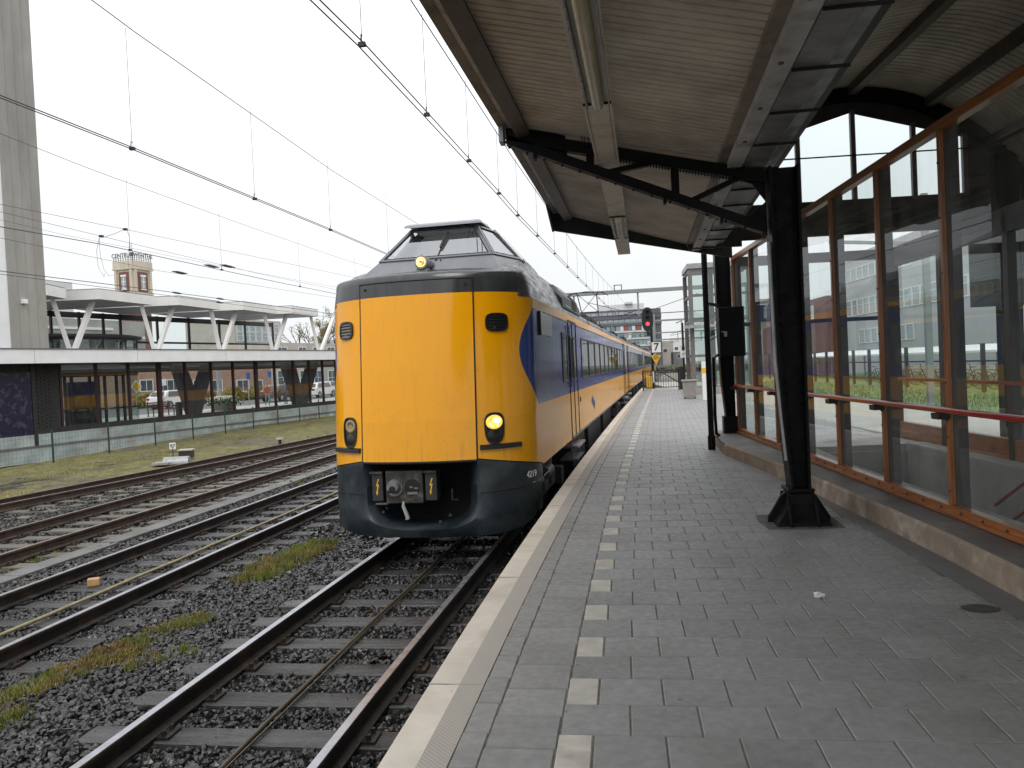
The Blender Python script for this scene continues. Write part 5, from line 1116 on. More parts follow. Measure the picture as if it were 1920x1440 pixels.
# ------------------------------------------------------------------ opposite platform, track, bank and what stands behind
op = MB(); sbox(op, -5, 60, TF+.05, 9.35, -1.2, -.0); tag(op.build('opposite_platform', 'paving_light'), kind='structure')
ot = thing('railway_track', 'railway track on the far side of the shelter', 'track', kind='structure', group='railway tracks')
for t in (10.25, 11.755): rail([tuple(w3(s, t, 0)[:2]) for s in np.arange(-5, 80, 4)], ot, 'rail_rust', 'rail_top_dull')
ob = MB(); sbox(ob, -6, 90, 9.3, 13.4, -1.15, BED+.03); tag(ob.build('track_bed', 'ballast_base'), kind='structure')
gb = MB(); gb.loft([[w3(s, t, z) for t, z in ((12.8, BED+.03), (14.2, -.62), (16.2, -.30), (20, -.25), (60, -.25))] for s in (-8, 20, 70)], False); tag(gb.build('grass_bank', 'grass_green'), kind='structure')
Pb = np.zeros((9000, 3)); s_ = rng.uniform(16, 62, 9000); t_ = rng.uniform(12.8, 16.3, 9000); zz = np.interp(t_, [12.8, 14.2, 16.3], [BED+.03, -.62, -.3])
Pb = SD[None]*s_[:, None]+SN[None]*t_[:, None]; Pb[:, 2] = zz; V, F = blades(Pb, .16, .012); tag(numpy_mesh('grass', V, F, 'grass_green'), 'green grass on the bank beyond the opposite track', kind='stuff')
fz = thing('fence', 'dark railing with bicycles behind it beyond the grass bank', 'fence', w3(10, 17, -.3)); fo3 = w3(10, 17, -.3)
for s in np.arange(14, 72, 2.4): b = MB(); sbox(b, s-.07, s+.07, 16.93, 17.07, -.35, 1.7); b.build('post', 'frame_dark', fz, fo3)
b = MB(); sbox(b, 14, 72, 16.97, 17.03, .95, 1.02); sbox(b, 14, 72, 16.97, 17.03, .1, .15); b.build('fence_rail', 'frame_dark', fz, fo3)
# bicycles
bike = None
def bicycle(loc, ang, lab):
    r = thing('bicycle', lab, 'bicycle', loc, ang, group='bicycles parked behind the fence')
    for x in (-.52, .52):
        wmm = MB(); wmm.tube([(x+math.cos(a)*.33, 0, .34+math.sin(a)*.33) for a in np.linspace(0, 2*math.pi, 17)], .018, 5, caps=False)
        for a in np.linspace(0, math.pi, 5)[:-1]: wmm.tube([(x+math.cos(a)*.32, 0, .34+math.sin(a)*.32), (x-math.cos(a)*.32, 0, .34-math.sin(a)*.32)], .003, 3)
        wmm.build('wheel', 'tyre', r)
    fm = MB()
    for a, c in (((-.52, .34), (-.05, .32)), ((-.05, .32), (.33, .78)), ((.33, .78), (-.18, .80)), ((-.18, .80), (-.05, .32)), ((-.52, .34), (-.18, .78)), ((.52, .34), (.33, .85)), ((.33, .85), (.30, 1.05))): fm.tube([(a[0], 0, a[1]), (c[0], 0, c[1])], .018, 5)
    fm.build('bike_frame', 'fence_black', r); MB().tube([(.18, -.26, 1.05), (.30, 0, 1.07), (.18, .26, 1.05)], .014, 5).build('handlebar', 'galv', r); MB().loft([[(-.32, -.08, .90), (-.32, .08, .90), (-.32, .06, .94), (-.32, -.06, .94)], [(-.05, -.02, .92), (-.05, .02, .92), (-.05, .02, .94), (-.05, -.02, .94)]], True, True).build('saddle', 'plastic_black', r)
for k in range(16):
    s = 29+k*1.25; bicycle(w3(s, 18.4+random.uniform(-.1, .1), -.25), random.uniform(-.25, .25)+.07, 'bicycle in the row parked behind the railing beyond the shelter glass')
sd_ = thing('bicycle_shed', 'low white roofed bicycle shed behind the fence', 'shed', w3(20, 21, -.25)); so = w3(20, 21, -.25)
b = MB(); b.loft([[w3(24, 19.6, 1.3), w3(24, 22.6, 1.6), w3(24, 22.6, 1.7), w3(24, 19.6, 1.4)], [w3(70, 19.6, 1.3), w3(70, 22.6, 1.6), w3(70, 22.6, 1.7), w3(70, 19.6, 1.4)]], True, True); b.build('roof', 'white_panel', sd_, so)
for s in np.arange(24.5, 70, 3.2): b = MB(); sbox(b, s-.04, s+.04, 19.7, 19.78, -.25, 1.33); b.build('post', 'galv', sd_, so)
def facade(name, label, cat, o3, xd_, W, H, D, wall, wins, wm_='window_dark', fm_='white_paint', zb_=-1., th=.05):
    xd_ = np.array(xd_, float); xd_ /= np.linalg.norm(xd_); nd = np.array([-xd_[1], xd_[0], 0.]); R = np.stack([xd_, nd, np.array([0, 0, 1.])], 1); o3 = np.array(o3, float)
    r = thing(name, label, cat, o3); b = MB(); b.box(o3+xd_*W/2+nd*D/2+np.array([0, 0, (H+zb_)/2]), (W, D, H-zb_), R); b.build('wall', wall, r, o3)
    src = {}
    for (x0, x1, z0, z1) in wins:
        key = (round(x1-x0, 2), round(z1-z0, 2)); c = o3+xd_*(x0+x1)/2+np.array([0, 0, (z0+z1)/2])
        if key not in src:
            m = MB(); w, h_ = x1-x0, z1-z0; e = min(.07, w*.1)
            m.box((0, -.01, 0), (w, .03, h_), None, 0)
            for sx in (-1, 1): m.box((sx*(w/2), -.03, 0), (e, th+.03, h_+e), None, 1)
            for sz in (-1, 1): m.box((0, -.03, sz*h_/2), (w-e, th+.028, e), None, 1)
            nv = max(0, int(round(w/.9))-1)
            for k in range(nv): m.box((-w/2+(k+1)*w/(nv+1), -.03, 0), (e*.6, th, h_-e), None, 1)
            if h_ > 1.3: m.box((0, -.032, h_*.12), (w-e, th, e*.6), None, 1)
            ob_ = m.build('window', [wm_, fm_], r); src[key] = ob_; ob_.location = tuple(c-o3); ob_.rotation_euler = (0, 0, math.atan2(xd_[1], xd_[0]))
        else: inst(src[key], r, c-o3, math.atan2(xd_[1], xd_[0]))
    return r
# long grey building beyond the bicycles (runs along the shelter direction)
TB = 27.; wins = []; GB0, GB1 = 38., 77.
for z0, z1, a, b_ in ((5.0, 6.4, 0, 39), (8.2, 9.3, 24, 39), (2.4, 3.6, 24, 37), (8.0, 9.2, 0, 6)):
    x = a+.6
    while x < b_-1.3: wins.append((x, x+1.25, z0, z1)); x += 1.42
facade('office_building', 'long grey brick building with window bands beyond the bicycle shed', 'building', w3(GB1, TB, 0), -SD, GB1-GB0, 10.6, 12, 'brick_grey', [(GB1-GB0-b2, GB1-GB0-a2, c2_, d2) for a2, b2, c2_, d2 in wins], 'window_light', 'white_paint', -1)
facade('office_building', 'dark red brick building left of the grey one, behind the glass', 'building', w3(104, 25.5, 0), -SD, 26, 7.2, 12, 'brick_red', [(2+3*k, 4+3*k, 5.2, 6.5) for k in range(7)], 'window_light', 'white_paint', -1)
mst = thing('catenary_mast', 'pale lattice catenary mast seen through the shelter glass', 'mast', w3(31., 13.9, -1)); mo = w3(31., 13.9, -1); b = MB(); b.bar(mo, mo+np.array([0, 0, 8.5]), .22, .22); b.bar(mo+np.array([0, 0, 6.6]), mo+np.array([-3.5, 0, 6.9]), .12, .12); b.build('pole', 'portal_green', mst, mo)
# ------------------------------------------------------------------ end of the platform
def at_(px, py, Y): return ony(px, py, Y)
q = at_(1226, 728, 46.5); q[2] = 0; X0, Y0 = q[0], q[1]
sg = thing('railway_signal', 'black railway signal showing red at the end of the platform', 'signal', (X0, Y0, 0)); so = (X0, Y0, 0)
b = MB(); b.tube([(X0, Y0, 0), (X0, Y0, 3.7)], .075, 12); b.build('signal_post', 'plastic_black', sg, so, smooth=40)
b = MB(); b.tube([(X0-.01, Y0-.085, .35), (X0-.01, Y0-.085, 1.0)], .05, 10); b.build('post_band', 'white_paint', sg, so)
hx = at_(1214, 600, 46.3)[0]; b = MB()
pts = [(hx+math.copysign(abs(math.cos(a))**.8, math.cos(a))*.33, Y0-.25, 4.06+math.copysign(abs(math.sin(a))**.8, math.sin(a))*.70) for a in np.linspace(0, 2*math.pi, 33)[:-1]]
b.prism(pts, (0, .12, 0)); b.build('signal_head', 'plastic_black', sg, so)
for z, mm, nm_ in ((4.45, 'seam', 'lens'), (4.12, 'seam', 'lens'), (3.80, 'red_light', 'red_lens')):
    b = MB(); b.tube([(hx, Y0-.26, z), (hx, Y0-.275, z)], .10, 18); b.build(nm_, mm, sg, so); b = MB(); b.loft([[(hx+math.cos(a)*.13, y, z+math.sin(a)*.13) for a in np.linspace(.2, math.pi-.2, 10)] for y in (Y0-.25, Y0-.42)], False); b.build('hood', 'plastic_black', sg, so)
b = MB(); b.bb((hx-.08, Y0-.2, 3.1), (hx+.25, Y0-.05, 3.35)); b.bar((hx, Y0-.15, 3.3), (X0, Y0, 3.3), .08, .08); b.build('signal_bracket', 'plastic_black', sg, so)
b = MB(); b.bb((X0-.42, Y0-.25, .02), (X0-.1, Y0+.1, .75)); b.build('control_box', 'sign_yellow', sg, so, bevel=.02)
q = at_(1230.5, 651, 46.2); n7 = thing('number_sign', 'white square sign with black 7 on the signal post', 'sign', q); b = MB(); b.box(q, (.52, .03, .60)); b.build('sign_board', 'sign_white', n7, q); b = MB(); b.box(q+V3(0, .012, 0), (.57, .012, .65)); b.build('sign_border', 'sign_black', n7, q); text('digit', '7', .62, q+V3(0, -.02, 0), (1, 0, 0), (0, 0, 1), 'sign_black', n7, q, bold=.012)
q = at_(1230, 672, 46.2); n8 = thing('triangle_sign', 'yellow triangular sign below the 7 on the signal post', 'sign', q); b = MB(); b.prism([q+V3(-.30, 0, .20), q+V3(.30, 0, .20), q+V3(0, 0, -.36)], (0, .02, 0)); b.build('sign_board', 'sign_yellow', n8, q); b = MB(); b.tube([q+V3(math.cos(a)*.12, -.006, .06+math.sin(a)*.10) for a in np.linspace(0, 6.28, 13)], .016, 5); b.bar(q+V3(-.05, -.006, .06), q+V3(.05, -.006, .06), .02, .02); b.build('symbol', 'sign_black', n8, q)
# railing that closes the platform
fn = thing('platform_fence', 'black bar railing closing the end of the platform', 'fence', (1.0, 43.5, 0)); fo = (1.0, 43.5, 0)
xa, xb, Yf = xe(43.5)+.28, 3.05, 43.5
b = MB(); b.bb((xa, Yf-.03, 1.06), (xb, Yf+.03, 1.10)); b.bb((xa, Yf-.02, .14), (xb, Yf+.02, .18)); b.build('fence_rail', 'fence_black', fn, fo)
for k, x in enumerate(np.linspace(xa, xb, 15)):
    b = MB(); 
    if k in (0, 14): b.bb((x-.035, Yf-.035, -.02), (x+.035, Yf+.035, 1.12)); b.build('post', 'fence_black', fn, fo)
    else: b.bb((x-.012, Yf-.012, .16), (x+.012, Yf+.012, 1.08)); b.build('fence_bar', 'fence_black', fn, fo)
b = MB(); b.bb((xb+.05, Yf-.13, -.02), (xb+.30, Yf+.13, 1.25)); b.build('gate_post', 'fence_black', fn, fo, bevel=.01)
b = MB(); b.bb((xb+.3, Yf-.02, 1.06), (5.2, Yf+.02, 1.10)); b.bar((xa+1.1, Yf+.3, .95), (xb+.2, Yf+.1, .25), .05, .05); b.build('fence_return', 'fence_black', fn, fo)
q = onz(1294, 747, 0); bi = thing('litter_bin', 'grey square litter bin standing on the platform', 'bin', q); b = MB(); Rb = rotz(-.1)
b.loft([[q+Rb@V3(sx*.25, sy*.25, .05) for sx, sy in ((-1, -1), (1, -1), (1, 1), (-1, 1))], [q+Rb@V3(sx*.29, sy*.29, .68) for sx, sy in ((-1, -1), (1, -1), (1, 1), (-1, 1))]], True, True); b.build('bin_body', 'bin_grey', bi, q, bevel=.02)
b = MB(); b.box(q+V3(0, 0, .74), (.66, .66, .07), Rb); b.box(q+V3(0, 0, .70), (.60, .60, .02), Rb); b.build('bin_lid', 'bin_grey', bi, q, bevel=.02); b = MB()
for sx in (-.2, .2): b.tube([q+Rb@V3(sx, -.2, 0), q+Rb@V3(sx, -.2, .06)], .03, 8); b.tube([q+Rb@V3(sx, .2, 0), q+Rb@V3(sx, .2, .06)], .03, 8)
b.build('bin_foot', 'fence_black', bi, q)
# lamp post with sign
q = onz(1284, 735, 0); q = at_(1284, 720, 42); q[2] = 0; lp = thing('lamp_post', 'dark lamp post with small white crossed sign near the lift', 'lamp post', q)
b = MB(); b.tube([q, q+V3(0, 0, 3.55)], .06, 10); b.build('pole', 'plastic_black', lp, q, smooth=40); b = MB(); b.bar(q+V3(-.32, -.1, 3.55), q+V3(.1, 0, 3.72), .12, .05); b.bar(q+V3(.1, 0, 3.72), q+V3(.34, 0, 3.85), .10, .04); b.build('luminaire', 'galv', lp, q)
sn = thing('small_sign', 'small white square sign with diagonal mark on the lamp post', 'sign', q+V3(0, -.08, 1.9)); so = q+V3(0, -.08, 1.9); b = MB(); b.box(so, (.36, .02, .36)); b.build('sign_board', 'sign_white', sn, so); b = MB(); b.bar(so+V3(-.07, -.012, -.10), so+V3(.08, -.012, .12), .025, .01); b.bar(so+V3(-.1, -.014, .02), so+V3(.10, -.014, .05), .02, .01); b.build('symbol', 'sign_black', sn, so)
# glass lift tower
LX, LY, LW, LD, LH = 3.25, 36.5, 2.6, 2.9, 5.65
lt = thing('lift_tower', 'glass and steel lift tower standing at the platform end', 'lift tower', (LX, LY, 0)); lo_ = (LX, LY, 0)
for ix, (x, y) in enumerate([(LX, LY), (LX+LW, LY), (LX+LW, LY+LD), (LX, LY+LD), (LX+LW*.48, LY)]): b = MB(); b.bb((x-.09, y-.09, 0), (x+.09, y+.09, LH)); b.build('frame_post', 'frame_grey', lt, lo_)
for z in (.12, 1.75, 3.35, 4.5, LH): b = MB(); b.bb((LX-.05, LY-.05, z-.06), (LX+LW+.05, LY+.05, z+.06)); b.bb((LX-.051, LY+.06, z-.061), (LX+.049, LY+LD, z+.059)); b.build('frame_beam', 'frame_grey', lt, lo_)
b = MB(); b.bb((LX-.12, LY-.12, LH+.07), (LX+LW+.12, LY+LD+.12, LH+.3)); b.build('tower_roof', 'galv', lt, lo_); b = MB(); b.bb((LX-.35, LY-.6, 3.0), (LX+LW+.6, LY-.1, 3.14)); b.build('awning', 'galv', lt, lo_)
b = MB(); b.bb((LX-.12, LY-.14, -.02), (LX+LW+.12, LY+LD, .30)); b.build('plinth', 'concrete', lt, lo_)
zs = [.18, 1.7, 3.3, 4.45, LH-.06]
for za, zb_ in zip(zs[:-1], zs[1:]):
    b = MB(); b.add([(LX, LY, za+.06), (LX+LW*.48, LY, za+.06), (LX+LW*.48, LY, zb_), (LX, LY, zb_)], [(0, 1, 2, 3)]); b.build('pane', 'pane_green', lt, lo_); b = MB(); b.add([(LX+LW*.48, LY, za+.06), (LX+LW, LY, za+.06), (LX+LW, LY, zb_), (LX+LW*.48, LY, zb_)], [(0, 1, 2, 3)]); b.build('pane', 'pane_green', lt, lo_)
    b = MB(); b.add([(LX, LY, za+.06), (LX, LY+LD, za+.06), (LX, LY+LD, zb_), (LX, LY, zb_)], [(0, 1, 2, 3)]); b.build('pane', 'pane_green', lt, lo_)
b = MB(); b.bb((LX+.9, LY+.7, 0), (LX+1.1, LY+.9, LH)); b.bb((LX+1.9, LY+.7, 0), (LX+2.1, LY+.9, LH)); b.bb((LX+.8, LY+.6, 3.6), (LX+2.2, LY+2.2, 3.75)); b.tube([(LX+1.2, LY+.8, 4.7), (LX+1.8, LY+.8, 4.7)], .3, 16); b.build('lift_machinery', 'frame_grey', lt, lo_)
q = at_(1322, 745, 31); q[2] = 0; cp = thing('card_reader', 'slim white and yellow ticket check pole by the lift', 'ticket pole', q); b = MB(); b.bb(q+V3(-.09, -.09, 0), q+V3(.09, .09, 1.5)); b.build('pole', 'sign_white', cp, q, bevel=.01); b = MB(); b.bb(q+V3(-.095, -.096, 1.05), q+V3(.095, -.09, 1.25)); b.build('reader_panel', 'sign_yellow', cp, q)
# ------------------------------------------------------------------ overhead line
def wire_obj(name, pts, r, label, cat='overhead wire', n=5, droppers=None):
    m = MB().tube(pts, r, n); 
    o = thing(name, label, cat, tuple(pts[0])); m.build('wire', 'wire', o, pts[0])
    return o
def extend(px, z, fx, y_end, off=0.):
    P = [onz(x, y, z) for x, y in px]; d = P[1]-P[0]; d /= np.linalg.norm(d); L = [P[0]-d*14]+P
    last = P[-1]; o0 = last[0]-fx(last[1])
    for y in np.arange(last[1]+12, y_end, 14): L.append(V3(fx(y)+o0*max(0, 1-(y-last[1])/60), y, z))
    return L
def clamps(root, org, pts, top, r=.03, dz=.0):
    for (x, y, z), (x2, y2, z2) in zip(pts, top):
        x2 = x
        m = MB().tube([(x, y, z+dz), (x2, y2, z2)], .0035, 4); m.box((x, y, z+dz+.01), (.07, .045, .04)); m.tube([(x, y-.03, z+dz+.03), (x, y-.02, z+dz+.10), (x, y+.02, z+dz+.10)], .006, 4); m.build('dropper', 'wire', root, org)
def interp(L, y): A_ = np.array(L); o = np.argsort(A_[:, 1]); A_ = A_[o]; return V3(np.interp(y, A_[:, 1], A_[:, 0]), y, np.interp(y, A_[:, 1], A_[:, 2]))
cz1 = 4.76
L1 = extend([(582, 0), (672, 86), (795, 217), (875, 303), (932, 364), (968, 405)], cz1, t1, 150)
c1o = wire_obj('contact_wire', L1, .0075, 'double contact wire hanging above the train and its track')
MB().tube([p+V3(.075, 0, 0) for p in L1], .0075, 5).build('wire', 'wire', c1o, L1[0])
M1 = [interp(L1, y)+V3(0, 0, 1.15+.45*((y-24)/28)**2) for y in np.arange(-8, 56, 4)]+[interp(L1, y)+V3(0, 0, 1.6) for y in (60, 90, 120, 148)]
m1o = wire_obj('catenary_wire', M1, .008, 'catenary wire above the contact wire of the train track')
yk = [onz(x, y, cz1)[1] for x, y in ((672, 86), (795, 217), (875, 303), (932, 364), (968, 405))]+list(np.arange(19, 56, 3.2))
clamps(c1o, L1[0], [interp(L1, y)+V3(.037, 0, 0) for y in yk], [interp(M1, y) for y in yk])
L2 = extend([(0, 183), (248, 280), (620, 432), (720, 475)], cz1, t2, 150)
c2o = wire_obj('contact_wire', L2, .0075, 'double contact wire above the second track with shiny rails'); MB().tube([p+V3(.06, 0, 0) for p in L2], .0075, 5).build('wire', 'wire', c2o, L2[0])
M2 = extend([(172, 0), (253, 60), (623, 320), (775, 415)], 6.38, t2, 150); m2o = wire_obj('catenary_wire', M2, .007, 'thin catenary wire sloping across the sky above the second track')
yk = [onz(248, 280, cz1)[1], onz(620, 432, cz1)[1]]; yk = [yk[0], (yk[0]+yk[1])/2, yk[1], yk[1]+4, yk[1]+8]; clamps(c2o, L2[0], [interp(L2, y) for y in yk], [interp(M2, y) for y in yk])
L3 = extend([(0, 425), (190, 458), (525, 530), (640, 553)], cz1, t3, 120); c3o = wire_obj('contact_wire', L3, .009, 'contact wire above the rusty third track')
M3 = extend([(0, 250), (172, 318), (467, 425), (640, 485)], 6.42, t3, 120); m3o = wire_obj('catenary_wire', M3, .006, 'thin catenary wire above the rusty third track'); yk = [interp(M3, 0)[1]+y for y in (13, 17, 21, 26, 31)]; clamps(c3o, L3[0], [interp(L3, y) for y in yk], [interp(M3, y) for y in yk])
t4 = lambda Y: -10.5+.08*(Y-40)
for k, (px, z, lab, r) in enumerate([([(0, 508), (300, 545), (635, 590)], cz1, 'lowest contact wire crossing before the station building', .011), ([(0, 514), (300, 552), (640, 598)], cz1, 'second lowest contact wire just below its twin', .008), ([(0, 383), (235, 430), (385, 462), (640, 515)], 6.3, 'thin wire above the siding with a loose jumper loop', .006), ([(0, 397), (190, 443), (480, 512), (640, 545)], 6.0, 'thin wire passing before the brick tower top', .006), ([(0, 412), (118, 440), (420, 500), (640, 540)], 6.6, 'thinnest wire of the bundle over the siding', .005), ([(0, 446), (300, 508), (640, 560)], 5.6, 'thin wire just below the brick tower lettering', .006)]):
    L4 = extend(px, z, t4, 80); o4 = wire_obj('overhead_wire', L4, r, lab)
    if k in (2, 3): 
        for x, y in ((px[1][0], px[1][1]),): a = onz(x, y, z); MB().box(a, (.10, .10, .06)).build('wire_clamp', 'wire', o4, L4[0])
    if k in (0, 1):
        for f in ((335, 549), (400, 561)) if k == 0 else ((430, 566),):
            a = onz(f[0], f[1], z); i3 = interp(L4, a[1]); MB().tube([i3+V3(-.02, -.3, 0), i3+V3(0, -.12, 0), i3+V3(0, .12, 0), i3+V3(.02, .3, 0)], [.012, .034, .034, .012], 8).build('insulator', 'wire', o4, L4[0])
for f, z, lab in (((397, 499), cz1, 'dark insulator in the wire, left of the pair'), ((427, 499), cz1, 'dark insulator in the wire, right of the pair'), ((337, 511), cz1, 'single dark insulator on the wire beside the tower')):
    a = onz(f[0], f[1], z); tag(MB().tube([a+V3(-.05, -.32, 0), a+V3(0, -.12, 0), a+V3(0, .12, 0), a+V3(.05, .32, 0)], [.010, .036, .036, .010], 8).build('insulator', 'wire'), lab, 'insulator')
jl = MB(); zA = 5.2
J = lambda *ps: [onz(x, y, 5.5) for x, y in ps]
jl.tube(J((190, 444), (198, 444), (215, 438), (232, 431)), .006, 4); jl.tube(J((238, 431), (243, 445), (242, 470), (240, 492), (243, 506)), .005, 4); jl.tube(J((186, 446), (181, 470), (184, 500), (195, 519), (197, 513)), .005, 4); jl.tube(J((186, 446), (188, 480), (195, 505), (204, 517), (213, 516)), .005, 4); jl.tube(J((246, 455), (249, 480), (247, 505), (246, 516)), .005, 4)
tag(jl.build('jumper_cable', 'wire'), 'thin looping jumper cables hanging before the brick tower', 'cable')
# portals
def portal(Y, xl, xr, z, label, th=.32, hang=()):
    o = (xl, Y, -1); p = thing('catenary_portal', label, 'portal', o); b = MB(); b.bb((xl, Y-.15, z-th/2), (xr, Y+.15, z+th/2)); b.build('portal_beam', 'portal_green', p, o)
    for x in (xl+.15, xr-.15): b = MB(); b.bb((x-.15, Y-.14, -1.2), (x+.15, Y+.14, z-th/2)); b.build('portal_mast', 'portal_green', p, o)
    for x in hang:
        b = MB(); b.bb((x-.06, Y-.06, z-1.75), (x+.06, Y+.06, z-th/2)); b.build('hanger', 'portal_green', p, o); b = MB(); b.tube([(x, Y, z-1.3), (x-1.3, Y, z-1.75)], .03, 6); b.tube([(x, Y, z-1.7), (x-1.5, Y, z-1.95)], .025, 6); b.build('steady_arm', 'wire', p, o)
    b = MB(); xm = xe(Y)-1.6
    for q_ in (-.25, .25): b.bb((xm+q_-.03, Y-.03, z+th/2), (xm+q_+.03, Y+.03, z+th/2+.35))
    b.bb((xm-.3, Y-.03, z+th/2+.33), (xm+.3, Y+.03, z+th/2+.38)); b.build('wire_support', 'wire', p, o)
    return p
portal(56, -12.5, 9.0, 6.62, 'pale green catenary portal spanning the tracks behind the train', .26, (-5.3, -3.15, 1.35))
b = MB(); b.tube([V3(-2.2, 56, 6.0), V3(1.2, 56.2, 5.0)], .02, 5); b.tube([V3(1.35, 56, 4.95), V3(5.5, 56, 6.2)], .02, 5); b.tube([V3(-4, 56, 4.95), V3(9, 56, 5.0)], .03, 5); tag(b.build('span_wire', 'wire'), 'span wires stretched below the nearest portal', 'wire')
portal(98, -10, 17, 6.6, 'second catenary portal farther down the line', .2, (-1.0, 3.5, 7.5, 11)); portal(140, -6, 22, 6.6, 'third catenary portal far down the line', .2, (2.0, 6, 10, 14)); portal(185, -4, 28, 6.6, 'smallest catenary portal on the horizon', .3, (6, 10, 15))
for k, (xo, lab) in enumerate(((4.6, 'far contact wire right of the train track'), (8.6, 'farthest right contact wire down the line'))):
    pts = [V3(xe(y)+xo, y, 4.8) for y in np.arange(60, 190, 10)]; wire_obj('contact_wire', pts, .012, lab)
# far tracks curving off to the right
for k in range(2):
    trk = thing('railway_track', ('far track curving right beyond the platform railing', 'outer far track curving right beyond the railing')[k], 'track', kind='structure', group='railway tracks')
    for s in (-.753, .753): rail([(xe(y)+3.4+k*4.2+s+((y-52)/40)**2*.8*(k+.5), y) for y in np.arange(51, 190, 6)], trk, 'rail_rust', 'rail_top_dull', -.78)
yb_ = MB(); yb_.add([(-20, 40, BED-.01), (30, 50.2, BED-.01), (90, 300, BED-.01), (-20, 300, BED-.01)], [(0, 1, 2, 3)]); tag(yb_.build('track_bed', 'ground'), kind='structure')
# ------------------------------------------------------------------ far buildings
wins = []
def office():
    Y = 205.; o = V3(-13.5, Y, 0); r = thing('office_building', 'big grey office block with coloured panel rows behind the train', 'building', o)
    b = MB(); b.bb((-13.5, Y, -2), (10.6, Y+22, 15.3)); b.build('wall', 'office_grey', r, o); b = MB(); b.bb((-5.5, Y+3, 15.3), (6.5, Y+12, 17.0)); b.bb((-3, Y+2.9, 15.6), (-1.2, Y+3.1, 16.8)); b.bb((1.5, Y+2, 17), (3.6, Y+5, 17.5)); b.build('roof_plant', 'office_white', r, o)
    b = MB()
    for z in (9.85, 8.0, 6.15, 4.3, 2.45, .6): b.bb((-13.5, Y-.12, z-.40), (8.2, Y, z))
    b.build('floor_band', 'office_white', r, o)
    b = MB(); b.bb((-13.6, Y-.25, 11.2), (10.7, Y, 11.9)); b.bb((-13.6, Y-.25, 12.95), (10.7, Y, 13.8)); b.build('grey_band', 'office_grey', r, o)
    srcs = {}
    for row, z in enumerate((10.5, 8.63, 6.78, 4.93, 3.1)):
        x = -13.0
        while x < 7.8:
            k = random.choice([0, 1, 1, 2, 3, 4, 4, 5, 6, 6]); key = 'panel_%d' % k
            if key not in srcs: srcs[key] = MB().box((0, 0, 0), (.86, .1, 1.2)).build('panel', key, r); srcs[key].location = (x+13.5, -.05, z)
            else: inst(srcs[key], r, (x+13.5, -.05, z))
            x += random.choice([1.0, 1.0, 1.25])
    s2 = None
    for z in (12.42, 14.35):
        for x in np.arange(-12.5, 8, 1.45):
            if s2 is None: s2 = MB().box((0, 0, 0), (1.3, .1, .85)).build('window', 'window_light', r); s2.location = (x+13.5, -.05, z)
            else: inst(s2, r, (x+13.5, -.05, z))
    b = MB(); b.bb((8.2, Y-1.2, -2), (9.0, Y, 14)); b.build('corner_pier', 'portal_green', r, o)
office()
for (px0, px1, ptop, Y, m_, lab) in ((1236, 1262, 640, 230, 'brick_pale', 'pale low block right of the office block, far away'), (1258, 1290, 634, 260, 'office_white', 'hazy grey block at the far right end of the line'), (1262, 1282, 660, 215, 'concrete_dark', 'small dark shed at the end of the line')):
    a = ony(px0, ptop, Y); c = ony(px1, ptop, Y); facade('distant_building', lab, 'building', (a[0], Y, 0), (1, 0, 0), c[0]-a[0], a[2], 10, m_, [(1+2.2*k, 2.2+2.2*k, a[2]*.55, a[2]*.55+1.1) for k in range(max(1, int((c[0]-a[0]-1)/2.2)))], 'window_dark', 'white_paint', -2)
hd = MB(); P = np.stack([rng.uniform(4, 34, 9000), rng.uniform(170, 196, 9000), rng.uniform(-1, .3, 9000)], 1); V, F = scatter(P, rng.uniform(.12, .4, 9000), CV, CF_); tag(numpy_mesh('undergrowth', V, F, 'hedge_dull'), 'low dark undergrowth along the far tracks', kind='stuff')
# ------------------------------------------------------------------ station building across the tracks
ZF = 2.60
FA, FB = onz(0, 682, ZF), onz(635, 674, ZF); FD = (FB-FA)/np.linalg.norm(FB-FA); FN = np.array([FD[1], -FD[0], 0.])     # FN points to the tracks
def fp(x, y, off=0.): return onp(x, y, FA-FN*off, FN)
def fs(P): return float((P-FA)@FD)
def f3(s, off, z): return FA*V3(1, 1, 0)+FD*s-FN*off+V3(0, 0, z)
RF = np.stack([FD, -FN, V3(0, 0, 1)], 1)
def fbox(m, s0, s1, o0, o1, z0, z1, mi=0): return m.box(f3((s0+s1)/2, (o0+o1)/2, (z0+z1)/2), (s1-s0, abs(o1-o0), z1-z0), RF, mi)
SL, SR = -10., 34.
mat('plinth', (.36, .41, .39), .8, var=.2, vs=1.5, bump=.3, bs=40, col2=(.30, .285, .25), c2s=.9)
org = f3(0, 0, -.8); stn = thing('station_building', 'modern station hall with white fascia, V columns and long glazed front', 'building', org)
ztop = fp(300, 656)[2]
b = MB(); fbox(b, SL, SR, 0, .25, ZF, ztop); b.build('fascia', 'white_panel', stn, org)
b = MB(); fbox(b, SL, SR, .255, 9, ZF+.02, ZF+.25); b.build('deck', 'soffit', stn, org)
b = MB(); fbox(b, SL, SR, -.03, .28, ztop, ztop+.04); b.build('fascia_cap', 'frame_grey', stn, org)
for x in (65, 258, 424): s = fs(fp(x, 670)); b = MB(); fbox(b, s-.006, s+.006, -.004, 0, ZF, ztop); b.build('fascia_joint', 'galv', stn, org)
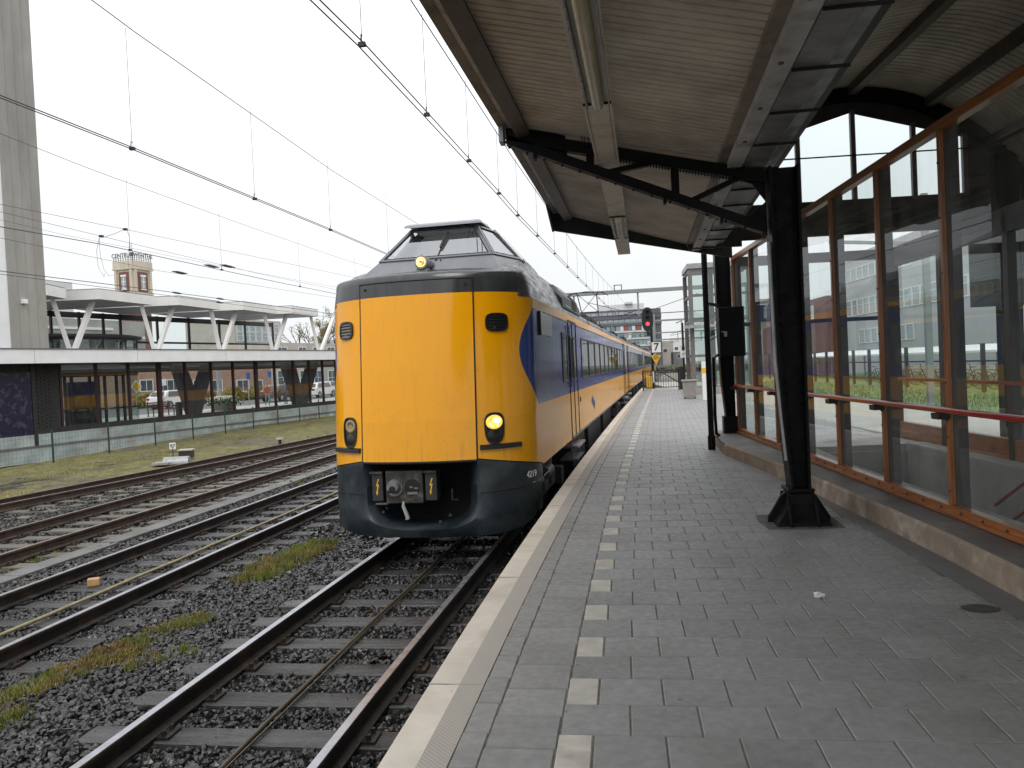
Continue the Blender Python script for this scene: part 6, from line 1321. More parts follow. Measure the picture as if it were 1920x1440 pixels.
# low wall, sill and glazing
OW = 1.15
zs = fp(300, 800, OW)[2]
b = MB(); fbox(b, SL, SR, OW-.05, OW+.25, -1.2, -.12); b.build('plinth', 'plinth', stn, org)
b = MB(); fbox(b, SL, SR, OW-.09, OW-.05, -.62, -.55); b.build('plinth_ledge', 'concrete_dark', stn, org)
b = MB(); fbox(b, SL, SR, OW-.02, OW+.14, -.12, .10); b.build('dark_sill', 'green_dark', stn, org) if 'green_dark' in MT else b.build('dark_sill', 'frame_dark', stn, org)
posts = [fs(fp(x, 690, OW)) for x in (112, 180, 241, 298, 347, 396, 437, 480, 515, 550, 580, 605, 630, 652)]
mat('post_maroon', (.035, .012, .013), .5, var=.2); mat('interior_dark', (.045, .045, .045), .8, var=.2)
for i, s in enumerate(posts):
    b = MB(); w = .11 if i in (3, 7) else .05; fbox(b, s-w, s+w, OW-.02, OW+.10, .1, ZF); b.build('front_post', 'post_maroon', stn, org)
ext = [posts[-1]+1.35*(k+1) for k in range(9)]
for s in ext: b = MB(); fbox(b, s-.06, s+.06, OW-.02, OW+.10, .1, ZF); b.build('front_post', 'post_maroon', stn, org)
allp = posts+ext
for a, c in zip(allp[:-1], allp[1:]): b = MB(); b.add([f3(a, OW+.04, .1), f3(c, OW+.04, .1), f3(c, OW+.04, ZF), f3(a, OW+.04, ZF)], [(0, 1, 2, 3)]); b.build('front_pane', 'pane_station', stn, org) if 'pane_station' in MT else b.build('front_pane', 'pane', stn, org)
b = MB(); fbox(b, SL, posts[0]-.075, OW+.0, OW+.3, -.9, ZF); b.build('brick_wall', 'brick_dark', stn, org)
# courses of the dark brick wall
brs = None
s_a, s_b = fs(fp(62, 740, OW)), posts[0]-.1
nb = 0
for row in range(40):
    z = -.55+row*.077
    if z > ZF-.1: break
    x = s_a+(row % 2)*.16
    while x < s_b-.3 and nb < 295:
        if brs is None: brs = MB().box((0, 0, 0), (.30, .03, .060)).build('brick', 'brick_dark', stn); brs.location = tuple(f3(x+.15, OW-.012, z)-org); brs.rotation_euler = (0, 0, math.atan2(FD[1], FD[0]))
        else: inst(brs, stn, f3(x+.15, OW-.012+random.uniform(-.004, .004), z)-org, math.atan2(FD[1], FD[0]))
        x += .325; nb += 1
b = MB(); fbox(b, s_a-.08, s_a+.08, OW-.06, OW, -.6, ZF); b.build('wall_post', 'frame_dark', stn, org)
b = MB(); fbox(b, SL, s_a-.1, OW-.04, OW-.01, -.5, ZF-.3); b.build('mosaic_mural', 'mosaic', stn, org)
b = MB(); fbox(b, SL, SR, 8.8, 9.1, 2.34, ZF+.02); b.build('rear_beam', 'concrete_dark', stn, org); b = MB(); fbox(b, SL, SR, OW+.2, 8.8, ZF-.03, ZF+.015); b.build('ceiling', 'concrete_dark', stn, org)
# platform hall floor and inner things
b = MB(); fbox(b, SL, SR, OW+.3, 9, -.45, -.32); b.build('hall_floor', 'paving_light', stn, org)
# inner V shaped concrete piers
for (xl, xr, xb, yb0) in ((340, 392, 368, 783), (545, 590, 567, 765)):
    O = 4.2; a = fp(xl-14, 676, O); c = fp(xl+8, 676, O); d = fp(xr-8, 676, O); e = fp(xr+8, 676, O); f = fp(xb+9, yb0, O); g_ = fp(xb-9, yb0, O); m = (fp(xb, 735, O))
    a, c, d, e = [p*V3(1, 1, 0)+V3(0, 0, ZF) for p in (a, c, d, e)]
    b = MB(); b.prism([a, c, m, d, e, f, g_], -FN*.35); b.build('v_pier', 'concrete_dark', stn, org)
# glazed waiting room at the left of the hall
b = MB()
for x in (125, 138, 172, 188, 200, 222, 235): s = fs(fp(x, 760, 4)); fbox(b, s-.05, s+.05, 4, 4.1, -.3, 2.2)
s0, s1 = fs(fp(118, 760, 4)), fs(fp(262, 760, 4)); fbox(b, s0, s1, 4, 4.1, 2.1, 2.3); fbox(b, s0, s1, 4, 4.1, .55, .62); fbox(b, s0, s0+1.3, 6, 6.2, -.3, 2.2); fbox(b, s0+2.2, s1-.5, 6.4, 6.6, -.3, 1.9); b.build('waiting_room_frame', 'frame_dark', stn, org)
b = MB(); b.add([f3(s0, 4.05, -.3), f3(s1, 4.05, -.3), f3(s1, 4.05, 2.2), f3(s0, 4.05, 2.2)], [(0, 1, 2, 3)]); b.build('waiting_room_pane', 'pane_green', stn, org)
# upper roofs, a saw tooth of white plates on V struts
mat('plate_edge', (.78, .77, .75), .5, var=.04)
bases = [fs(fp(x, 657, .6)) for x in (145, 302, 424, 522, 607)]; step = 3.9
tips = [fs(fp(x, 575, .6)) for x in (137, 298, 423, 525, 605)]; zt0 = fp(298, 572, .6)[2]; zt1 = fp(298, 556, .6)[2]
corn = [fs(fp(30, 545, .3))]+[fs(fp(x, 555, .3)) for x in (185, 334, 454, 545)]
s1_g = fs(fp(92, 650, .3))
for i in range(5):
    sc0, st0 = (corn[i] if i else s1_g+.02), tips[i]; b = MB(); C_, R_, L_ = (sc0, .25), (st0, .95), (sc0-1.9, 4.6); K_ = (st0-1.9+.3, 5.6)
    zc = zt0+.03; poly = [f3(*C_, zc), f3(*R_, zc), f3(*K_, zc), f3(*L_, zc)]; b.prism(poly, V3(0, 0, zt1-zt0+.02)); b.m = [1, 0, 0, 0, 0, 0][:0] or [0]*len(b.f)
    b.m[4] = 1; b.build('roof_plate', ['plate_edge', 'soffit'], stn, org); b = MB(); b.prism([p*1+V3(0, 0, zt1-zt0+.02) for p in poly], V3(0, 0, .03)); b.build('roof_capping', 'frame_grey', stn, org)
Vt = [(98, 175), (265, 325), (395, 443), (495, 537), (582, 625)]
for (xl, xr), sb_ in zip(Vt, bases):
    for x, sg_ in ((xl, -1), (xr, 1)):
        tp = fp(x, 572 if x < 200 else 585, 1.2); tp = f3(fs(tp), 1.2, zt0+.08); b = MB(); b.bar(f3(sb_+sg_*.10, .9, ztop), tp, .17, .17); b.build('v_strut', 'plate_edge', stn, org)
# upper glazed hall
OU = 5.2
b = MB(); fbox(b, 1.5, fs(fp(512, 640, OU)), OU, OU+.1, zt0-.28, zt0-.02); fbox(b, fs(fp(250, 640, OU)), fs(fp(512, 640, OU)), OU, OU+.1, ztop+.62, ztop+.72); b.build('hall_beam', 'frame_dark', stn, org)
hs = [fs(fp(x, 610, OU)) for x in (97, 150, 195, 227, 296, 355, 412, 460, 512)]
for s in hs: b = MB(); fbox(b, s-.05, s+.05, OU, OU+.1, ZF, zt0); b.build('hall_post', 'post_maroon', stn, org)
for a, c in zip(hs[:-1], hs[1:]): b = MB(); b.add([f3(a, OU+.05, ztop-.1), f3(c, OU+.05, ztop-.1), f3(c, OU+.05, zt0-.1), f3(a, OU+.05, zt0-.1)], [(0, 1, 2, 3)]); b.build('hall_pane', 'pane_clear', stn, org)
b = MB(); fbox(b, hs[0]-1, hs[4], OU+3.2, OU+3.3, zt0-.55, zt0-.42); fbox(b, hs[0]-1, hs[4]+2, OU+3.1, OU+3.2, zt0-1.0, zt0-.86); b.build('inner_band', 'plate_edge', stn, org)
b = MB(); fbox(b, hs[0]-1, hs[5], OU+3.3, OU+3.45, ZF, zt0); b.build('inner_wall', 'paving_light', stn, org)
# kiosk with a round dark roof on the deck
ko = f3(fs(fp(185, 640, 3.4)), 4.2, ztop); kk = thing('kiosk', 'round green glass kiosk with dark flat roof on the station deck', 'kiosk', ko); zr = fp(180, 632, 3.4)[2]
ring = lambda r, z: [ko*V3(1, 1, 0)+FD*math.cos(a)*r*1.5-FN*math.sin(a)*r*.6+V3(0, 0, z) for a in np.linspace(0, 2*math.pi, 25)[:-1]]
b = MB(); b.loft([ring(1.85, zr-.12), ring(2.0, zr), ring(2.0, zr+.08), ring(1.7, zr+.14)], True, True); b.build('kiosk_roof', 'fascia_dark', kk, ko); b = MB(); b.loft([ring(1.8, ZF), ring(1.8, zr-.1)], True); b.build('kiosk_glass', 'pane_green', kk, ko)
for a in np.linspace(0, 2*math.pi, 13)[:-1]: p = ko*V3(1, 1, 0)+FD*math.cos(a)*1.8*1.5-FN*math.sin(a)*1.8*.6; b = MB(); b.tube([p+V3(0, 0, ZF), p+V3(0, 0, zr)], .04, 6); b.build('kiosk_post', 'frame_dark', kk, ko)
b = MB(); b.loft([[ko*V3(1, 1, 0)+FD*math.cos(a)*1.5-FN*math.sin(a)*.6+V3(0, 0, z) for a in np.linspace(0, 2*math.pi, 17)[:-1]] for z in (ZF, zr-.1)], True); b.build('kiosk_core', 'paving_light', kk, ko)
# concrete tower at the left edge
s1_, s0_ = fs(fp(92, 650, .3)), fs(fp(22, 650, .3)); tw = f3(s0_, .3, ztop); tt_ = thing('concrete_tower', 'tall bare concrete tower rising beside the station hall', 'tower', tw)
b = MB(); fbox(b, s0_, s1_, .3, 3.3, ztop, 26); b.build('shaft', 'tower_concrete', tt_, tw); b = MB(); fbox(b, s0_-2.6, s0_, .33, 3.3, ztop, 26); b.build('white_side', 'white_panel', tt_, tw)
for s in np.linspace(s0_, s1_, 5)[1:-1]: b = MB(); fbox(b, s-.008, s+.008, .290, .3, ztop, 26); b.build('shutter_joint', 'tower_concrete', tt_, tw)
q = fp(46, 565, .22); b = MB(); b.box(q, (.16, .16, .16), RF); b.build('camera_box', 'white_panel', tt_, tw)
# mesh fence before the station
fpx = [(-70, 896), (18, 880), (116, 866), (218, 848), (307, 834), (384, 822), (450, 812), (510, 801), (560, 795), (607, 787)]
FXY = [(-18.72+.035*(y-20), y) for y in (15.2, 17.9, 20.6, 23.3, 26.0, 28.7, 31.3, 33.9, 36.5, 39.1, 41.7, 44.3, 46.9)]
fo = V3(FXY[0][0], FXY[0][1], -.84); fe = thing('mesh_fence', 'green wire mesh fence with thin posts in front of the station wall', 'fence', fo)
for x, y in FXY: b = MB(); b.tube([(x, y, -.9), (x, y, .28)], .032, 8); b.build('post', 'green_paint', fe, fo)
b = MB()
for (x, y), (x2, y2) in zip(FXY[:-1], FXY[1:]):
    for z in np.arange(-.78, .25, .145): b.bar((x, y, z), (x2, y2, z), .004, .004)
    for k in range(1, 18): f_ = k/18; b.bar((x+(x2-x)*f_, y+(y2-y)*f_, -.82), (x+(x2-x)*f_, y+(y2-y)*f_, .22), .0025, .0025)
tag(b.build('wire_mesh', 'green_paint', fe, fo), kind='stuff')
# switch motor and its number plate
q = onz(325, 862, -.84); nr = thing('number_plate', 'small white plate reading 97 on a thin stake', 'sign', q); b = MB(); b.tube([q, q+V3(0, 0, .42)], .015, 6); b.build('stake', 'frame_dark', nr, q); c = q+V3(0, 0, .44); b = MB(); Rz = rotz(.35); b.box(c, (.19, .02, .21), Rz); b.build('plate', 'sign_white', nr, q, bevel=.004); text('digits', '97', .15, c-Rz@V3(0, .014, 0), Rz@V3(1, 0, 0), (0, 0, 1), 'sign_black', nr, q, bold=.002)
q = onz(335, 868, -.86); sm = thing('switch_motor', 'grey metal switch motor box beside the siding rails', 'switch motor', q); Rz = rotz(.25)
def cyl(m, c, L, r, n=16): m.loft([[c+Rz@V3(sx*L/2, math.cos(a)*r, max(0, math.sin(a))*r*1.0) for a in np.linspace(0, math.pi, n)] for sx in (-1, 1)], True, True)
b = MB(); cyl(b, q+V3(-.05, 0, .0), .75, .20); b.build('motor_housing', 'galv', sm, q, smooth=40); b = MB(); b.box(q+Rz@V3(-.45, -.1, .03), (.5, .5, .06), Rz); b.build('base_plate', 'concrete', sm, q)
q2 = onz(350, 858, -.86); b = MB(); b.box(q2+V3(0, 0, .12), (.42, .3, .24), Rz); o = b.build('cable_box', 'frame_dark'); b2 = MB(); b2.box(q2+V3(0, 0, .26), (.46, .34, .04), Rz); bo = b2.build('box_lid', 'brick_pale', o); tag(o, 'dark cable box with pale lid behind the switch motor', 'cable box')
q = onz(525, 833, -.9); b = MB(); b.tube([q, q+V3(0, 0, .18)], .06, 10); o = b.build('cable_post', 'frame_dark'); b2 = MB(); b2.tube([q+V3(0, 0, .18), q+V3(0, 0, .24)], .14, 12); b2.build('cap', 'brick_pale', o); tag(o, 'short marker post with pale cap beside the far rails', 'post')
# ------------------------------------------------------------------ street behind the station
ST = -.36
st = MB(); st.add([f3(-40, 8.9, ST), f3(90, 8.9, ST), f3(90, 75, ST), f3(-40, 75, ST)], [(0, 1, 2, 3)]); tag(st.build('street', 'asphalt'), kind='structure')
pv = MB(); pv.add([f3(-40, 9, ST+.004), f3(90, 9, ST+.004), f3(90, 15, ST+.004), f3(-40, 15, ST+.004)], [(0, 1, 2, 3)]); tag(pv.build('pavement', 'paving_light'), kind='structure')
OB = 34.
def fwin(px): return fs(fp(px, 720, OB))
wn_ = []
for a, c in ((262, 286), (302, 336), (362, 382), (398, 416), (444, 466), (478, 492)):
    p0, p1 = fp(a, 713, OB), fp(c, 733, OB); wn_.append((fs(fp(a, 720, OB)), fs(fp(c, 720, OB)), p1[2], p0[2]))
bs0 = fwin(215); bs1 = fwin(508)
facade('brick_building', 'long pinkish brick building across the street behind the station glass', 'building', f3(bs0, OB, 0), FD, bs1-bs0, fp(360, 655, OB)[2], 9, 'brick_pink', [(a-bs0, c-bs0, z0, z1) for a, c, z0, z1 in wn_], 'window_dark', 'white_paint', ST-.2)
wn2 = []
for a, c in ((521, 541), (563, 577), (590, 603), (616, 630), (643, 656)):
    p0, p1 = fp(a, 695, OB), fp(c, 728, OB); wn2.append((fwin(a), fwin(c), p1[2], p0[2]))
    p0, p1 = fp(a, 651, OB), fp(c, 660, OB); wn2.append((fwin(a), fwin(c), p1[2], p0[2]))
cs0, cs1 = fwin(509), fwin(760)
facade('school_building', 'cream and brick building with tall white paned windows right of the brick one', 'building', f3(cs0, OB, 0), FD, cs1-cs0, fp(560, 643, OB)[2], 9, 'brick_pale', [(a-cs0, c-cs0, z0, z1) for a, c, z0, z1 in wn2], 'window_dark', 'white_paint', ST-.2)
u0, u1 = fs(fp(440, 640, 60)), fs(fp(528, 640, 60)); uw = []
for k in range(7):
    for zz_ in (fp(480, 640, 60)[2], fp(480, 622, 60)[2]): uw.append((.6+k*(u1-u0-1)/7, .6+k*(u1-u0-1)/7+(u1-u0)/9, zz_, zz_+1.4))
facade('school_building', 'taller brown brick block with tall windows behind the V struts', 'building', f3(u0, 60, 0), FD, u1-u0, fp(480, 600, 60)[2], 10, 'brick_pale', uw, 'window_light', 'white_paint', -1)
# white flat building behind the tower roofs at left
a = fp(88, 528, 70); facade('distant_building', 'pale flat building with a red brick corner behind the left roof plate', 'building', f3(fs(a)-6, 70, 0), FD, fs(fp(135, 528, 70))-fs(a)+6, a[2]+.2, 10, 'office_white', [(2+2*k, 3+2*k, a[2]-2.2, a[2]-1.0) for k in range(4)], 'window_light', 'white_paint', -1)
# hedge
def hedge(name, label, px0, px1, off, h, m_, n=5000):
    s0, s1 = fs(fp(px0, 740, off)), fs(fp(px1, 740, off)); s = rng.uniform(s0, s1, n); o_ = off+rng.uniform(-.6, .6, n); hh = h*(.75+.25*np.sin(s*1.7)+.12*np.sin(s*4.1)); z = ST+rng.random(n)**.7*hh
    P = (FA*V3(1, 1, 0))[None]+FD[None]*s[:, None]-FN[None]*o_[:, None]; P[:, 2] = z; V, F = scatter(P, rng.uniform(.06, .16, n), CV, CF_); o = numpy_mesh(name, V, F, m_); return tag(o, label, 'hedge')
hedge('hedge', 'yellow green clipped hedge along the pink brick building', 258, 520, 27, 1.25, 'hedge'); hedge('hedge', 'dark green bush between the two street buildings', 515, 550, 29, 1.5, 'hedge_green', 1800)
# cars
def car(px, py, off, ang, body, label, L=4.4, rear_right=True):
    c = fp(px, py, off); c = V3(c[0], c[1], ST); r = thing('parked_car', label, 'car', c, math.atan2(FD[1], FD[0])+ang, group='cars parked in the street')
    prof = [(-L/2, .35), (-L/2, .72), (-L/2+.05, .93), (-L/2+.30, 1.00), (-L/2+.55, 1.36), (-L/2+.9, 1.46), (.35, 1.47), (.75, 1.38), (1.25, 1.02), (L/2-.35, .88), (L/2-.05, .72), (L/2, .50), (L/2-.02, .30)]
    def sec(y, k): return [(x*(1-.02*k), y, .30+(z-.30)*(1-.06*k) if z < 1.0 else z-.03*k) for x, z in prof]
    hw = .87; b = MB(); rings = []
    for y, k in ((-hw, 1.5), (-hw*.97, .4), (-hw*.7, 0), (0, 0), (hw*.7, 0), (hw*.97, .4), (hw, 1.5)):
        R_ = []
        for x, z in prof:
            yy = y*(1-.16*max(0, (z-.98)/.48)); R_.append((x*(1-.015*k), yy, z-.015*k))
        rings.append(R_)
    b.loft(rings, True, True); b.build('car_body', body, r, smooth=40)
    for s in (-1, 1):
        g2 = MB(); yy = lambda z: s*(hw*(1-.16*max(0, (z-.98)/.48))+.006)
        for x0, x1 in ((-1.45, -.35), (-.28, .72)):
            q = [(x0-(.0 if x0 > -1 else .12), .99), (x1+.30 if x1 > .5 else x1, .99), (x1-.08 if x1 > .5 else x1, 1.38), (x0+.10, 1.38)]; g2.add([(x, yy(z), z) for x, z in q], [(0, 1, 2, 3)])
        g2.build('side_glass', 'car_glass', r)
        for x in (-L/2+.78, L/2-.85): w = MB(); w.tube([(x, s*.90, .32), (x, s*.68, .32)], .32, 20); wo = w.build('wheel', 'tyre', r, smooth=40); w = MB(); w.tube([(x, s*.905, .32), (x, s*.90, .32)], .19, 14); w.build('rim', 'alloy', wo)
        lm = MB(); lm.bb((-L/2-.012, s*.62-.14, .72), (-L/2+.10, s*.62+.16, .90)); lm.build('tail_light', 'lamp_red_off', r); lm = MB(); lm.bb((L/2-.16, s*.6-.16, .60), (L/2-.01, s*.6+.16, .74)); lm.build('headlight', 'alloy', r)
    g2 = MB(); g2.add([(.82, -.66, 1.36), (.82, .66, 1.36), (1.28, .74, 1.03), (1.28, -.74, 1.03)], [(0, 1, 2, 3)]); g2.add([(-L/2+.28, -.70, 1.04), (-L/2+.28, .70, 1.04), (-L/2+.53, .64, 1.36), (-L/2+.53, -.64, 1.36)], [(0, 1, 2, 3)])
    for i in range(8): pass
    g2.v = [(x+(.012 if x > 0 else -.012), y, z+.012) for x, y, z in g2.v]; g2.build('windscreen', 'car_glass', r)
    return r
car(330, 768, 22, 0., 'car_white', 'white estate car seen through the station glass at left')
car(598, 752, 18.5, .15, 'car_white', 'white estate car with red tail lamp nearest the train')
car(622, 748, 24, .15, 'car_silver', 'silver car parked behind the white estate car'); car(530, 758, 18, .1, 'car_dark', 'dark green car parked in the middle of the street')
# bench, planter, bin, signs
q = fp(303, 776, 11); q = V3(q[0], q[1], ST); bn = thing('bench', 'brown slatted bench on the pavement behind the station glass', 'bench', q); rz = math.atan2(FD[1], FD[0]); Rb = rotz(rz)
for k in range(3): b = MB(); b.box(q+Rb@V3(0, -.15+.13*k, .45), (1.9, .10, .04), Rb); b.build('slat', 'brick_red', bn, q); b = MB(); b.box(q+Rb@V3(0, .24, .60+.12*k), (1.9, .04, .09), Rb); b.build('slat', 'brick_red', bn, q)
for sx in (-.8, .8): b = MB(); b.bar(q+Rb@V3(sx, -.2, 0), q+Rb@V3(sx, -.2, .44), .05, .05); b.bar(q+Rb@V3(sx, .24, 0), q+Rb@V3(sx, .26, .95), .05, .05); b.build('leg', 'frame_dark', bn, q)
q = fp(419, 772, 11); q = V3(q[0], q[1], ST); plt = thing('planter', 'grey round planter full of white flowers on the pavement', 'planter', q); b = MB(); b.loft([[q+V3(math.cos(a)*r, math.sin(a)*r, z) for a in np.linspace(0, 6.283, 21)[:-1]] for r, z in ((.62, 0), (.78, .5), (.72, .5), (.7, .4))], True, False); b.build('tub', 'concrete_dark', plt, q)
P = np.stack([q[0]+rng.normal(0, .38, 500), q[1]+rng.normal(0, .38, 500), ST+.5+rng.random(500)*.45], 1); V, F = scatter(P, rng.uniform(.03, .06, 500), CV, CF_); o = numpy_mesh('flowers', V-q, F, 'leaf_light', plt); V, F = scatter(P-V3(0, 0, .15), rng.uniform(.05, .1, 500), CV, CF_); o = numpy_mesh('leaves', V-q, F, 'hedge_green', plt)
q = fp(336, 775, 9.6); q = V3(q[0], q[1], ST); lb = thing('litter_bin', 'dark cylindrical litter bin beside the bench', 'bin', q); b = MB(); b.tube([q, q+V3(0, 0, .8), q+V3(0, 0, .84)], [.2, .2, .17], 14); b.build('bin_body', 'frame_dark', lb, q)
def pole_sign(px, py, off, h, label, kind):
    q = fp(px, py, off); q = V3(q[0], q[1], ST); r = thing('street_sign', label, 'sign', q); b = MB(); b.tube([q, q+V3(0, 0, h)], .03, 6); b.build('pole', 'galv', r, q); c = q+V3(0, 0, h-.3)+FN*.04
    if kind == 'diamond':
        for k, m_ in ((.42, 'sign_white'), (.33, 'sign_yellow')): b = MB(); b.prism([c+FD*k+FN*(.5-k)*.1, c+V3(0, 0, k)+FN*(.5-k)*.1, c-FD*k+FN*(.5-k)*.1, c-V3(0, 0, k)+FN*(.5-k)*.1], FN*.01); b.build('sign_board', m_, r, q)
    elif kind == 'plate': b = MB(); b.box(c, (.5, .02, .45), RF); b.build('sign_board', 'sign_white', r, q)
    else: b = MB(); b.box(c, (.4, .02, .5), RF); b.build('sign_board', 'sign_blue', r, q)
pole_sign(258, 790, 13, 2.2, 'yellow and white diamond priority sign behind the left glass', 'diamond'); pole_sign(309, 780, 15, 2.4, 'white rectangular street sign by the white car', 'plate'); pole_sign(468, 770, 14, 2.6, 'blue street sign on a pole by the hedge', 'blue'); pole_sign(508, 765, 19, 2.7, 'blue street sign near the dark car', 'blue')
q = fp(413, 765, 20); q = V3(q[0], q[1], ST); cb = thing('utility_post', 'tall pale grey utility column before the hedge', 'post', q); b = MB(); b.box(q+V3(0, 0, 1.45), (.32, .25, 2.9), RF); b.build('column', 'galv', cb, q, bevel=.02); b = MB(); b.box(q+V3(0, 0, 2.93), (.36, .29, .06), RF); b.build('cap', 'concrete', cb, q)
# people in the street
def person(px, py, off, label, top, legs, h=1.72, lean=0., ang=0.):
    q = fp(px, py, off); q = V3(q[0], q[1], ST); k = h/1.75
    me = bpy.data.meshes.new('person'); J = [(0, 0, .95), (0, .0, 1.15), (0, .01, 1.42), (0, .0, 1.52), (0, -.02, 1.62), (0, -.02, 1.74), (.19, 0, 1.42), (.25, -.02, 1.14), (.24, -.14, .90), (-.19, 0, 1.42), (-.25, .02, 1.14), (-.23, -.10, .90), (.10, 0, .92), (.11, -.10, .50), (.12, -.02, .08), (.12, -.16, .03), (-.10, 0, .92), (-.11, .04, .50), (-.12, .16, .10), (-.12, .03, .03)]
    E_ = [(0, 1), (1, 2), (2, 3), (3, 4), (4, 5), (2, 6), (6, 7), (7, 8), (2, 9), (9, 10), (10, 11), (0, 12), (12, 13), (13, 14), (14, 15), (0, 16), (16, 17), (17, 18), (18, 19)]
    R_ = [.15, .14, .17, .06, .10, .09, .07, .05, .04, .07, .05, .04, .09, .065, .05, .045, .09, .065, .05, .045]
    me.from_pydata([(x*k, y*k, z*k) for x, y, z in J], E_, []); o = bpy.data.objects.new('person', me); COL.objects.link(o); o.location = tuple(q); o.rotation_euler = (0, 0, ang)
    md = o.modifiers.new('skin', 'SKIN'); 
    for i, v in enumerate(me.skin_vertices[0].data): v.radius = (R_[i]*k, R_[i]*k*.8); v.use_root = (i == 0)
    o.modifiers.new('sub', 'SUBSURF').levels = 2; o.modifiers['sub'].render_levels = 2
    mm = bpy.data.materials.new('person_cloth'); mm.use_nodes = True; t = mm.node_tree; bsd = t.nodes['Principled BSDF']; tcn = t.nodes.new('ShaderNodeTexCoord'); sxx = t.nodes.new('ShaderNodeSeparateXYZ'); t.links.new(tcn.outputs['Object'], sxx.inputs[0]); cr_ = t.nodes.new('ShaderNodeValToRGB'); cr_.color_ramp.interpolation = 'CONSTANT'
    dv = t.nodes.new('ShaderNodeMath'); dv.operation = 'DIVIDE'; dv.inputs[1].default_value = h; t.links.new(sxx.outputs[2], dv.inputs[0]); t.links.new(dv.outputs[0], cr_.inputs[0]); el = cr_.color_ramp.elements; el[0].color = (.02, .02, .02, 1); el[1].position = .05; el[1].color = (*legs, 1)
    for p_, c_ in ((.55, top), (.86, (.45, .27, .19)), (.965, (.05, .035, .02))): e_ = el.new(p_); e_.color = (*c_, 1)
    t.links.new(cr_.outputs[0], bsd.inputs['Base Color']); bsd.inputs['Roughness'].default_value = .8; me.materials.append(mm); return tag(o, label, 'person')
person(537, 775, 11.5, 'person in blue clothes standing by the dark car', (.045, .08, .14), (.04, .05, .09)); person(503, 775, 12, 'person in red and grey walking left of the dark car', (.30, .05, .05), (.20, .21, .23), 1.65, ang=.8)
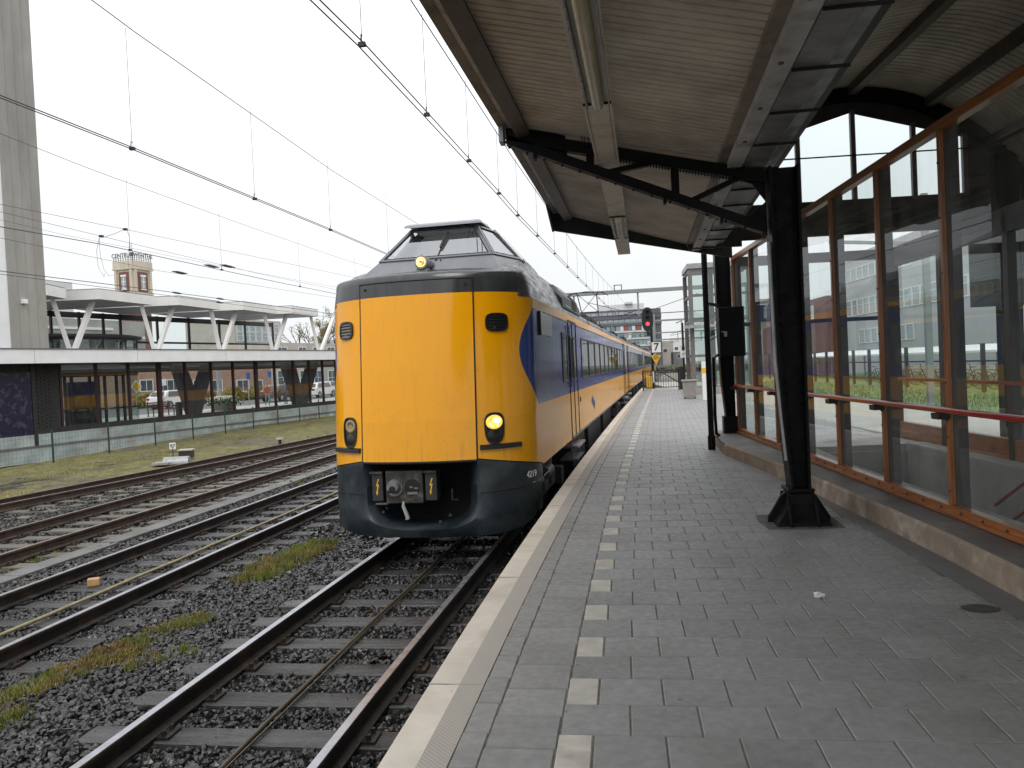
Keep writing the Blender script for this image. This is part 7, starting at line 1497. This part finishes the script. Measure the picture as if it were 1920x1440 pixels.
# ------------------------------------------------------------------ tower with roof lettering
def brick_tower():
    Y = 120.; a = ony(247, 470, Y); X0 = a[0]; yaw = math.radians(-11); R = rotz(yaw); W = 4.0; zt = ony(247, 493, Y)[2]; zm = ony(247, 552, Y)[2]; o = V3(X0, Y, 0); r = thing('brick_tower', 'cream and brick tower with roof lettering beyond the station', 'tower', o)
    def bx(m, c, s): m.box(o+R@V3(*c), s, R)
    b = MB(); bx(b, (0, 0, zm/2), (W*.86, W*.86, zm)); b.build('shaft', 'brick_red', r, o); H = zt-zm
    b = MB(); bx(b, (0, 0, zm+H*.5), (W*.97, W*.97, H)); b.build('belfry', 'cream', r, o); b = MB(); bx(b, (0, 0, zt-H*.10), (W*1.05, W*1.05, H*.22)); b.build('parapet', 'cream', r, o); b = MB(); bx(b, (0, 0, zt-H*.235), (W*1.10, W*1.10, .22)); b.build('cornice', 'cream', r, o); b = MB(); bx(b, (0, 0, zm-.1), (W*1.06, W*1.06, .35)); b.build('cornice', 'cream', r, o)
    for sd_ in range(4):
        A_ = rotz(sd_*math.pi/2)
        for q in (-.36, 0, .36) if False else (-.40, .40): b = MB(); b.box(o+R@A_@V3(q*W, -W*.5, zm+H*.40), (W*.12, .3, H*.72), R@A_); b.build('pilaster', 'cream', r, o)
        b = MB(); b.box(o+R@A_@V3(0, -W*.488, zm+H*.36), (W*.52, .12, H*.62), R@A_); b.build('brick_panel', 'brick_red', r, o); b = MB(); b.box(o+R@A_@V3(0, -W*.503, zm+H*.33), (W*.24, .12, H*.38), R@A_); wo = b.build('window', 'window_light', r, o)
        b = MB(); b.box(o+R@A_@V3(0, -W*.52, zm+H*.33), (.10, .06, H*.38), R@A_); b.box(o+R@A_@V3(0, -W*.52, zm+H*.36), (W*.24, .05, .10), R@A_); b.box(o+R@A_@V3(0, -W*.52, zm+H*.12), (W*.28, .16, .2), R@A_); b.box(o+R@A_@V3(0, -W*.52, zm+H*.55), (W*.28, .14, .28), R@A_); b.build('window_trim', 'white_paint', wo, o)
    fr = MB()
    for sd_ in (0, 1):
        A_ = rotz(sd_*math.pi/2)
        for q in np.linspace(-.5, .5, 9): fr.bar(o+R@A_@V3(q*W, -W*.48, zt), o+R@A_@V3(q*W, -W*.48, zt+.75), .07, .07)
        fr.bar(o+R@A_@V3(-.5*W, -W*.48, zt+.55), o+R@A_@V3(.5*W, -W*.48, zt+.55), .06, .06); fr.bar(o+R@A_@V3(-.5*W, -W*.48, zt+.25), o+R@A_@V3(.5*W, -W*.48, zt+.25), .06, .06)
    fr.build('letter_frame', 'frame_grey', r, o)
    for sd_, tx in ((0, 'CENTRUM'), (1, 'TWENTHE')):
        A_ = rotz(sd_*math.pi/2); text('lettering', tx, .98, o+R@A_@V3(0, -W*.5, zt+.98), R@A_@V3(1, 0, 0), (0, 0, 1), 'frame_grey', r, o, ext=.05, bold=.006)
brick_tower()
# ------------------------------------------------------------------ bare spring trees right of the station
def tree(px, py, off, h, label, bud=900, seed=1):
    rr = random.Random(seed); q = fp(px, py, off); q = V3(q[0], q[1], ST); r = thing('bare_tree', label, 'tree', q); tr_ = MB(); br = MB(); tips = []
    def grow(p, d, L, rad, lv):
        pts = [p]; dd = d.copy()
        for i in range(3): dd = dd+V3(rr.gauss(0, .13), rr.gauss(0, .13), rr.gauss(.03, .08)); dd /= np.linalg.norm(dd); pts.append(pts[-1]+dd*L/3)
        (tr_ if lv == 0 else br).tube(pts, list(np.linspace(rad, rad*.55, 4)), 6 if lv < 2 else 4, caps=False)
        if lv >= 4: tips.append(pts[-1]); tips.append(pts[-2]); return
        for k in range(rr.choice([3, 4]) if lv < 3 else 3):
            a = rr.uniform(0, 6.28); s_ = rr.uniform(.4, .9); x_ = np.cross(dd, V3(.3, .5, .8)); x_ /= np.linalg.norm(x_); y_ = np.cross(dd, x_); nd = dd+(x_*math.cos(a)+y_*math.sin(a))*s_; nd /= np.linalg.norm(nd); grow(pts[rr.choice([2, 3, 3])], nd, L*rr.uniform(.55, .8), rad*.55, lv+1)
    grow(q, V3(0, 0, 1.), h*.36, h*.022, 0); tr_.build('trunk', 'bark', r, q, recalc=False); br.build('crown', 'bark', r, q, recalc=False)
    T = np.array(tips); P = T[rng.integers(0, len(T), bud)]+rng.normal(0, .22, (bud, 3)); V, F = scatter(P, rng.uniform(.03, .075, bud), CV, CF_); tag(numpy_mesh('buds', V-q, F, 'bud', r), kind='stuff')
tree(560, 700, 50, 13.5, 'bare spreading tree behind the low cream building', 250, 3); tree(612, 705, 46, 13.5, 'budding yellowish tree just left of the train', 3600, 9); tree(650, 705, 48, 13, 'budding tree mostly hidden behind the train', 2500, 12)
